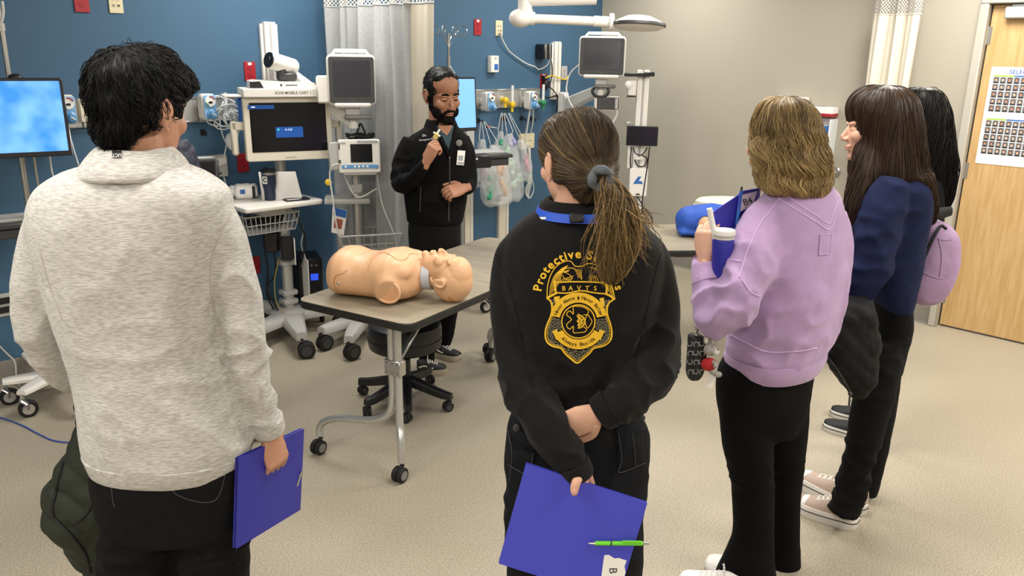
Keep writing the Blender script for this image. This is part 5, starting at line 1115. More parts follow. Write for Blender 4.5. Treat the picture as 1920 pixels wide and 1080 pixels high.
def flow_strands(vol, n, flow, steps, step, lift=.003, r=.0016, jitter=.25, keep=None, tone=None, out=None, wave=0.0, wl=.07, tip=.25, stick=True, curl=None):
    """hair: thin locks that start on the hair volume and follow a flow field over it"""
    m = out or M(); bvh = BVHTree.FromPolygons([v.co for v in vol.vertices], [p.vertices for p in vol.polygons]); pol = vol.polygons; cnt = 0; tries = 0
    while cnt < n and tries < n*8:
        tries += 1
        f = pol[random.randrange(len(pol))]; p = f.center.copy()
        if keep and not keep(p): continue
        cnt += 1; pts = []; rs = []; ph = random.uniform(0, 6.28); jit = V((random.gauss(0, 1), random.gauss(0, 1), random.gauss(0, 1)))*jitter; ns = int(steps*random.uniform(.6, 1.15)); lf = lift*random.uniform(.3, 1.6); prev = None
        for i in range(ns):
            t = i/max(1, ns-1)
            d = flow(p)
            if d is None: break
            q, nn, _, _ = bvh.find_nearest(p)
            if q is None: break
            s_ = nn.cross(d); d = d + jit*.25 + s_*(wave*math.sin(ph + i*step/wl*6.28)); d = d - nn*d.dot(nn)*(1 if stick else .4)
            if d.length < 1e-5: break
            d.normalize(); p = q + nn*(lf*(.4+.6*math.sin(math.pi*min(1, t*1.1))) if stick else lf); pts.append(p.copy()); rs.append(r*random.uniform(.95, 1.05)*(1-t*t*(1-tip))*(0.5+.5*min(1, t*6))); p = p + d*step
        if curl and len(pts) > 3:
            p0 = pts[0]; ph = 5.5*noise.noise(p0*9) + random.gauss(0, .35); ln = len(pts)
            for i in range(ln):
                z_ = curl[3]-pts[i].z; a_ = curl[0]*min(1, max(0, (z_-curl[2])/.09)); sd = (pts[min(i+1, ln-1)]-pts[max(0, i-1)]); sd = V((-(pts[i].y-curl[5]), pts[i].x-curl[4], 0)); sd = sd.normalized() if sd.length > 1e-5 else V((1, 0, 0)); ou = V((sd.y, -sd.x, 0))
                pts[i] = pts[i] + sd*(a_*math.sin(z_/curl[1]*6.283+ph)) + ou*(a_*.55*(1+math.cos(z_/curl[1]*6.283+ph)))
        if len(pts) > 3: m.tube(pts, rs, 4, False, flat=.55, tone=tone(pts[0]) if tone else random.random())
    return m
def nrm_tone(a, b, hi=.0):
    def fn(p): return min(1, max(0, random.gauss(a, b))) if random.random() > hi else random.uniform(.65, 1)
    return fn
def vol_mesh(m, voxel=.007, smooth=4): return fuse(m, voxel, smooth)
def finish_hair(root, vol, strands, mt, base_tone=.12, name='hair'):
    a = mesh_to_M(vol); a.tone = [base_tone]*len(a.v); a.join(strands); return wpart(name, a, mt, root, sharp=0, tone=True, fix=False)
def sneaker(root, heel, toe, h=.085, w_=.092, upper='shoe_white', sole='sole_white', sole_h=.03, laces=True, lace_mt='lace', stripe=None, toe_cap=None, ankle=.045, lift=0.0, cap_mt=None):
    """low shoe standing on the floor from heel to toe"""
    a = V((heel.x, heel.y, lift)); b = V((toe.x, toe.y, lift)); d = (b-a).normalized(); s = V((-d.y, d.x, 0)); L = (b-a).length; Z = V((0, 0, 1))
    def outl(u): return w_/2*(.74+.30*math.sin(min(1, u*1.2)*math.pi*.62))*(1 if u > .12 else math.sqrt(max(0, 1-((.12-u)/.125)**2)))*(1 if u < .80 else math.sqrt(max(0.0, 1-((u-.80)/.205)**2)))
    us = [.003, .02, .06, .12, .25, .4, .55, .68, .80, .88, .94, .98, .997]; ring = [(u, outl(u)) for u in us]; poly = [a + d*L*u + s*k for u, k in ring] + [a + d*L*u - s*k for u, k in reversed(ring)]
    m = M(); n = len(poly); c = a + d*L*.5; rings = [[c+(q-c)*.97 for q in poly], [q + Z*.006 for q in poly], [q + Z*(sole_h-.004) for q in poly], [c+(q-c)*.97 + Z*sole_h for q in poly]]; m.loft(rings); so = wpart('shoe', m, sole, root)
    if stripe:
        m = M(); pl = [c+(q-c)*1.006 + Z*(sole_h*.62) for q in poly]; m.tube(pl+[pl[0]], .0022, 5); obj('sole_stripe', m, stripe, so)
    def top(u): return sole_h + (h-sole_h)*(1.0 if u < .30 else max(.36, 1-(u-.30)*1.30))*(1 if u > .05 else .93)
    rings = []
    for u, k in [(x, outl(x)) for x in (.012, .04, .09, .16, .26, .36, .46, .58, .70, .80, .88, .94, .975)]:
        p = a + d*L*u; hh = top(u); hh = hh if u < .8 else sole_h + (hh-sole_h)*math.sqrt(max(.05, 1-((u-.8)/.2)**2)); k *= .95
        rings.append([p + s*(k*math.cos(q)) + Z*(sole_h*.6 + (hh-sole_h*.6)*max(0, math.sin(q))**.75) for q in np.linspace(0, math.pi, 15)])
    m = M(); vs = [q for r in rings for q in r]; fs = []
    for i in range(len(rings)-1):
        for j in range(14): fs.append((i*15+j, i*15+j+1, (i+1)*15+j+1, (i+1)*15+j))
    fs.append(tuple(range(15))); fs.append(tuple((len(rings)-1)*15+j for j in range(15))); m.add(vs, fs); obj('upper', m, upper, so, sharp=60)
    if cap_mt:
        m = M(); m.ell(a + d*L*.87 + Z*(sole_h*.9), (.05, .05, .030), 18, 10); m.v = [tuple(V(q)) for q in m.v]; k = T(V((0, 0, 0))); 
        mm = M(); mm.ell((0, 0, 0), (L*.125, w_*.44, top(.82)-sole_h*.8), 20, 10); mm.xf(T(a + d*L*.865 + Z*(sole_h*.8), math.atan2(d.y, d.x))); obj('toe_cap', mm, cap_mt, so)
    if laces:
        m = M()
        for i in range(5):
            u = .36+.075*i; z0 = top(u)+.002; k = .020; e = .03
            m.tube([a+d*L*u+s*k+Z*(z0-.006), a+d*L*(u+e*.5)+Z*(z0+.0), a+d*L*(u+e)-s*k+Z*(top(u+e)-.006)], .003, 5); m.tube([a+d*L*u-s*k+Z*(z0-.006), a+d*L*(u+e*.5)+Z*(z0+.002), a+d*L*(u+e)+s*k+Z*(top(u+e)-.006)], .003, 5)
        for sg in (-1, 1): wire(m, [a+d*L*.36+Z*(top(.36)+.004), a+d*L*.38+s*sg*.03+Z*(top(.36)+.012), a+d*L*.40+s*sg*.042+Z*(top(.4)-.006), a+d*L*.36+s*sg*.02+Z*(top(.36)+.004)], .0026, 5)
        obj('laces', m, lace_mt, so)
    return so
def surf_cast(me_obj_mesh):
    return BVHTree.FromPolygons([v.co for v in me_obj_mesh.vertices], [p.vertices for p in me_obj_mesh.polygons])
def cam_hit(bvh, x, y, lift=.0015):
    d = ray(x, y).normalized(); h, n, _, _ = bvh.ray_cast(CAM, d)
    return None if h is None else h - d*lift
def seam_px(root, name, bvh, pts, mt, r=.0018, lift=.0005, parent=None, k=8):
    out = []
    for q in spline([V((x, y, 0)) for x, y in pts], k):
        h = cam_hit(bvh, q[0], q[1], lift)
        if h is not None: out.append(h)
    m = M()
    if len(out) > 1: m.tube(out, r, 6)
    return wpart(name, m, mt, root) if parent is None else obj(name, m, mt, parent)
def panel4(tl, tr, br, bl, th):
    """thin rigid board between four corners, thickness th"""
    n = (tr-tl).cross(bl-tl).normalized()*th/2; m = M(); vs = [q+n for q in (tl, tr, br, bl)] + [q-n for q in (tl, tr, br, bl)]
    m.add(vs, [(0, 1, 2, 3), (7, 6, 5, 4), (0, 4, 5, 1), (1, 5, 6, 2), (2, 6, 7, 3), (3, 7, 4, 0)]); return m, n
# ------------------------------------------------------------------ people
LEGS = []
def leg(m, pts): LEGS.append(pts); limb(m, pts)
def P4(x, y, Y, r): p = at(x, y, Y); return (p.x, p.y, p.z, r*m_px(p))
def person(label, x, y): return thing('person', label, 'person', V((x, y, 0)), 0, 'people watching the lesson')
def core_limbs(core, hip, feet, sh, neck_top):
    LP_ = LEGS[:]; LEGS.clear()
    limb(core, [(*neck_top, .045), (sh.x, sh.y, sh.z, .06), (hip.x, hip.y, (sh.z+hip.z)/2, .075), (hip.x, hip.y, hip.z, .07)], 12, 3)
    for p_ in LP_: limb(core, [(q[0], q[1], q[2], q[3]*.5) for q in p_], 10, 3)
def patch_px(root, name, bvh, poly, mt, lift=.004, n=8, parent=None, bulge=0.0):
    """a sewn-on piece: four photo corners (tl, tr, br, bl) cast on the cloth and raised by lift"""
    tl, tr, br, bl = [V((*q, 0)) for q in poly]; top = []; 
    for i in range(n+1):
        for j in range(n+1):
            u, v = j/n, i/n; q = (tl*(1-u)+tr*u)*(1-v) + (bl*(1-u)+br*u)*v; h = cam_hit(bvh, q.x, q.y, lift + bulge*math.sin(math.pi*u)*math.sin(math.pi*v)); top.append(h)
    good = [h for h in top if h is not None]
    if not good: return None
    top = [h if h is not None else good[0] for h in top]; back = [h + (h-CAM).normalized()*(lift+.003) for h in top]; m = M(); k = n+1; fs = []
    for i in range(n):
        for j in range(n): a = i*k+j; fs.append((a, a+1, a+k+1, a+k)); fs.append((k*k+a+k, k*k+a+k+1, k*k+a+1, k*k+a))
    edge = [j for j in range(k)] + [i*k+n for i in range(1, k)] + [n*k+j for j in range(n-1, -1, -1)] + [i*k for i in range(n-1, 0, -1)]
    for a, b in zip(edge, edge[1:]+edge[:1]): fs.append((a, k*k+a, k*k+b, b))
    m.add(top+back, fs); return wpart(name, m, mt, root) if parent is None else obj(name, m, mt, parent)
def poly_cast(bvh, polys, lift, sub=6.0):
    """flat print: photo-space polygons (triangulated) laid on the cloth"""
    m = M()
    for poly in polys:
        bm = bmesh.new(); vs = [bm.verts.new((x, y, 0)) for x, y in poly]
        try: f = bm.faces.new(vs)
        except ValueError: bm.free(); continue
        bmesh.ops.triangulate(bm, faces=bm.faces[:])
        for _ in range(4):
            es = [e for e in bm.edges if e.calc_length() > sub]
            if not es: break
            bmesh.ops.subdivide_edges(bm, edges=es, cuts=1, use_grid_fill=False); bmesh.ops.triangulate(bm, faces=bm.faces[:])
        pts = []; ok = True
        for v in bm.verts:
            v.index = len(pts); h = cam_hit(bvh, v.co.x, v.co.y, lift)
            if h is None: ok = False; break
            pts.append(h)
        if ok: m.add(pts, [tuple(v.index for v in f.verts) for f in bm.faces])
        bm.free()
    return m
def text_px(s, size, cx, cy, rot=0.0, bold=0.0, **k):
    """letter outlines as photo-space polygons centred on a pixel"""
    t = text_mesh(s, size, bold=bold, **k); c, s_ = math.cos(rot), math.sin(rot)
    P = [(cx + v[0]*c + v[2]*s_, cy + v[0]*s_ - v[2]*c) for v in t.v]; return [[P[i] for i in f] for f in t.f]
def ribbon(pts, w_, closed=False, k=4):
    P = [V((q[0], q[1], 0)) for q in spline([V((*p, 0)) for p in (pts + ([pts[0]] if closed else []))], k)]; out = []
    for a, b in zip(P, P[1:]):
        d = (b-a); 
        if d.length < 1e-4: continue
        d.normalize(); n = V((-d.y, d.x, 0))*w_/2; a2, b2 = a-d*w_*.2, b+d*w_*.2; out.append([tuple((a2+n)[:2]), tuple((b2+n)[:2]), tuple((b2-n)[:2]), tuple((a2-n)[:2])])
    return out
# ================================================================== student in the grey sweatshirt
def grey_student():
    Y = 1.72; c = at(330, 1080, Y); r = person('dark-haired person seen from behind in a heather grey sweatshirt, holding a blue folder', c.x, c.y)
    m = M(); rings_px(m, [(296, 205, 312, Y, .06), (312, 160, 360, Y, .085), (330, 112, 396, Y, .11), (358, 76, 428, Y, .13), (405, 64, 434, Y, .142), (470, 76, 426, Y, .145), (560, 104, 414, Y, .142), (660, 132, 424, Y, .138), (750, 150, 452, Y, .142), (812, 160, 470, Y, .142), (850, 172, 464, Y, .13), (866, 180, 456, Y, .12)])
    limb_px(m, [(360, 372, Y, 44), (398, 415, Y, 50), (428, 490, Y, 46), (446, 565, Y, 42), (461, 640, Y, 41), (480, 720, Y+.02, 37), (496, 785, Y+.04, 33), (502, 803, Y+.05, 29)])
    limb_px(m, [(135, 372, Y, 44), (105, 415, Y, 50), (74, 490, Y, 45), (66, 560, Y, 42), (78, 630, Y+.02, 40), (120, 690, Y+.12, 37), (170, 715, Y+.24, 34), (200, 725, Y+.3, 30)])
    me = fuse(m, .0075, 5); el = at(462, 690, Y); sh = at(150, 620, Y-.1); wz = at(300, 800, Y-.1); el2 = at(80, 640, Y)
    cloth_fold(me, .006, (5, 5, 5), .0012, 1, [(el, .16, .010, (9, 9, 17)), (at(500, 775, Y), .10, .008, (10, 8, 20)), (wz, .30, .006, (8, 6, 11)), (at(230, 560, Y-.12), .25, .004, (9, 6, 5)), (el2, .16, .005, (9, 9, 12)), (at(420, 560, Y-.05), .14, .007, (16, 8, 6))])
    sw = wpart('sweatshirt', me, 'heather_grey', r); bv = surf_cast(me)
    m = M(); rows = [(836, 166, 470, Y, .141), (848, 171, 467, Y, .137), (866, 178, 460, Y, .13), (870, 182, 456, Y, .124)]; m.loft([ring_px(*q[:5]) for q in rows]); hb = obj('hem_band', m, 'heather_grey', sw)
    m = M(); limb_px(m, [(497, 786, Y+.04, 33.5), (503, 806, Y+.05, 31), (505, 813, Y+.052, 27)]); obj('cuff', m, 'heather_grey', sw)
    m = M(); rows = [(330, 168, 346, Y, .112), (328, 158, 352, Y, .124), (318, 158, 350, Y, .124), (300, 166, 340, Y, .106), (284, 178, 326, Y, .09), (275, 186, 318, Y, .08), (274, 193, 311, Y, .073), (280, 198, 306, Y, .068), (300, 200, 304, Y, .062)]; m.loft([ring_px(*q[:5], 0, 2.1) for q in rows], False); me2 = m.mesh('collar', 0); me2 = evalmesh(me2, [('SUBSURF', dict(levels=1))]); displace(me2, lambda q: .003*noise.noise(q*22)); me2.polygons.foreach_set('use_smooth', [True]*len(me2.polygons)); cl = obj('collar', me2, 'heather_grey', sw); cb = surf_cast(me2)
    patch_px(r, 'neck_tag', cb, [(210, 278), (228, 278), (228, 296), (210, 296)], 'print_black', .0025, 4)
    tg = M(); tp = poly_cast(cb, text_px('UCT', 9, 219, 291, math.pi), .0065, 30); wpart('tag_lettering', tp, 'print_white', r, fix=False)
    seam_px(r, 'armhole_seam', bv, [(432, 400), (408, 450), (394, 500), (397, 560), (415, 630)], 'seam_grey', .0016, .0, sw); seam_px(r, 'armhole_seam', bv, [(62, 430), (78, 480), (95, 540), (118, 600)], 'seam_grey', .0016, .0, sw)
    # trousers
    m = M(); rings_px(m, [(830, 186, 462, Y, .118), (880, 180, 468, Y, .125), (930, 184, 466, Y, .125), (975, 196, 458, Y, .115), (1000, 215, 440, Y, .09)])
    fl, fr = V((at(258, 1080, Y).x-.02, Y+.03, 0)), V((at(408, 1080, Y).x+.03, Y-.02, 0))
    for px, rr, f in ((262, 74, fl), (404, 64, fr)):
        a = [P4(px, 930, Y, rr*.92), P4(px, 1010, Y, rr), P4(px, 1080, Y, rr*.97)]; z = a[-1][2]; leg(m, a + [((a[-1][0]+f.x)/2, (a[-1][1]+f.y)/2, z*.68, .062), (f.x, f.y+.0, z*.36, .056), (f.x, f.y, .05, .056)])
    me = fuse(m, .008, 5); cloth_fold(me, .006, (7, 7, 11), .0015, 2, [(at(260, 1060, Y-.08), .16, .009, (7, 7, 18)), (at(410, 1060, Y-.08), .14, .008, (7, 7, 18))]); tr = wpart('trousers', me, 'denim_black', r); bt = surf_cast(me)
    for q in ([(205, 878), (212, 940), (216, 950)], [(312, 875), (328, 925), (400, 940), (426, 880)], [(262, 872), (264, 880), (266, 892)]): seam_px(r, 'pocket_stitch', bt, q, 'stitch', .0012, .0004, tr)
    # skin
    hd = M(); HM = head_at(at(262, 205, Y+.02), R_(21), R_(8), 0, .945); head_parts(hd, 0); hd.xf(HM); n1 = HM @ V((0, -.02, -.05)); n2 = at(258, 315, Y+.01); limb(hd, [(*n1, .058), (*n1.lerp(n2, .5), .06), (*n2, .066), (n2.x, n2.y, n2.z-.06, .07)], 20, 4)
    hn = M(); wr = at(505, 806, Y+.055); tips = hand(hn, wr, (.16, .0, -1), (.93, -.36, .1), -1, (.62, .7, .78, .85), .03, (.6, .3), 1.0)
    hn2 = M(); hand(hn2, at(205, 728, Y+.31), (.3, .6, -.2), (-.1, 0, 1), 1, (.5, .5, .5, .5)); hn.join(hn2)
    co = M(); core_limbs(co, at(320, 900, Y), (fl, fr), at(255, 380, Y), n2); limb_px(co, [(395, 415, Y, 24), (428, 490, Y, 22), (446, 565, Y, 22), (461, 640, Y, 21), (480, 720, Y+.02, 19), (505, 806, Y+.055, 16)]); limb_px(co, [(105, 415, Y, 24), (74, 490, Y, 22), (66, 560, Y, 21), (78, 630, Y+.02, 20), (120, 690, Y+.12, 19), (205, 728, Y+.31, 15)])
    wpart('body', body_mesh(hd, hn, co), 'skin_warm', r, sharp=0, fix=False)
    for f in (fl, fr): sneaker(r, f-V((.0, .08, 0)), f+V((.01, .2, 0)), .09, .1, 'shoe_black', 'sole_white')
    # hair
    vm = M(); vm.ell((0, -.012, .045), (.083, .103, .083), 26, 16); vm.ell((0, -.052, .016), (.073, .060, .082), 22, 14); vm.ell((0, -.070, -.045), (.050, .033, .047), 18, 12); vm.ell((0, .068, .082), (.062, .034, .030), 18, 12); vm.ell((.0, .01, .088), (.074, .085, .05), 20, 12)
    for s in (-1, 1): vm.ell((s*.068, -.034, .025), (.018, .045, .060), 16, 10); vm.ell((s*.071, .028, .048), (.014, .034, .034), 14, 10)
    vm.ell((.077, .026, .006), (.006, .009, .022), 12, 8); vm.ell((.03, .094, .066), (.042, .016, .022), 14, 10)
    vm.xf(HM); vol = fuse(vm, .0055, 4); inv = HM.inverted(); whorl = HM @ V((.0, -.055, .14)); R3 = HM.to_3x3()
    displace(vol, lambda q: .006*noise.noise(V(((inv @ q).x*40, (inv @ q).y*40, (inv @ q).z*16))))
    def flow(p):
        l = inv @ p; d = V((l.x*1.2, (l.y+.055)*1.0, -.055 - max(0, .06-l.z)*.6)); w_ = noise.noise(l*26)*1.1
        return (R3 @ (d.normalized() + V((w_*.35, noise.noise(l*26+V((9, 0, 0)))*.35, 0)))).normalized()
    st = flow_strands(vol, 3000, flow, 8, .0075, .009, .0011, .6, tone=nrm_tone(.3, .25), tip=.1); finish_hair(r, vol, st, 'hair_black', .1)
    m = M(); 
    return r
grey_student()
# ================================================================== student in the black printed sweatshirt
def badge_print(r, bv, sw):
    K = lambda x, y: (900+x/3.6, 440+y/3.6); mat('print_yellow', 'f0bf2c', .6); mat('print_cream', 'd9cfa8', .6)
    Yl, Bk, Dt = [], [], []
    def rib(pts, w_, closed=False): Yl.extend(ribbon([K(*p) for p in pts], w_/3.6, closed, 3))
    # curved lettering
    s = 'Protective Services'; wd = {'i': .55, 't': .72, 'r': .74, 'v': .95, ' ': .62, 'P': 1.15, 'S': 1.05, 'e': 1.03, 'c': .93, 's': .88, 'o': 1.08}; ws = [wd.get(ch, 1) for ch in s]; tot = sum(ws); acc = 0; cx, cy, R = 664, 408, 276
    for ch, w_ in zip(s, ws):
        a = R_(176) - R_(170)*(acc + w_/2)/tot; acc += w_
        if ch != ' ': Yl.extend(text_px(ch, 82/3.6, *K(cx+R*math.cos(a), cy-R*math.sin(a)), math.pi/2-a, .55))
    # shield outline, twice
    sh = [(452, 428), (478, 452), (486, 500), (478, 550), (452, 610), (440, 670), (452, 722), (490, 752), (545, 766), (572, 800), (612, 836), (656, 866), (700, 834), (742, 798), (770, 766), (830, 752), (874, 722), (890, 672), (882, 610), (862, 550), (858, 500), (872, 460), (910, 432)]
    rib(sh, 11)
    inn = [(664+(x-664)*.94, 600+(y-600)*.94) for x, y in sh]; rib(inn[1:-1], 3.5)
    # wings
    rib([(452, 428), (456, 350), (478, 270), (520, 210), (570, 182), (612, 180), (640, 212), (662, 214), (700, 210), (722, 196), (770, 200), (820, 232), (866, 290), (892, 350), (910, 432)], 6)
    for i in range(8): u = i/7; rib([(468+u*70, 420-u*95), (478+u*75, 340-u*80), (505+u*70, 275-u*45), (556+u*38, 225-u*18)], 3.6)
    for i in range(8): u = i/7; rib([(898-u*70, 424-u*95), (886-u*72, 345-u*78), (850-u*66, 280-u*42), (790-u*48, 230-u*12)], 3.6)
    for i in range(5): rib([(545+i*16, 316), (560+i*15, 300-i*3), (590+i*10, 292-i*4)], 3.5); rib([(735+i*16, 318), (742+i*13, 296), (738+i*10, 276)], 3.5)
    # eagle head
    rib([(540, 262), (556, 240), (590, 226), (625, 226), (650, 240)], 5); rib([(540, 262), (552, 254), (575, 256), (600, 268), (625, 292), (600, 306), (572, 296), (556, 272)], 4)
    for i in range(5): rib([(640+i*5, 236+i*12), (668+i*5, 240+i*13), (690-i*2, 246+i*14)], 5)
    Yl.append([K(560, 248), K(606, 236), K(596, 250), K(570, 254)])
    # name ribbon
    rib([(498, 318), (520, 322), (600, 318), (680, 318), (760, 320), (850, 326)], 9); rib([(512, 392), (590, 394), (680, 378), (770, 392), (852, 400)], 9); rib([(500, 312), (508, 360), (512, 400)], 14); rib([(852, 322), (856, 360), (852, 404)], 14); rib([(460, 424), (500, 402), (512, 396)], 14); rib([(852, 400), (880, 414), (905, 434)], 14)
    for ch, x in zip('BAVTS', (565, 612, 668, 724, 778)): Yl.extend(text_px(ch, 44/3.6, *K(x, 362+(abs(x-668)/110)*2), 0, .2))
    # bands round the centre
    C = (664, 586)
    def arc(a0, a1, r0, r1, n=18, cy=None):
        o = []
        for i in range(n):
            p0, p1 = R_(a0+(a1-a0)*i/n), R_(a0+(a1-a0)*(i+1)/n); f = lambda a, q: K(C[0]+q*math.cos(a), (cy or C[1])-q*math.sin(a)); o.append([f(p0, r1), f(p1, r1), f(p1, r0), f(p0, r0)])
        return o
    Yl.extend(arc(12, 168, 128, 196, 26)); Yl.extend(arc(208, 332, 122, 188, 22)); Yl.extend(arc(0, 360, 108, 116, 48))
    Yl.append([K(498, 420), K(540, 414), K(530, 470), K(510, 470)]); Yl.append([K(836, 424), K(806, 430), K(816, 474), K(842, 486)]); Yl.append([K(486, 650), K(520, 640), K(540, 690), K(516, 712)]); Yl.append([K(844, 650), K(808, 640), K(790, 690), K(812, 712)])
    def arctext(s, a0, a1, q, size, flip=False):
        n = len(s)
        for i, ch in enumerate(s):
            if ch == ' ': continue
            a = R_(a0+(a1-a0)*(i+.5)/n); x, y = K(C[0]+q*math.cos(a), C[1]-q*math.sin(a)); Bk.extend(text_px(ch, size/3.6, x, y, (math.pi/2-a) if not flip else (-math.pi/2-a), .1))
    arctext('Never Above', 163, 99, 160, 33); arctext('Never Below', 81, 17, 160, 33); arctext('Always Beside', 226, 314, 156, 36, True); Bk.append([K(664, 412), K(672, 428), K(664, 444), K(656, 428)])
    # star of life and cross emblem, centre wheel
    star = [(628, 486), (662, 486), (662, 500), (664, 540)]; rib([(664, 484), (630, 486), (630, 536), (606, 514), (584, 540), (618, 572), (584, 606), (604, 638), (630, 618), (630, 660), (664, 662)], 5.5)
    rib([(664, 484), (700, 490), (732, 512), (722, 540), (700, 540)], 5); rib([(726, 536), (742, 560), (756, 586), (742, 612), (726, 630), (712, 600), (712, 566), (726, 536)], 5); rib([(700, 622), (720, 640), (706, 656), (664, 662)], 5)
    Yl.extend(arc(-95, 95, 40, 48, 20)); Yl.extend(arc(-90, 90, 14, 34, 7)[::2]); Yl.extend(arc(0, 360, 0.5, 9, 10)); rib([(664, 536), (655, 552), (672, 566), (656, 582), (672, 598), (658, 612)], 5); rib([(664, 530), (664, 630)], 2.5)
    for i in range(7): a = R_(-80+160*i/6); rib([(664+14*math.cos(a), 586-14*math.sin(a)), (664+42*math.cos(a), 586-42*math.sin(a))], 5)
    # speckle field inside the shield
    def inside(x, y, poly):
        k = False
        for (x0, y0), (x1, y1) in zip(poly, poly[1:]+poly[:1]):
            if (y0 > y) != (y1 > y) and x < (x1-x0)*(y-y0)/(y1-y0)+x0: k = not k
        return k
    n = 0
    for gy in range(408, 860, 11):
        for gx in range(446, 890, 11):
            x = gx + (gy//11 % 2)*5 + random.uniform(-2, 2); y = gy + random.uniform(-2, 2); q = math.hypot(x-C[0], y-C[1]); a = math.degrees(math.atan2(C[1]-y, x-C[0]))
            if q < 120 or not inside(x, y, inn) or (q < 202 and 8 < a < 172) or (q < 196 and -155 < a < -25): continue
            Dt.append([K(x-2.6, y-1.8), K(x+2.6, y-2.4), K(x+2.4, y+2), K(x-2.2, y+2.2)])
    wpart('yellow_print', poly_cast(bv, Yl, .0012), 'print_yellow', r, fix=False, sharp=0); wpart('black_lettering', poly_cast(bv, Bk, .0024), 'jersey_black', r, fix=False, sharp=0)
    tag(wpart('speckle_print', poly_cast(bv, Dt, .0012), 'print_cream', r, fix=False, sharp=0), kind='stuff')
def black_student():
    Y = 1.92; c = at(1080, 1080, Y); r = person('ponytailed person seen from behind in a black sweatshirt with a yellow badge print', c.x, c.y)
    m = M(); rings_px(m, [(382, 1034, 1126, Y, .055), (396, 1004, 1164, Y, .075), (416, 972, 1204, Y, .098), (442, 950, 1232, Y, .115), (480, 936, 1246, Y, .124), (540, 938, 1240, Y, .126), (610, 956, 1226, Y, .12), (690, 974, 1208, Y, .115), (760, 978, 1204, Y, .116), (815, 978, 1200, Y, .112), (838, 988, 1190, Y, .1)])
    limb_px(m, [(985, 448, Y, 28), (960, 480, Y, 34), (955, 560, Y, 37), (966, 650, Y-.03, 40), (988, 735, Y-.10, 43), (1018, 792, Y-.17, 42), (1050, 836, Y-.21, 37), (1074, 868, Y-.225, 31), (1084, 884, Y-.225, 26)])
    limb_px(m, [(1195, 448, Y, 28), (1220, 482, Y, 35), (1238, 560, Y, 38), (1236, 635, Y-.03, 43), (1216, 700, Y-.09, 45), (1178, 744, Y-.14, 40), (1145, 765, Y-.155, 36), (1128, 772, Y-.155, 31)])
    me = fuse(m, .0068, 4)
    cloth_fold(me, .005, (5, 5, 5), .001, 5, [(at(975, 720, Y-.1), .15, .011, (11, 11, 15)), (at(1225, 680, Y-.08), .16, .012, (10, 10, 16)), (at(1090, 740, Y-.1), .15, .009, (13, 6, 13)), (at(1050, 850, Y-.2), .09, .010, (14, 10, 22)), (at(1165, 750, Y-.15), .10, .009, (20, 10, 10))])
    sw = wpart('sweatshirt', me, 'jersey_black', r); bv = surf_cast(me)
    m = M(); m.loft([ring_px(*q, 0, 2.1) for q in [(402, 1004, 1164, Y, .088), (392, 1008, 1156, Y, .085), (380, 1014, 1146, Y, .077), (370, 1024, 1138, Y, .068), (374, 1031, 1131, Y, .060), (395, 1034, 1130, Y, .056)]], False); me2 = evalmesh(m.mesh('collar', 0), [('SUBSURF', dict(levels=1))]); me2.polygons.foreach_set('use_smooth', [True]*len(me2.polygons)); cl = obj('collar', me2, 'jersey_black', sw); cb = surf_cast(me2)
    m = M(); limb_px(m, [(1046, 826, Y-.205, 41), (1070, 846, Y-.22, 39), (1084, 838, Y-.215, 32)]); 
    m = M(); limb_px(m, [(1074, 868, Y-.225, 33), (1086, 888, Y-.226, 29), (1089, 894, Y-.226, 24)]); obj('cuff', m, 'jersey_black', sw); m = M(); limb_px(m, [(1142, 766, Y-.155, 38), (1126, 774, Y-.156, 34), (1121, 777, Y-.156, 29)]); obj('cuff', m, 'jersey_black', sw)
    for q in ([(925, 470), (950, 520), (972, 600), (985, 680), (1000, 730)], [(1240, 470), (1222, 540), (1205, 620), (1192, 680)]): seam_px(r, 'armhole_seam', bv, q, 'cargo_black', .0016, .0, sw)
    badge_print(r, bv, sw)
    # lanyard
    mat('lanyard_blue', '2453c8', .6); m = M(); rows = [(404, 1005, 1163, Y, .096), (404, 1002, 1166, Y, .1), (389, 1008, 1155, Y, .093), (389, 1012, 1151, Y, .09)]; m.loft([ring_px(*q, 0, 2.1) for q in rows], False); ln = wpart('lanyard', m, 'lanyard_blue', r); lb = surf_cast(ln.data)
    h = cam_hit(lb, 1081, 409, .004) or cam_hit(lb, 1081, 416, .004) or at(1081, 409, Y-.1); m = M(); m.box(h, (.032, .012, .022), .003, Euler((R_(-25), 0, R_(3)))); wpart('lanyard_buckle', m, 'black_plastic', r)
    patch_px(r, 'lanyard_print', lb, [(1010, 407), (1024, 407), (1021, 419), (1011, 419)], 'print_white', .002, 3); patch_px(r, 'lanyard_red_tip', cb, [(1008, 393), (1020, 393), (1018, 402), (1008, 402)], 'red_plastic', .003, 3)
    # trousers
    m = M(); rings_px(m, [(768, 962, 1202, Y, .11), (800, 950, 1214, Y, .118), (860, 946, 1216, Y, .122), (920, 950, 1212, Y, .12), (970, 958, 1204, Y, .11), (1000, 980, 1180, Y, .085)])
    fl, fr = V((at(1012, 1080, Y).x, Y+.02, 0)), V((at(1140, 1080, Y).x, Y-.01, 0))
    for px, rr, f in ((1010, 62, fl), (1142, 64, fr)):
        a = [P4(px, 930, Y, rr), P4(px, 1010, Y, rr), P4(px, 1080, Y, rr*.98)]; z = a[-1][2]; leg(m, a + [((a[-1][0]+f.x)/2, f.y, z*.66, .078), (f.x, f.y, z*.33, .075), (f.x, f.y, .05, .078)])
    me = fuse(m, .0075, 4); cloth_fold(me, .006, (8, 8, 10), .002, 6, [(at(1000, 1000, Y-.1), .2, .008, (9, 9, 16)), (at(1150, 900, Y-.1), .16, .007, (12, 9, 10))]); tr = wpart('trousers', me, 'cargo_black', r); bt = surf_cast(me)
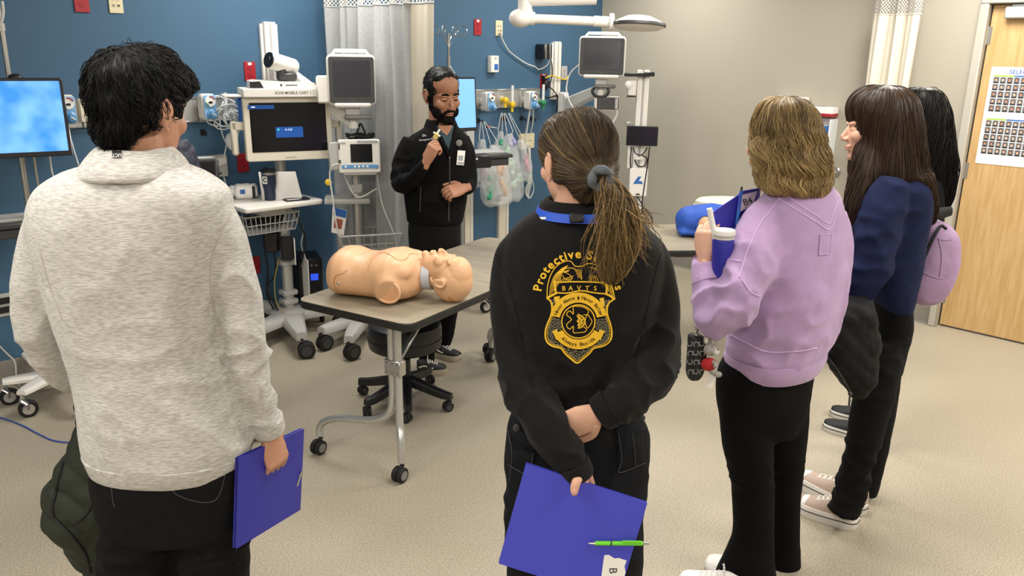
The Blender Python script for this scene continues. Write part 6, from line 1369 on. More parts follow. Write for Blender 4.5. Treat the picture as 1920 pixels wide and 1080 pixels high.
    for q in ([(1158, 808), (1205, 792), (1210, 866), (1160, 886)], [(950, 838), (1002, 850), (996, 886), (950, 872)]): patch_px(r, 'cargo_pocket', bt, q, 'cargo_black', .006, 8, tr, .008)
    for q in ([(1153, 800), (1210, 780), (1214, 806), (1160, 822)], [(946, 790), (1000, 822), (1000, 845), (946, 812)]): patch_px(r, 'pocket_flap', bt, q, 'cargo_black', .013, 6, tr, .006)
    for x, y in ((968, 802), (1203, 783)):
        h = cam_hit(bt, x, y, .016)
        if h: m = M(); m.lathe([(.009, 0), (.009, .004), (.006, .005)], h, 16, 'y', Matrix.Diagonal((1, -1, 1))); obj('button', m, 'dark_grey', tr)
    for q in ([(950, 800), (960, 850), (955, 900)], [(1160, 812), (1166, 860), (1162, 886), (1210, 868)], [(952, 872), (990, 888), (1000, 850)], [(1185, 800), (1190, 850), (1192, 872)]): seam_px(r, 'stitching', bt, q, 'stitch', .0011, .014, tr)
    # skin
    hd = M(); HM = head_at(at(1083, 302, Y), R_(-27), R_(6), 0, .97); head_parts(hd, 0, .85, True, .92); hd.xf(HM); n1 = HM @ V((0, -.02, -.05)); n2 = at(1078, 400, Y); limb(hd, [(*n1, .05), (*n1.lerp(n2, .5), .051), (*n2, .056), (n2.x, n2.y, n2.z-.06, .06)], 20, 4)
    hn = M(); hand(hn, at(1126, 773, Y-.16), (-.92, -.02, -.42), (.05, -1, .15), -1, (.35, .35, .4, .45), .02, (.35, .2), .9)
    fo = onz(0, 0, 0); w_ = at(1088, 890, Y-.225); tips = hand(hn, w_, (-.03, .22, -1), (.75, .55, .1), 1, (.3, .3, .3, .3), .02, None, .88)
    # thumb resting on the front of the folder
    limb_px(hn, [(1088, 880, Y-.235, 10), (1085, 893, Y-.25, 10), (1080, 905, Y-.264, 9.2), (1077, 918, Y-.267, 8.4), (1077, 927, Y-.266, 6)], 12, 4); limb_px(hn, [(1103, 890, Y-.215, 8), (1106, 899, Y-.212, 7.5), (1110, 908, Y-.205, 6.5)], 12, 4)
    for x, y in ((1026, 834), (1027, 845)): p = at(x, y, Y-.15); hn.tube([p + V((.03, .01, .005)), p, p + V((-.004, -.012, -.002))], [.0078, .0078, .0055], 12); hn.ell(p+V((-.003, -.01, -.002)), (.0066,)*3, 10, 8)
    co = M(); core_limbs(co, at(1080, 880, Y), (fl, fr), at(1085, 460, Y), n2); limb_px(co, [(962, 480, Y, 18), (957, 560, Y, 17), (968, 650, Y-.03, 17), (990, 735, Y-.10, 17), (1020, 792, Y-.17, 16), (1052, 836, Y-.21, 14), (1088, 890, Y-.225, 12)]); limb_px(co, [(1220, 482, Y, 18), (1236, 560, Y, 17), (1234, 635, Y-.03, 17), (1214, 700, Y-.09, 17), (1176, 744, Y-.14, 15), (1126, 773, Y-.16, 12)])
    wpart('body', body_mesh(hd, hn, co), 'skin_light', r, sharp=0, fix=False)
    m = M(); p = at(1077, 922, Y-.2765); m.ell(p, (.0058, .002, .0075), 12, 8); wpart('thumbnail', m, 'nail', r)
    for f in (fl, fr): sneaker(r, f-V((.0, .08, 0)), f+V((-.01, .18, 0)), .09, .095, 'shoe_black', 'sole_white')
    # hair: cap pulled back to the tie, then the tail
    inv = HM.inverted(); tie = at(1128, 336, Y-.128)
    vm = M(); vm.ell((0, -.016, .032), (.083, .105, .096), 28, 18); vm.ell((0, -.06, -.02), (.072, .055, .07), 20, 12); vm.ell((.0, -.062, -.065), (.052, .034, .035), 16, 10); vm.ell((0, .03, .06), (.074, .08, .06), 20, 12)
    for s in (-1, 1): vm.ell((s*.070, .012, .03), (.017, .05, .05), 14, 10); vm.ell((s*.068, -.03, -.018), (.02, .035, .035), 14, 10)
    vm.xf(HM); l = HM @ V((0, -.085, -.02)); vm.tube([l, l.lerp(tie, .5), tie], [.04, .03, .02], 16)
    vol = fuse(vm, .0055, 4); displace(vol, lambda q: .0022*noise.noise(V((q.x*50, q.y*50, q.z*30))))
    def flow(p): d = (tie-p); l = d.length; return (d.normalized() + V((0, 0, .35*min(1, l*4)*0)) + V((noise.noise(p*30)*.12, 0, noise.noise(p*30+V((5, 0, 0)))*.12))) if l > .022 else None
    st = flow_strands(vol, 1500, flow, 22, .009, .0022, .0013, .12, tone=nrm_tone(.11, .08, .03), tip=.7)
    finish_hair(r, vol, st, 'hair_brown', .12)
    tm = M(); limb_px(tm, [(1127, 335, Y-.11, 9), (1132, 344, Y-.135, 13), (1140, 356, Y-.155, 20), (1151, 378, Y-.155, 29), (1160, 412, Y-.158, 36), (1160, 450, Y-.158, 36), (1152, 485, Y-.155, 28), (1146, 508, Y-.152, 18), (1150, 520, Y-.15, 9)], 24, 5, .6)
    tv = fuse(tm, .006, 3)
    def flow2(p):
        px = (p-at(1150, 420, Y-.15)); k = p.z-at(1128, 336, Y).z
        return V((.10 + px.x*1.6*(1 if k > -.12 else -.4), -.02, -1)).normalized() + V((.28*noise.noise(V((p.x*30, p.y*30, p.z*9))), 0, 0))
    st = flow_strands(tv, 1300, flow2, 17, .012, .010, .0012, .16, tone=lambda p: min(1, max(0, random.choice((.2, .3, .55, .85)) + random.gauss(0, .12))), wave=.18, wl=.14, tip=.15, stick=False)
    # loose locks over the right shoulder
    for i in range(230):
        x0 = random.uniform(1126, 1170); y0 = random.uniform(350, 400); e = random.uniform(-48, 82); y1 = random.uniform(450, 540) - max(0, e-10)*.9; w_ = random.uniform(-14, 14); d0 = random.uniform(-.19, -.14)
        P = [at(x0, y0, Y+d0), at(x0+.35*e+w_*.4, y0+(y1-y0)*.33, Y+d0-.012), at(x0+.72*e+w_, y0+(y1-y0)*.68, Y+d0-.012), at(x0+e-w_*.6, y1, Y+d0-.0)]
        q = [V(k) for k in spline(P, 5)]; st.tube(q, [.0014*(1-.75*(j/len(q))**2) for j in range(len(q))], 4, False, flat=.55, tone=min(1, max(0, random.choice((.25, .45, .8)) + random.gauss(0, .15))))
    finish_hair(r, tv, st, 'hair_brown', .2, 'ponytail')
    m = M(); tc = at(1127, 335, Y-.15)
    for k in range(2):
        pts = [tc + V((.0205*math.cos(a), -.006*k + .004*math.sin(3*a+k), .0205*math.sin(a))) for a in np.linspace(0, 2*math.pi, 33)]; m.tube(pts, [.0088+.0022*math.sin(4*a+2*k) for a in np.linspace(0, 2*math.pi, 33)], 10)
    mat('scrunchie', '5c6268', .9, bump=.4, bscale=150); wpart('scrunchie', m, 'scrunchie', r)
black_student()
# ================================================================== student in the lilac sweatshirt
def lilac_student():
    Y = 2.52; yw = R_(33); c = at(1430, 1070, Y); r = person('fair-haired person in an oversized lilac sweatshirt and black flared trousers', c.x, c.y)
    m = M(); rings_px(m, [(346, 1478, 1556, Y, .055), (358, 1452, 1570, Y, .085), (378, 1424, 1578, Y, .11), (415, 1402, 1584, Y, .13), (470, 1388, 1588, Y, .142), (550, 1380, 1588, Y, .148), (612, 1370, 1572, Y, .145), (655, 1362, 1552, Y, .138), (690, 1366, 1532, Y, .125)], yw)
    limb_px(m, [(1448, 398, Y-.03, 36), (1428, 432, Y-.06, 44), (1406, 500, Y-.13, 48), (1376, 562, Y-.17, 50), (1350, 592, Y-.18, 44), (1336, 560, Y-.14, 36), (1327, 520, Y-.09, 29), (1324, 500, Y-.07, 25)])
    limb_px(m, [(1552, 400, Y+.05, 34), (1558, 460, Y+.06, 40), (1552, 540, Y+.07, 40), (1520, 585, Y+.11, 36), (1470, 570, Y+.17, 28)])
    me = fuse(m, .0085, 4)
    cloth_fold(me, .008, (5, 5, 4.2), .0016, 9, [(at(1350, 585, Y-.2), .17, .014, (11, 11, 13)), (at(1400, 520, Y-.15), .16, .010, (12, 8, 9)), (at(1460, 640, Y-.12), .2, .009, (10, 7, 11)), (at(1540, 560, Y), .2, .010, (13, 8, 5))])
    sw = wpart('sweatshirt', me, 'jersey_lilac', r); bv = surf_cast(me)
    m = M(); m.loft([ring_px(*q, yw) for q in [(660, 1360, 1550, Y, .139), (668, 1358, 1548, Y, .141), (688, 1362, 1536, Y, .132), (696, 1368, 1528, Y, .122)]]); obj('hem_band', m, 'jersey_lilac', sw)
    m = M(); limb_px(m, [(1329, 530, Y-.10, 32), (1325, 508, Y-.08, 29), (1323, 492, Y-.07, 26), (1323, 489, Y-.07, 22)]); obj('cuff', m, 'jersey_lilac', sw)
    for q in ([(1468, 360), (1505, 388), (1530, 404), (1553, 419), (1562, 400), (1572, 378)], [(1460, 372), (1500, 398), (1530, 416), (1553, 430), (1566, 408)], [(1460, 375), (1425, 420), (1402, 470), (1386, 520)], [(1337, 485), (1362, 486), (1388, 490)], [(1392, 525), (1408, 548), (1425, 556)], [(1370, 628), (1398, 642), (1440, 660), (1500, 658), (1532, 652)]): seam_px(r, 'seam', bv, q, 'seam_lilac', .0026, .0005, sw)
    pq = patch_px(r, 'back_patch', bv, [(1539, 440), (1560, 438), (1557, 476), (1536, 478)], 'jersey_lilac', .003, 5, sw)
    for q in ([(1539, 440), (1560, 438)], [(1560, 438), (1557, 476)], [(1557, 476), (1536, 478)], [(1536, 478), (1539, 440)]): seam_px(r, 'patch_stitch', bv, q, 'seam_lilac', .0015, .004, sw)
    # flared trousers
    m = M(); rings_px(m, [(672, 1356, 1534, Y, .115), (700, 1344, 1528, Y, .12), (745, 1342, 1518, Y, .12), (785, 1352, 1506, Y, .105), (812, 1372, 1492, Y, .08)], yw*.6)
    fl, fr = V((.905, 2.44, 0)), V((1.06, 2.56, 0))
    leg(m, [P4(1396, 750, Y-.03, 50), P4(1402, 830, Y-.04, 47), P4(1410, 900, Y-.05, 40), P4(1412, 960, Y-.06, 38), P4(1411, 1010, Y-.06, 40), P4(1405, 1050, Y-.07, 48), P4(1398, 1088, Y-.07, 58)])
    leg(m, [P4(1470, 750, Y+.03, 46), P4(1472, 830, Y+.05, 40), P4(1474, 900, Y+.06, 30), P4(1473, 960, Y+.06, 27), P4(1472, 1010, Y+.06, 27), P4(1470, 1040, Y+.06, 30), P4(1466, 1066, Y+.06, 34)])
    me = fuse(m, .0085, 5); cloth_fold(me, .004, (6, 6, 6), .001, 4, [(at(1410, 900, Y-.1), .12, .006, (6, 6, 20)), (at(1478, 890, Y), .1, .006, (6, 6, 22))]); wpart('trousers', me, 'legging_black', r)
    # skin
    hd = M(); HM = head_at(at(1464, 264, Y-.01), R_(-45), R_(4), 0, .97); head_parts(hd, 0, .85, True, .92); hd.xf(HM); n1 = HM @ V((0, -.02, -.05)); n2 = at(1508, 366, Y); limb(hd, [(*n1, .05), (*n1.lerp(n2, .5), .05), (*n2, .056), (n2.x, n2.y, n2.z-.05, .062)], 20, 4)
    # bare nape inside the V neck
    hn = M(); hand(hn, at(1322, 486, Y-.07), (.0, .22, 1), (-.62, -.75, .1), 1, (.55, .6, .65, .7), .03, (.7, .5), .95)
    co = M(); core_limbs(co, at(1438, 720, Y), (fl, fr), at(1500, 400, Y), n2); limb_px(co, [(1428, 432, Y-.06, 19), (1406, 500, Y-.13, 18), (1376, 562, Y-.17, 17), (1350, 588, Y-.18, 16), (1334, 560, Y-.14, 15), (1322, 486, Y-.07, 12)])
    wpart('body', body_mesh(hd, hn, co), 'skin_light', r, sharp=0, fix=False)
    t_ = onz(1322, 1060); sneaker(r, t_+V((.20, -.10, 0)), t_, .085, .095, 'shoe_white', 'shoe_white', .028, True, 'shoe_white'); t_ = onz(1272, 1092); sneaker(r, t_+V((.22, -.08, 0)), t_, .085, .095, 'shoe_white', 'shoe_white', .028, True, 'shoe_white')
    # wavy bob
    vm = M(); rings_px(vm, [(184, 1458, 1490, Y-.01, .04), (192, 1434, 1512, Y-.01, .078), (214, 1420, 1528, Y-.01, .096), (250, 1416, 1536, Y-.01, .104), (295, 1418, 1542, Y-.01, .104), (330, 1424, 1546, Y-.012, .10), (348, 1432, 1544, Y-.012, .09), (360, 1448, 1530, Y-.012, .07)], 0, 2.1)
    vol = fuse(vm, .007, 3); inv = HM.inverted(); crown = at(1470, 184, Y)
    def flow(p):
        k = crown.z-p.z; d = V((p.x-crown.x, p.y-crown.y, 0)); d = d.normalized() if d.length > 1e-4 else V((1, 0, 0)); w_ = .25+min(1, k*5)*.75; return d*max(0, .09-k)*14 + V((0, 0, -.35-min(1, k*9))) + V((1.1*w_*noise.noise(V((p.x*11, p.y*11, p.z*13))), .8*w_*noise.noise(V((p.x*11, p.y*11, p.z*13+7))), 0))
    face = HM @ V((0, .1, -.03))
    keep = lambda p: (p-face).length > .085
    displace(vol, lambda q: .007*noise.noise(V((q.x*26, q.y*26, q.z*8))) - (.03 if (q-face).length < .07 else 0))
    st = flow_strands(vol, 3400, flow, 19, .0115, .006, .0014, .18, keep, lambda p: min(1, max(0, .32 + .35*min(1, (crown.z-p.z)/.2) + .55*noise.noise(V((p.x*32, p.y*32, p.z*5))) + random.gauss(0, .18))), wave=.12, wl=.11, tip=.2, curl=(.016, .09, .05, crown.z, crown.x, crown.y))
    for i in range(150):
        x0 = random.uniform(1425, 1543); ph = random.uniform(0, 6); Y0 = Y + random.uniform(-.11, .05)*(1 if abs(x0-1485) < 50 else .3); y1 = random.uniform(352, 372)
        st.tube([V(k) for k in spline([at(x0, 300, Y0), at(x0+4*math.sin(ph), 320, Y0-.008), at(x0-5*math.sin(ph), 342, Y0-.01), at(x0+7*math.sin(ph+1), y1, Y0)], 5)], [.0024*(1-.8*(j/16)**2) for j in range(16)], 4, False, flat=.5, tone=min(1, max(0, random.gauss(.62, .22))))
    finish_hair(r, vol, st, 'hair_blonde', .2)
lilac_student()
# ================================================================== student in navy with long brown hair
def navy_student():
    Y = 2.9; c = onz(1600, 985); r = person('person in profile with long straight brown hair, navy sweater and taupe platform sneakers', c.x, c.y)
    m = M(); rings_px(m, [(312, 1655, 1715, Y, .07), (325, 1635, 1728, Y, .13), (345, 1622, 1732, Y, .17), (385, 1612, 1730, Y, .185), (440, 1604, 1722, Y, .18), (500, 1606, 1712, Y, .175), (545, 1618, 1702, Y, .165), (570, 1634, 1694, Y, .15)])
    limb_px(m, [(1672, 345, Y-.13, 30), (1664, 372, Y-.16, 38), (1648, 430, Y-.18, 42), (1630, 490, Y-.18, 42), (1612, 535, Y-.17, 36), (1585, 548, Y-.13, 31), (1555, 545, Y-.08, 27)])
    me = fuse(m, .009, 4); cloth_fold(me, .007, (6, 6, 6), .002, 12, [(at(1620, 500, Y-.2), .18, .012, (9, 9, 15)), (at(1660, 400, Y-.2), .16, .009, (10, 8, 12))]); sw = wpart('sweater', me, 'fleece_navy', r); bv = surf_cast(me)
    m = M(); rings_px(m, [(556, 1628, 1696, Y, .14), (600, 1624, 1698, Y, .145), (650, 1622, 1690, Y, .13), (690, 1626, 1684, Y, .11)])
    fn, ff = onz(1588, 985), onz(1610, 950)
    a = [P4(1656, 640, Y-.08, 38), P4(1644, 720, Y-.10, 37), P4(1625, 800, Y-.12, 33), P4(1604, 880, Y-.13, 30), P4(1592, 930, Y-.13, 29), P4(1580, 962, Y-.13, 29)]; leg(m, a)
    a = [P4(1660, 640, Y+.08, 34), P4(1655, 720, Y+.10, 32), P4(1645, 800, Y+.12, 27), P4(1633, 870, Y+.13, 24), P4(1620, 922, Y+.14, 23)]; leg(m, a)
    me = fuse(m, .009, 4); cloth_fold(me, .005, (8, 8, 8), .0016, 13, [(at(1600, 900, Y-.18), .22, .009, (8, 8, 20)), (at(1640, 680, Y-.18), .2, .007, (9, 9, 14))]); wpart('trousers', me, 'denim_black', r)
    hd = M(); HM = head_at(at(1643, 236, Y), R_(-80), R_(5), 0, .98); head_parts(hd, 0, .9, True, .9); hd.xf(HM); n1 = HM @ V((0, -.02, -.05)); n2 = at(1672, 330, Y); limb(hd, [(*n1, .048), (*n1.lerp(n2, .5), .05), (*n2, .056)], 20, 4)
    hn = M(); hand(hn, at(1550, 545, Y-.07), (-.9, .1, .0), (0, -.2, 1), 1, (.6, .6, .6, .6), .03, (.5, .3), .92)
    co = M(); core_limbs(co, at(1660, 600, Y), (V((1.35, 2.8, 0)), V((1.40, 2.98, 0))), at(1675, 370, Y), n2); limb_px(co, [(1664, 372, Y-.16, 16), (1648, 430, Y-.18, 15), (1630, 490, Y-.18, 15), (1610, 538, Y-.17, 14), (1550, 545, Y-.07, 11)])
    wpart('body', body_mesh(hd, hn, co), 'skin_light', r, sharp=0, fix=False)
    for h, t_ in ((onz(1608, 992), onz(1496, 955)), (onz(1622, 968), onz(1497, 905))): sneaker(r, h, t_, .115, .095, 'shoe_taupe', 'sole_white', .052, True, 'lace', 'print_black', None, .045, 0, 'shoe_white')
    # long straight hair
    vm = M(); rings_px(vm, [(160, 1650, 1676, Y, .03), (166, 1622, 1698, Y, .07), (182, 1600, 1714, Y, .10), (204, 1592, 1720, Y, .115), (228, 1596, 1724, Y, .12), (260, 1602, 1727, Y, .125), (300, 1600, 1731, Y, .135), (330, 1599, 1736, Y, .14), (345, 1610, 1734, Y, .12)], 0, 2.1)
    rings_px(vm, [(250, 1612, 1670, Y-.02, .05), (295, 1602, 1664, Y-.05, .06), (335, 1596, 1644, Y-.08, .055), (365, 1589, 1624, Y-.10, .045), (395, 1584, 1606, Y-.11, .035), (425, 1582, 1594, Y-.10, .015)], 0, 2.1)
    rings_px(vm, [(320, 1676, 1736, Y-.03, .12), (350, 1690, 1740, Y-.03, .12), (380, 1708, 1745, Y-.03, .10), (405, 1722, 1748, Y-.03, .06), (418, 1732, 1746, Y-.03, .03)], 0, 2.1)
    vol = fuse(vm, .0075, 4); crown = at(1664, 162, Y); face = HM @ V((0, .10, -.03))
    displace(vol, lambda q: .004*noise.noise(V((q.x*34, q.y*34, q.z*5))))
    def flow(p):
        k = crown.z-p.z; d = V((p.x-crown.x, p.y-crown.y, 0)); d = d.normalized() if d.length > 1e-4 else V((1, 0, 0)); return d*max(0, .10-k)*12 + V((.16 if p.x > crown.x else -.05, 0, -.3-min(1, k*9))) + V((.10*noise.noise(V((p.x*16, p.y*16, p.z*5))), 0, 0))
    st = flow_strands(vol, 1700, flow, 24, .0135, .004, .0018, .12, lambda p: (p-face).length > .03, nrm_tone(.4, .2, .06), wave=.08, wl=.2, tip=.3)
    finish_hair(r, vol, st, 'hair_darkbrown', .25)
navy_student()
# ================================================================== student with black wavy hair, furthest back
def dark_student():
    Y = 3.5; c = onz(1640, 812); r = person('black-haired person mostly hidden behind the person with the lilac backpack', c.x, c.y)
    m = M(); rings_px(m, [(320, 1700, 1740, Y, .07), (340, 1688, 1752, Y, .15), (400, 1680, 1752, Y, .18), (480, 1672, 1735, Y, .17), (545, 1655, 1692, Y, .16)])
    me = fuse(m, .012, 4); cloth_fold(me, .006, (6, 6, 6), .001, 20); wpart('top', me, 'fleece_black', r)
    m = M(); rings_px(m, [(535, 1650, 1692, Y, .14), (580, 1645, 1692, Y, .15), (630, 1642, 1690, Y, .14)])
    leg(m, [P4(1664, 610, Y-.08, 27), P4(1655, 690, Y-.08, 26), P4(1645, 770, Y-.06, 21), P4(1638, 808, Y-.05, 19)]); leg(m, [P4(1664, 610, Y+.08, 25), P4(1655, 690, Y+.09, 23), P4(1648, 780, Y+.1, 18)])
    me = fuse(m, .012, 4); cloth_fold(me, .006, (8, 8, 8), .001, 21); wpart('trousers', me, 'denim_black', r)
    hd = M(); HM = head_at(at(1728, 238, Y), R_(-75), R_(5), 0, .98); head_parts(hd, .12, .9, True, .9); hd.xf(HM); co = M(); core_limbs(co, at(1670, 570, Y), (V((1.83, 3.45, 0)), V((1.88, 3.62, 0))), at(1720, 380, Y), HM @ V((0, -.03, -.15)))
    wpart('body', body_mesh(hd, M(), co, .006), 'skin_warm', r, sharp=0, fix=False)
    for h, t_ in ((onz(1652, 832), onz(1543, 800)), (onz(1656, 800), onz(1556, 775))): sneaker(r, h, t_, .09, .095, 'shoe_black', 'sole_white', .034, False, stripe='print_black')
    vm = M(); rings_px(vm, [(164, 1722, 1744, Y, .04), (172, 1706, 1758, Y, .08), (200, 1695, 1771, Y, .1), (250, 1695, 1779, Y, .11), (300, 1704, 1785, Y, .11), (345, 1712, 1784, Y, .10), (375, 1722, 1776, Y, .08), (394, 1738, 1762, Y, .04)], 0, 2.1)
    vol = fuse(vm, .009, 3); crown = at(1732, 164, Y); displace(vol, lambda q: .008*noise.noise(V((q.x*20, q.y*20, q.z*7))))
    def flow(p): k = crown.z-p.z; d = V((p.x-crown.x, p.y-crown.y, 0)); d = d.normalized() if d.length > 1e-4 else V((1, 0, 0)); return d*max(0, .10-k)*12 + V((.05, 0, -.3-min(1, k*9))) + V((.2*noise.noise(V((p.x*14, p.y*14, p.z*6))), 0, 0))
    st = flow_strands(vol, 900, flow, 20, .016, .008, .0022, .2, None, nrm_tone(.35, .2), wave=.25, wl=.12, tip=.2); finish_hair(r, vol, st, 'hair_soft_black', .2)
dark_student()
# ================================================================== instructor
def instructor():
    Y = 4.5; c = onz(822, 685); r = thing('person', 'bearded instructor in a black fleece jacket holding up a small vial, facing the students', 'person', V((c.x, c.y, 0)), 0)
    yw = R_(-18)
    m = M(); rings_px(m, [(232, 806, 852, Y, .07), (244, 788, 866, Y, .095), (258, 768, 878, Y, .115), (280, 754, 884, Y, .13), (320, 752, 882, Y, .138), (365, 757, 876, Y, .134), (400, 762, 870, Y, .13), (417, 764, 867, Y, .122)], yw)
    limb_px(m, [(772, 262, Y, 17), (759, 290, Y-.02, 19), (751, 322, Y-.05, 18), (753, 345, Y-.10, 17), (770, 338, Y-.19, 15), (787, 320, Y-.25, 13), (798, 306, Y-.27, 11)])
    limb_px(m, [(866, 258, Y+.02, 15), (874, 285, Y, 16), (879, 318, Y-.02, 15), (880, 345, Y-.06, 14), (876, 352, Y-.11, 13), (872, 354, Y-.14, 11)])
    me = fuse(m, .0085, 3); cloth_fold(me, .006, (8, 8, 7), .001, 30, [(at(758, 330, Y-.1), .14, .011, (12, 12, 14)), (at(820, 390, Y-.13), .2, .006, (9, 7, 10))]); jk = wpart('jacket', me, 'fleece_black', r); bv = surf_cast(me)
    # trousers, shoes
    m = M(); rings_px(m, [(405, 768, 864, Y, .115), (430, 766, 864, Y, .12), (460, 768, 862, Y, .115), (485, 776, 856, Y, .09)], yw)
    leg(m, [P4(794, 450, Y, 27), P4(794, 540, Y-.03, 23), P4(797, 610, Y-.06, 18), P4(799, 665, Y-.08, 15), P4(799, 678, Y-.08, 15)]); leg(m, [P4(838, 450, Y+.03, 26), P4(842, 540, Y+.08, 22), P4(838, 600, Y+.12, 17), P4(832, 645, Y+.14, 14)])
    me = fuse(m, .009, 4); cloth_fold(me, .007, (8, 8, 9), .001, 31); wpart('trousers', me, 'denim_black', r)
    for h, t_ in ((onz(781, 700), onz(838, 698)), (onz(812, 664), onz(863, 676))): 
        so = sneaker(r, h, t_, .085, .1, 'shoe_black', 'sole_cream', .034, True, 'lace'); d = (t_-h).normalized(); s = V((d.y, -d.x, 0)); m = M(); L = (t_-h).length
        wire(m, [h + d*L*.08 + s*.045 + V((0, 0, .052)), h + d*L*.25 + s*.049 + V((0, 0, .062)), h + d*L*.42 + s*.052 + V((0, 0, .05)), h + d*L*.55 + s*.053 + V((0, 0, .048))], .004, 6); obj('side_stripe', m, 'lace', so)
    # head turned towards the students on the right, looking down at the vial
    HM = head_at(at(829, 176, Y-.03), R_(148), R_(14), R_(3), 1.1); hd = M(); head_parts(hd, 0, 1.05, True, 1.05); hd.xf(HM); n1 = HM @ V((0, -.02, -.05)); n2 = at(824, 246, Y); limb(hd, [(*n1, .06), (*n1.lerp(n2, .5), .06), (*n2, .066), (n2.x, n2.y, n2.z-.06, .07)], 20, 4)
    # bare V of the throat
    hn = M(); hand(hn, at(799, 305, Y-.275), (.42, -.05, .9), (-.55, -.75, .35), -1, (.75, 1.0, 1.15, 1.2), .02, (.7, .2), 1.02)
    hand(hn, at(872, 352, Y-.145), (-.75, -.45, -.15), (.2, -.75, .6), 1, (.7, .75, .8, .85), .03, (.3, .2), 1.0)
    co = M(); core_limbs(co, at(815, 450, Y), (V((-.50, 4.43, 0)), V((-.40, 4.63, 0))), at(822, 280, Y), n2); limb_px(co, [(772, 268, Y, 9), (759, 290, Y-.02, 9), (752, 322, Y-.05, 9), (754, 343, Y-.10, 9), (770, 338, Y-.19, 8), (799, 305, Y-.275, 7)]); limb_px(co, [(866, 264, Y+.02, 8), (879, 318, Y-.02, 8), (879, 345, Y-.06, 8), (872, 353, Y-.14, 6)])
    wpart('body', body_mesh(hd, hn, co, .0034), 'skin_brown', r, sharp=0, fix=False)
    # face details
    def hw(p): return HM @ V(p)
    m = M()
    for s in (-1, 1): m.tube([hw(q) for q in ((s*.012, .096, .021), (s*.026, .097, .027), (s*.042, .088, .024), (s*.05, .078, .018))], [.004, .0055, .0048, .002], 8)
    wpart('eyebrows', m, 'beard_black', r)
    for s in (-1, 1):
        m = M(); m.ell((s*.031, .0825, -.002), (.0135, .0105, .0085), 16, 10); m.xf(HM); e = wpart('eye', m, 'print_white', r)
        m = M(); m.ell((s*.031, .0905, -.0045), (.0062, .0035, .0062), 12, 8); m.xf(HM); obj('iris', m, 'shoe_black', e)
        m = M(); m.ell((s*.031, .0835, .0025), (.0155, .0118, .0075), 16, 10, Euler((R_(-20), 0, 0))); m.xf(HM); wpart('eyelid', m, 'skin_brown', r)
        m = M(); m.tube([hw(q) for q in ((s*.018, .092, -.003), (s*.031, .0955, -.0045), (s*.044, .086, -.003))], .0016, 6); wpart('lashes', m, 'beard_black', r)
    mat('lip', '8c5648', .45); m = M(); m.ell((0, .0985, -.0665), (.021, .008, .0042), 16, 8); m.ell((0, .0975, -.0755), (.018, .009, .0055), 16, 8); m.xf(HM); wpart('lips', m, 'lip', r)
    bm_ = M()
    for s in (-1, 1):
        bm_.ell((s*.046, .040, -.072), (.021, .042, .036), 16, 10); bm_.ell((s*.062, .012, -.040), (.012, .022, .042), 14, 10); bm_.ell((s*.068, .008, .0), (.008, .014, .03), 12, 8)
        bm_.tube([(s*.028, .083, -.085), (s*.031, .088, -.07), (s*.018, .099, -.0565), (s*.003, .1035, -.0545)], [.008, .007, .0062, .005], 10)
    bm_.ell((0, .072, -.102), (.040, .030, .024), 18, 12); bm_.ell((0, .055, -.112), (.045, .035, .016), 18, 10); bm_.ell((0, .093, -.088), (.016, .010, .010), 12, 8); bm_.xf(HM)
    bv_ = fuse(bm_, .0035, 2); displace(bv_, lambda q: .0022*noise.noise(q*120)); wpart('beard', bv_, 'beard_black', r)
    vm = M(); vm.ell((0, -.020, .036), (.080, .098, .092), 26, 16); vm.ell((0, -.06, .0), (.07, .05, .08), 20, 12); vm.ell((0, .026, .080), (.062, .046, .040), 20, 12)
    for s in (-1, 1): vm.ell((s*.068, -.005, .03), (.014, .04, .05), 14, 10); vm.ell((s*.070, .018, .02), (.009, .014, .035), 12, 8)
    vm.xf(HM); vol = fuse(vm, .005, 3); inv = HM.inverted()
    displace(vol, lambda q: .003*noise.noise(q*70)); st = flow_strands(vol, 900, lambda p: HM.to_3x3() @ (V(((inv @ p).x, (inv @ p).y-.03, -.03)).normalized() + V((0, .3, 0))), 5, .007, .004, .0013, .5, None, nrm_tone(.25, .2), tip=.3); finish_hair(r, vol, st, 'hair_black', .1)
    # collar, scrub top, zip, lettering, badge
    cbm = M(); cbm.loft([ring_px(*q, yw, 2.0) for q in [(252, 790, 866, Y, .098), (240, 794, 860, Y, .092), (228, 798, 856, Y+.01, .084), (222, 800, 852, Y+.012, .08), (226, 803, 849, Y+.012, .074), (246, 802, 850, Y, .072)]], False); mec = cbm.mesh('collar', 0)
    bmx = bmesh.new(); bmx.from_mesh(mec); fr = at(838, 235, Y-.12); bmesh.ops.delete(bmx, geom=[v for v in bmx.verts if (V((v.co.x, v.co.y, 0))-V((fr.x, fr.y, 0))).length < .062], context='VERTS'); bmx.to_mesh(mec); bmx.free(); mec = evalmesh(mec, [('SOLIDIFY', dict(thickness=.006)), ('SUBSURF', dict(levels=1))]); mec.polygons.foreach_set('use_smooth', [True]*len(mec.polygons)); obj('collar', mec, 'fleece_black', jk)
    m = poly_cast(bv, [[(818, 236), (852, 236), (847, 262), (842, 292), (834, 276), (824, 254)]], .004, 4); wpart('scrub_top', m, 'scrub_teal', r, fix=False)
    m = poly_cast(bv, [[(819, 232), (849, 233), (844, 246), (838, 254), (828, 246)]], .008, 4); wpart('throat_skin', m, 'skin_brown', r, fix=False)
    for q, mt in (([(816, 240), (826, 258), (836, 278), (843, 294)], 'fleece_black'), ([(855, 238), (850, 262), (845, 284), (843, 294)], 'fleece_black')): seam_px(r, 'lapel', bv, q, mt, .011, .006, jk)
    seam_px(r, 'zip', bv, [(843, 292), (843, 340), (842, 380), (841, 414)], 'dark_grey', .004, .002, jk); seam_px(r, 'pocket_zip', bv, [(789, 350), (788, 375), (787, 397)], 'dark_grey', .003, .002, jk)
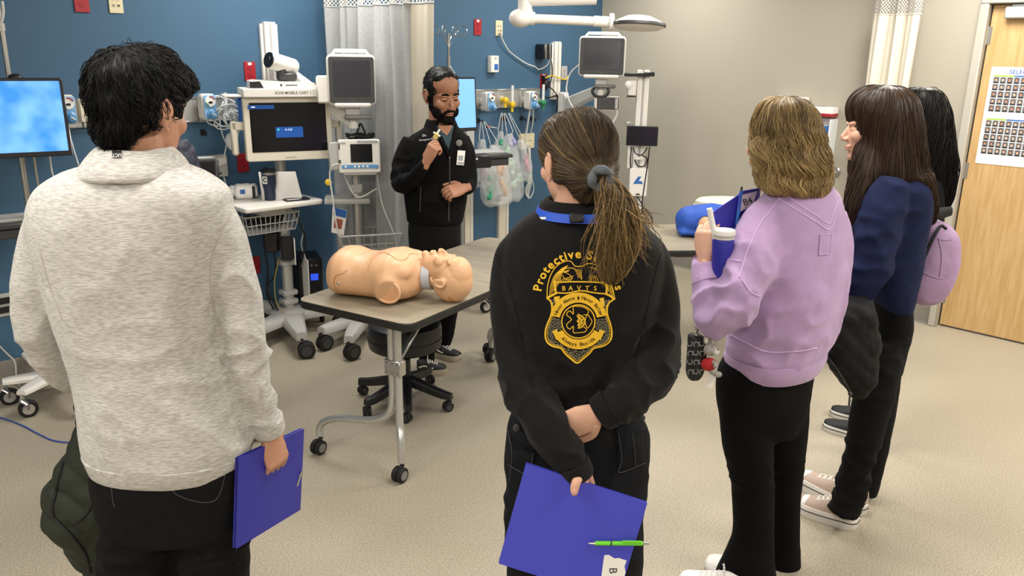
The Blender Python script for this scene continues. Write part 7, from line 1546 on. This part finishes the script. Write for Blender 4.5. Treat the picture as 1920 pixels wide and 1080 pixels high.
    h = cam_hit(bv, 843, 292, .008); m = M(); m.box(h, (.009, .005, .03), .002); obj('zip_pull', m, 'steel', jk)
    m = poly_cast(bv, text_px('Dr.', 6, 796, 254, R_(-6)) + text_px('Emergency Medicine', 4.6, 805, 261, R_(-6)), .003, 30); wpart('chest_lettering', m, 'lettering_white', r, fix=False)
    h = cam_hit(bv, 861, 268, .012)
    if h:
        m = M(); m.lathe([(.017, 0), (.017, .006), (.013, .008)], h, 18, 'y', Matrix.Diagonal((1, -1, 1))); wpart('badge_reel', m, 'mid_grey', r)
        q = cam_hit(bv, 864, 296, .014) or h; m = M(); m.tube([h, (h+q)/2, q+V((0, 0, .05))], .002, 6); wpart('badge_cord', m, 'black_rubber', r)
        m = M(); m.box(q, (.042, .003, .078), .001, Euler((0, R_(6), R_(18)))); b_ = wpart('name_badge', m, 'print_white', r)
        m = M(); m.box(q+V((0, -.003, .0)), (.026, .002, .026), 0, Euler((0, R_(6), R_(18)))); m.box(q+V((0, -.003, -.028)), (.034, .002, .012), 0, Euler((0, R_(6), R_(18)))); obj('badge_print', m, 'print_grey', b_)
instructor()
# ------------------------------------------------------------------ things people hold or wear
mat('folder_violet', '4146c0', .5, bump=.1, bscale=300); mat('folder_navy', '2a2b9c', .45); mat('pen_green', '6fcf2c', .35)
def off(m, n): m.v = [tuple(V(q)+n) for q in m.v]; return m
# blue folder of the grey-sweatshirt student
tl, tr, br, bl = at(445, 858, 1.655), at(567, 803, 1.90), at(560, 955, 1.88), at(440, 1028, 1.635)
t = thing('folder', 'dark blue folder hanging from the grey-sweatshirt student\'s hand', 'folder', (tl+br)/2, 0)
m, n = panel4(tl, tr, br, bl, .003); n = n.normalized()
wpart('cover', off(m, n*.004), 'folder_navy', t); m, _ = panel4(tl, tr, br, bl, .003); wpart('back_cover', off(m, n*-.004), 'folder_navy', t)
ins = lambda p: p.lerp((tl+br)/2, .04); m, _ = panel4(ins(tl), ins(tr), ins(br), ins(bl), .003); wpart('papers', m, 'print_white', t)
t = thing('ballpoint_pen', 'silver pen clipped to the edge of the dark blue folder', 'pen', at(561, 897, 1.87), 0)
a, b = at(555, 914, 1.865), at(566, 884, 1.88); m = M(); m.tube([a, a.lerp(b, .15), b], [.0015, .0038, .0038], 10); wpart('barrel', m, 'steel', t); m = M(); m.tube([b, b.lerp(a, .4)+V((-.006, -.004, 0))], .0014, 6); wpart('clip', m, 'chrome', t)
# green puffer jacket over the same student's left arm
def puffer(name, label, rows, mt, seed, amp=.012, pitch=.075, extra=None, voxel=.008):
    c = at((rows[0][1]+rows[0][2])/2, rows[0][0], rows[0][3]); t = thing(name, label, 'jacket', c, 0); m = M(); rings_px(m, rows, 0, 2.4)
    if extra: extra(m)
    me = fuse(m, voxel, 4); sd = V((seed, seed*2, 0))
    def fn(q): u = (q.z*.86 + q.x*.45)/pitch + .8*noise.noise(q*5+sd); return amp*(abs(math.sin(u*math.pi))**.55 - .6) + .012*noise.noise(q*11+sd) + .004*noise.noise(q*38+sd)
    displace(me, fn); wpart('shell', me, mt, t); return t, surf_cast(me)
t, bv = puffer('puffer_jacket', 'dark green quilted jacket draped over the grey-sweatshirt student\'s arm', [(770, 150, 235, 1.92, .06), (815, 142, 250, 1.92, .09), (870, 112, 262, 1.90, .10), (925, 96, 268, 1.89, .105), (965, 98, 270, 1.89, .105), (1005, 128, 300, 1.90, .10), (1050, 160, 320, 1.92, .09), (1110, 175, 330, 1.92, .08), (1170, 185, 320, 1.93, .06)], 'puffer_green', 3)
seam_px(t, 'zip_edge', bv, [(118, 868), (105, 920), (100, 965), (135, 1005), (160, 1040), (170, 1075)], 'black_rubber', .004, .002)
seam_px(t, 'armhole_edge', bv, [(135, 985), (165, 960), (190, 905), (200, 860)], 'black_rubber', .003, .002)
# folder, pen and tag of the black-sweatshirt student
YF = 1.92-.243
tl, tr, bl = at(987, 868, YF), at(1213, 942, YF), at(935, 1055, YF-.03); br = tr + (bl-tl)
t = thing('folder', 'large blue folder with a green pen held behind the ponytailed student\'s back', 'folder', (tl+br)/2, 0)
m, n = panel4(tl, tr, br, bl, .003); n = n.normalized(); n = n if n.y < 0 else -n
wpart('cover', off(m, n*.003), 'folder_violet', t); m, _ = panel4(tl, tr, br, bl, .003); wpart('back_cover', off(m, n*-.004), 'folder_violet', t); m, _ = panel4(ins(tl), ins(tr), ins(br), ins(bl), .003); ins = lambda p: p.lerp((tl+br)/2, .03); m, _ = panel4(ins(tl), ins(tr), ins(br), ins(bl), .003); wpart('papers', m, 'print_white', t)
def onf(x, y, lift=.006):
    d = ray(x, y); k = ((tl + n*lift) - CAM).dot(n)/d.dot(n); return CAM + d*k
poly = [(1133, 1041), (1141, 1040), (1152, 1047), (1160, 1046), (1175, 1051), (1171, 1062), (1173, 1074), (1168, 1088), (1162, 1100), (1144, 1097), (1126, 1094), (1129, 1070), (1131, 1055)]
m = M(); m.add([onf(x, y, .0056) for x, y in poly] + [onf(x, y, .0045) for x, y in poly], [tuple(range(13)), tuple(range(25, 12, -1))] + [(i, (i+1) % 13, 13+(i+1) % 13, 13+i) for i in range(13)]); pt = wpart('paper_tag', m, 'print_white', t)
m = M(); 
for f in text_px('B', 21, 1149, 1070, R_(90)): m.add([onf(x, y, .0062) for x, y in f], [tuple(range(len(f)))])
obj('lettering', m, 'print_black', pt, fix=False)
t = thing('green_pen', 'lime green ballpoint pen lying across the large blue folder', 'pen', onf(1160, 1019, .01), 0)
def pen(x0, x1, r, nme, mt, r2=None): m = M(); m.tube([onf(x0, 1018.5, .011), onf(x1, 1019, .011)], [r, r2 or r], 14); return wpart(nme, m, mt, t)
pen(1116, 1205, .0052, 'barrel', 'pen_green'); pen(1103, 1117, .0012, 'tip', 'steel', .0046); pen(1204, 1217, .0036, 'clicker', 'steel', .003); pen(1144, 1147, .0056, 'ring', 'dark_grey')
m = M(); m.box(onf(1185, 1016, .0175), (.045, .003, .006), .001); wpart('clip', m, 'pen_green', t)
# folder with B4 tag, tumbler, purse and plush of the lilac student
YL = 2.47
t = thing('folder', 'open dark blue folder with a B4 tag in front of the lilac sweatshirt', 'folder', at(1385, 395, YL), 0)
A4 = (at(1336, 398, YL-.02), at(1392, 360, YL+.03), at(1384, 428, YL+.03), at(1334, 428, YL-.02)); m, _ = panel4(*A4, .004); wpart('cover', m, 'folder_navy', t)
B4 = (at(1391, 358, YL+.03), at(1426, 352, YL+.12), at(1418, 412, YL+.12), at(1383, 428, YL+.03)); m, n = panel4(*B4, .004); n = n.normalized(); n = n if n.y < 0 else -n; wpart('back_cover', m, 'folder_navy', t)
def onb(x, y, lift=.004): d = ray(x, y); return CAM + d*(((B4[0]+n*lift)-CAM).dot(n)/d.dot(n))
m = M(); m.add([onb(x, y) for x, y in ((1389, 366), (1420, 358), (1412, 386), (1385, 398))] + [onb(x, y, .002) for x, y in ((1389, 366), (1420, 358), (1412, 386), (1385, 398))], [(0, 1, 2, 3), (7, 6, 5, 4), (0, 4, 5, 1), (1, 5, 6, 2), (2, 6, 7, 3), (3, 7, 4, 0)]); pt = wpart('paper_tag', m, 'print_white', t)
m = M()
for f in text_px('B4', 17, 1402, 378, R_(-18)): m.add([onb(x, y, .0055) for x, y in f], [tuple(range(len(f)))])
obj('lettering', m, 'print_black', pt, fix=False)
t = thing('blue_pen', 'blue pen tucked in the spine of the B4 folder', 'pen', at(1388, 370, YL+.01), 0)
m = M(); m.tube([at(1381, 422, YL+.015), at(1390, 358, YL+.015)], .0055, 12); wpart('barrel', m, 'print_blue', t); m = M(); m.tube([at(1390, 359, YL+.015), at(1391, 350, YL+.015)], .0035, 10); wpart('clicker', m, 'dark_grey', t); m = M(); m.tube([at(1387, 362, YL+.005), at(1383, 392, YL+.005)], .002, 8); wpart('clip', m, 'folder_violet', t)
YT = 2.40; c = at(1350, 520, YT); z1 = at(1350, 447, YT).z; zl = at(1350, 430, YT).z
t = thing('tumbler', 'blue tumbler with a clear lid and white straw held against the lilac sweatshirt', 'tumbler', c, 0); h = z1-c.z
m = M(); m.lathe([(.024, 0), (.026, .004), (.031, h*.6), (.033, h-.006), (.031, h)], c, 28); wpart('cup', m, 'folder_navy', t)
m = M(); m.lathe([(.031, h), (.0335, h+.002), (.0335, zl-c.z-.004), (.031, zl-c.z), (.01, zl-c.z+.001)], c, 28); wpart('lid', m, 'white_plastic', t)
m = M(); m.lathe([(.0342, h+.006), (.0342, h+.014)], c, 28); wpart('lid_ring', m, 'grey_plastic', t)
m = M(); m.tube([V((c.x-.018, c.y, zl-.05)), at(1330, 391, YT)], .0085, 12); wpart('straw', m, 'print_white', t)
YP = 2.38; t = thing('wristlet_purse', 'small black patterned purse hanging by a strap from the wrist', 'purse', at(1302, 668, YP), 0)
m = M(); rings_px(m, [(626, 1292, 1312, YP, .016), (634, 1290, 1322, YP, .024), (665, 1289, 1324, YP, .028), (698, 1287, 1318, YP, .026), (712, 1292, 1310, YP, .014)], R_(20), 2.6); me = fuse(m, .004, 3); wpart('pouch', me, 'shoe_black', t); pv = surf_cast(me); mat('logo_grey', '8a8a8e', .6)
tp = []
for i, y in enumerate((645, 662, 679, 697)):
    for j, x in enumerate((1294, 1305, 1316)): tp += text_px('C', 15, x, y, R_(90 if (i+j) % 2 else -90), .3)
wpart('pattern_print', poly_cast(pv, tp, .0015, 30), 'logo_grey', t, fix=False)
m = M(); wire(m, [at(1306, 630, YP-.01), at(1310, 610, YP-.012), at(1316, 590, YP-.013), at(1322, 570, YP+.0)], .003); wpart('strap', m, 'black_rubber', t)
m = M()
for i in range(6): p = at(1304+2*(i % 2), 612+4*i, YP-.014); m.tube([p + V((.004*math.cos(a), .002*math.sin(a), .006*math.sin(a))) for a in np.linspace(0, 6.28, 10)], .0013, 5)
wpart('chain', m, 'chrome', t)
YM = 2.35; t = thing('plush_keychain', 'grey plush mouse keychain in a red shirt hanging beside the black purse', 'plush toy', at(1331, 665, YM), 0); mat('plush_grey', 'a5a19c', .95, bump=.6, bscale=300); mat('plush_white', 'ded9d2', .95, bump=.5, bscale=300); mat('plush_red', 'b3242c', .9, bump=.4, bscale=300)
k = m_px(at(1331, 665, YM)); q = lambda x, y, d=0: at(x, y, YM+d)
m = M(); m.ell(q(1332, 655), (13*k, 12*k, 13*k), 18, 12); m.ell(q(1339, 659, -.012), (8*k, 8*k, 7*k), 14, 10); wpart('head', fuse(m, .003, 2), 'plush_grey', t)
for x in (1325, 1337): m = M(); m.ell(q(x, 637), (6*k, 3*k, 10*k), 14, 10, Euler((0, R_(-12 if x < 1330 else 8), 0))); e = wpart('ear', m, 'plush_grey', t); m = M(); m.ell(q(x, 638, -.004), (3.5*k, 2*k, 7*k), 12, 8); obj('inner_ear', m, 'plush_white', e)
m = M(); m.ell(q(1343, 660, -.02), (6*k, 5*k, 6*k), 14, 10); wpart('muzzle', m, 'plush_white', t); m = M(); m.ell(q(1346, 656, -.03), (1.6*k,)*3, 8, 6); m.ell(q(1335, 650, -.026), (1.3*k,)*3, 8, 6); wpart('face', m, 'shoe_black', t)
m = M(); m.ell(q(1329, 683), (15*k, 11*k, 13*k), 18, 12); wpart('shirt', m, 'plush_red', t); m = M(); m.tube([q(1336, 678, -.01), q(1344, 684, -.02), q(1340, 688, -.03)], 3.5*k, 10); m.ell(q(1341, 685, -.028), (4*k,)*3, 10, 8); wpart('arm', m, 'plush_grey', t)
m = M(); m.tube([q(1330, 692), q(1340, 700, -.01)], 5*k, 10); m.ell(q(1346, 702, -.015), (8*k, 6*k, 6*k), 12, 8); wpart('foot', m, 'plush_grey', t)
m = M(); m.box(q(1333, 713), (12*k, .002, 30*k), 0, Euler((0, R_(8), 0))); wpart('care_tag', m, 'print_white', t)
# backpack of the navy student
mat('pack_lilac', 'a98bb0', .6, bump=.25, bscale=250); YB = 2.97
t = thing('backpack', 'small lilac backpack worn by the person with long brown hair', 'backpack', at(1735, 490, YB), 0)
m = M(); rings_px(m, [(412, 1738, 1762, YB, .05), (422, 1722, 1776, YB, .09), (445, 1709, 1786, YB, .115), (480, 1697, 1787, YB, .125), (515, 1686, 1779, YB, .125), (540, 1684, 1766, YB, .115), (556, 1694, 1748, YB, .10), (565, 1706, 1732, YB, .06)], 0, 2.6); me = fuse(m, .007, 4); displace(me, lambda q_: .004*noise.noise(q_*14)+.001*noise.noise(q_*60)); wpart('bag', me, 'pack_lilac', t); bb = surf_cast(me)
seam_px(t, 'zip', bb, [(1775, 430), (1764, 424), (1752, 442), (1738, 472), (1727, 500)], 'black_rubber', .006, .002); seam_px(t, 'zip_pull', bb, [(1725, 502), (1721, 518), (1718, 538)], 'black_rubber', .005, .006)
seam_px(t, 'seam', bb, [(1760, 448), (1772, 450), (1785, 449)], 'pack_lilac', .003, .001); seam_px(t, 'seam', bb, [(1716, 500), (1740, 515), (1764, 522), (1778, 516)], 'pack_lilac', .003, .001); seam_px(t, 'seam', bb, [(1760, 446), (1766, 480), (1762, 520)], 'pack_lilac', .0025, .001)
m = M(); m.tube([at(1704, 414, YB-.06), at(1735, 404, YB-.05), at(1764, 400, YB-.02), at(1783, 396, YB)], [.012, .018, .022, .018], 12, flat=.45); wpart('top_flap', m, 'black_rubber', t)
m = M(); wire(m, [at(1688, 530, YB-.09), at(1676, 515, YB-.13), at(1664, 498, YB-.155), at(1655, 488, YB-.17)], .012, 8); wpart('lower_strap', m, 'black_rubber', t)
m = M(); p = at(1660, 484, YB-.19); m.tube([p + V((-.018, -.004, -.012)), p + V((.012, -.006, .016)), p + V((.02, -.004, .006)), p + V((-.01, -.004, -.024)), p + V((-.018, -.004, -.012))], .0028, 6); wpart('strap_buckle', m, 'chrome', t)
m = M(); wire(m, [at(1706, 420, YB-.10), at(1692, 385, YB-.16), at(1684, 352, YB-.18), at(1680, 335, YB-.13)], .013, 8); wpart('shoulder_strap', m, 'black_rubber', t)
m = M(); m.box(at(1756, 556, YB-.05), (.016, .004, .052), .001, Euler((0, R_(10), 0))); wpart('dangling_tag', m, 'black_rubber', t)
# black jacket over the navy student's arm
t, bv = puffer('puffer_jacket', 'black quilted jacket hanging over the navy sleeve', [(548, 1545, 1628, 2.72, .05), (575, 1538, 1640, 2.70, .075), (625, 1536, 1646, 2.69, .075), (675, 1548, 1645, 2.69, .07), (715, 1580, 1636, 2.69, .055), (742, 1598, 1618, 2.69, .03)], 'puffer_black', 8, .006, .06)
seam_px(t, 'zip_edge', bv, [(1550, 665), (1575, 700), (1598, 738)], 'dark_grey', .003, .002); m = M(); m.tube([at(1594, 738, 2.63), at(1592, 760, 2.63)], .004, 8); m.ell(at(1594, 738, 2.63), (.008, .006, .008), 10, 8); wpart('zip_pull', m, 'dark_grey', t)
# chair with a navy jacket behind the grey-sweatshirt student
YC = 3.55; c = at(335, 320, YC); t = thing('high_chair', 'black padded high-backed chair mostly hidden behind the grey-sweatshirt student', 'chair', V((c.x, c.y, 0)), R_(30)); zt = at(322, 300, YC).z
m = M(); m.box((0, 0, zt-.16), (.34, .05, .34), .02); obj('backrest', m, 'black_vinyl', t); m = M(); m.box((0, -.2, .62), (.42, .42, .07), .025); obj('seat', m, 'black_vinyl', t); m = M(); m.box((0, .02, (zt+.3)/2), (.05, .02, zt-.6), .005); obj('back_post', m, 'dark_grey', t)
m = M(); m.cyl((0, -.2, .08), (0, -.2, .6), .03); obj('column', m, 'dark_grey', t)
for a in range(5): an = 2*math.pi*a/5; m = M(); foot_arm(m, V((0, -.2, 0)), V((.28*math.cos(an), -.2+.28*math.sin(an), 0)), .06, .04, .05, .035, .06, .0); obj('base_arm', m, 'black_plastic', t)
puffer('puffer_jacket', 'navy quilted jacket hung on the chair behind the grey-sweatshirt student', [(262, 318, 346, YC-.04, .05), (275, 300, 354, YC-.04, .10), (310, 290, 364, YC-.04, .12), (350, 286, 376, YC-.04, .12), (420, 286, 384, YC-.04, .12), (470, 290, 380, YC-.04, .10)], 'puffer_navy', 11, .010, .06)
# vial in the instructor's fingers
t = thing('vial', 'small yellow and white nasal spray vial held up by the instructor', 'vial', at(818, 252, 4.17), 0); a, b = at(815, 259, 4.17), at(824, 243, 4.16)
mat('vial_yellow', 'd8c06a', .4); m = M(); m.tube([a, a.lerp(b, .5), a.lerp(b, .55)], [.012, .012, .007], 14); wpart('body', m, 'vial_yellow', t); m = M(); m.tube([a.lerp(b, .55), b], [.006, .005], 12); wpart('nozzle', m, 'print_white', t); m = M(); d = (b-a).normalized(); s = d.cross(V((0, 1, 0))).normalized(); m.tube([a.lerp(b, .45)-s*.02, a.lerp(b, .45)+s*.02], .005, 8); wpart('flange', m, 'print_white', t)
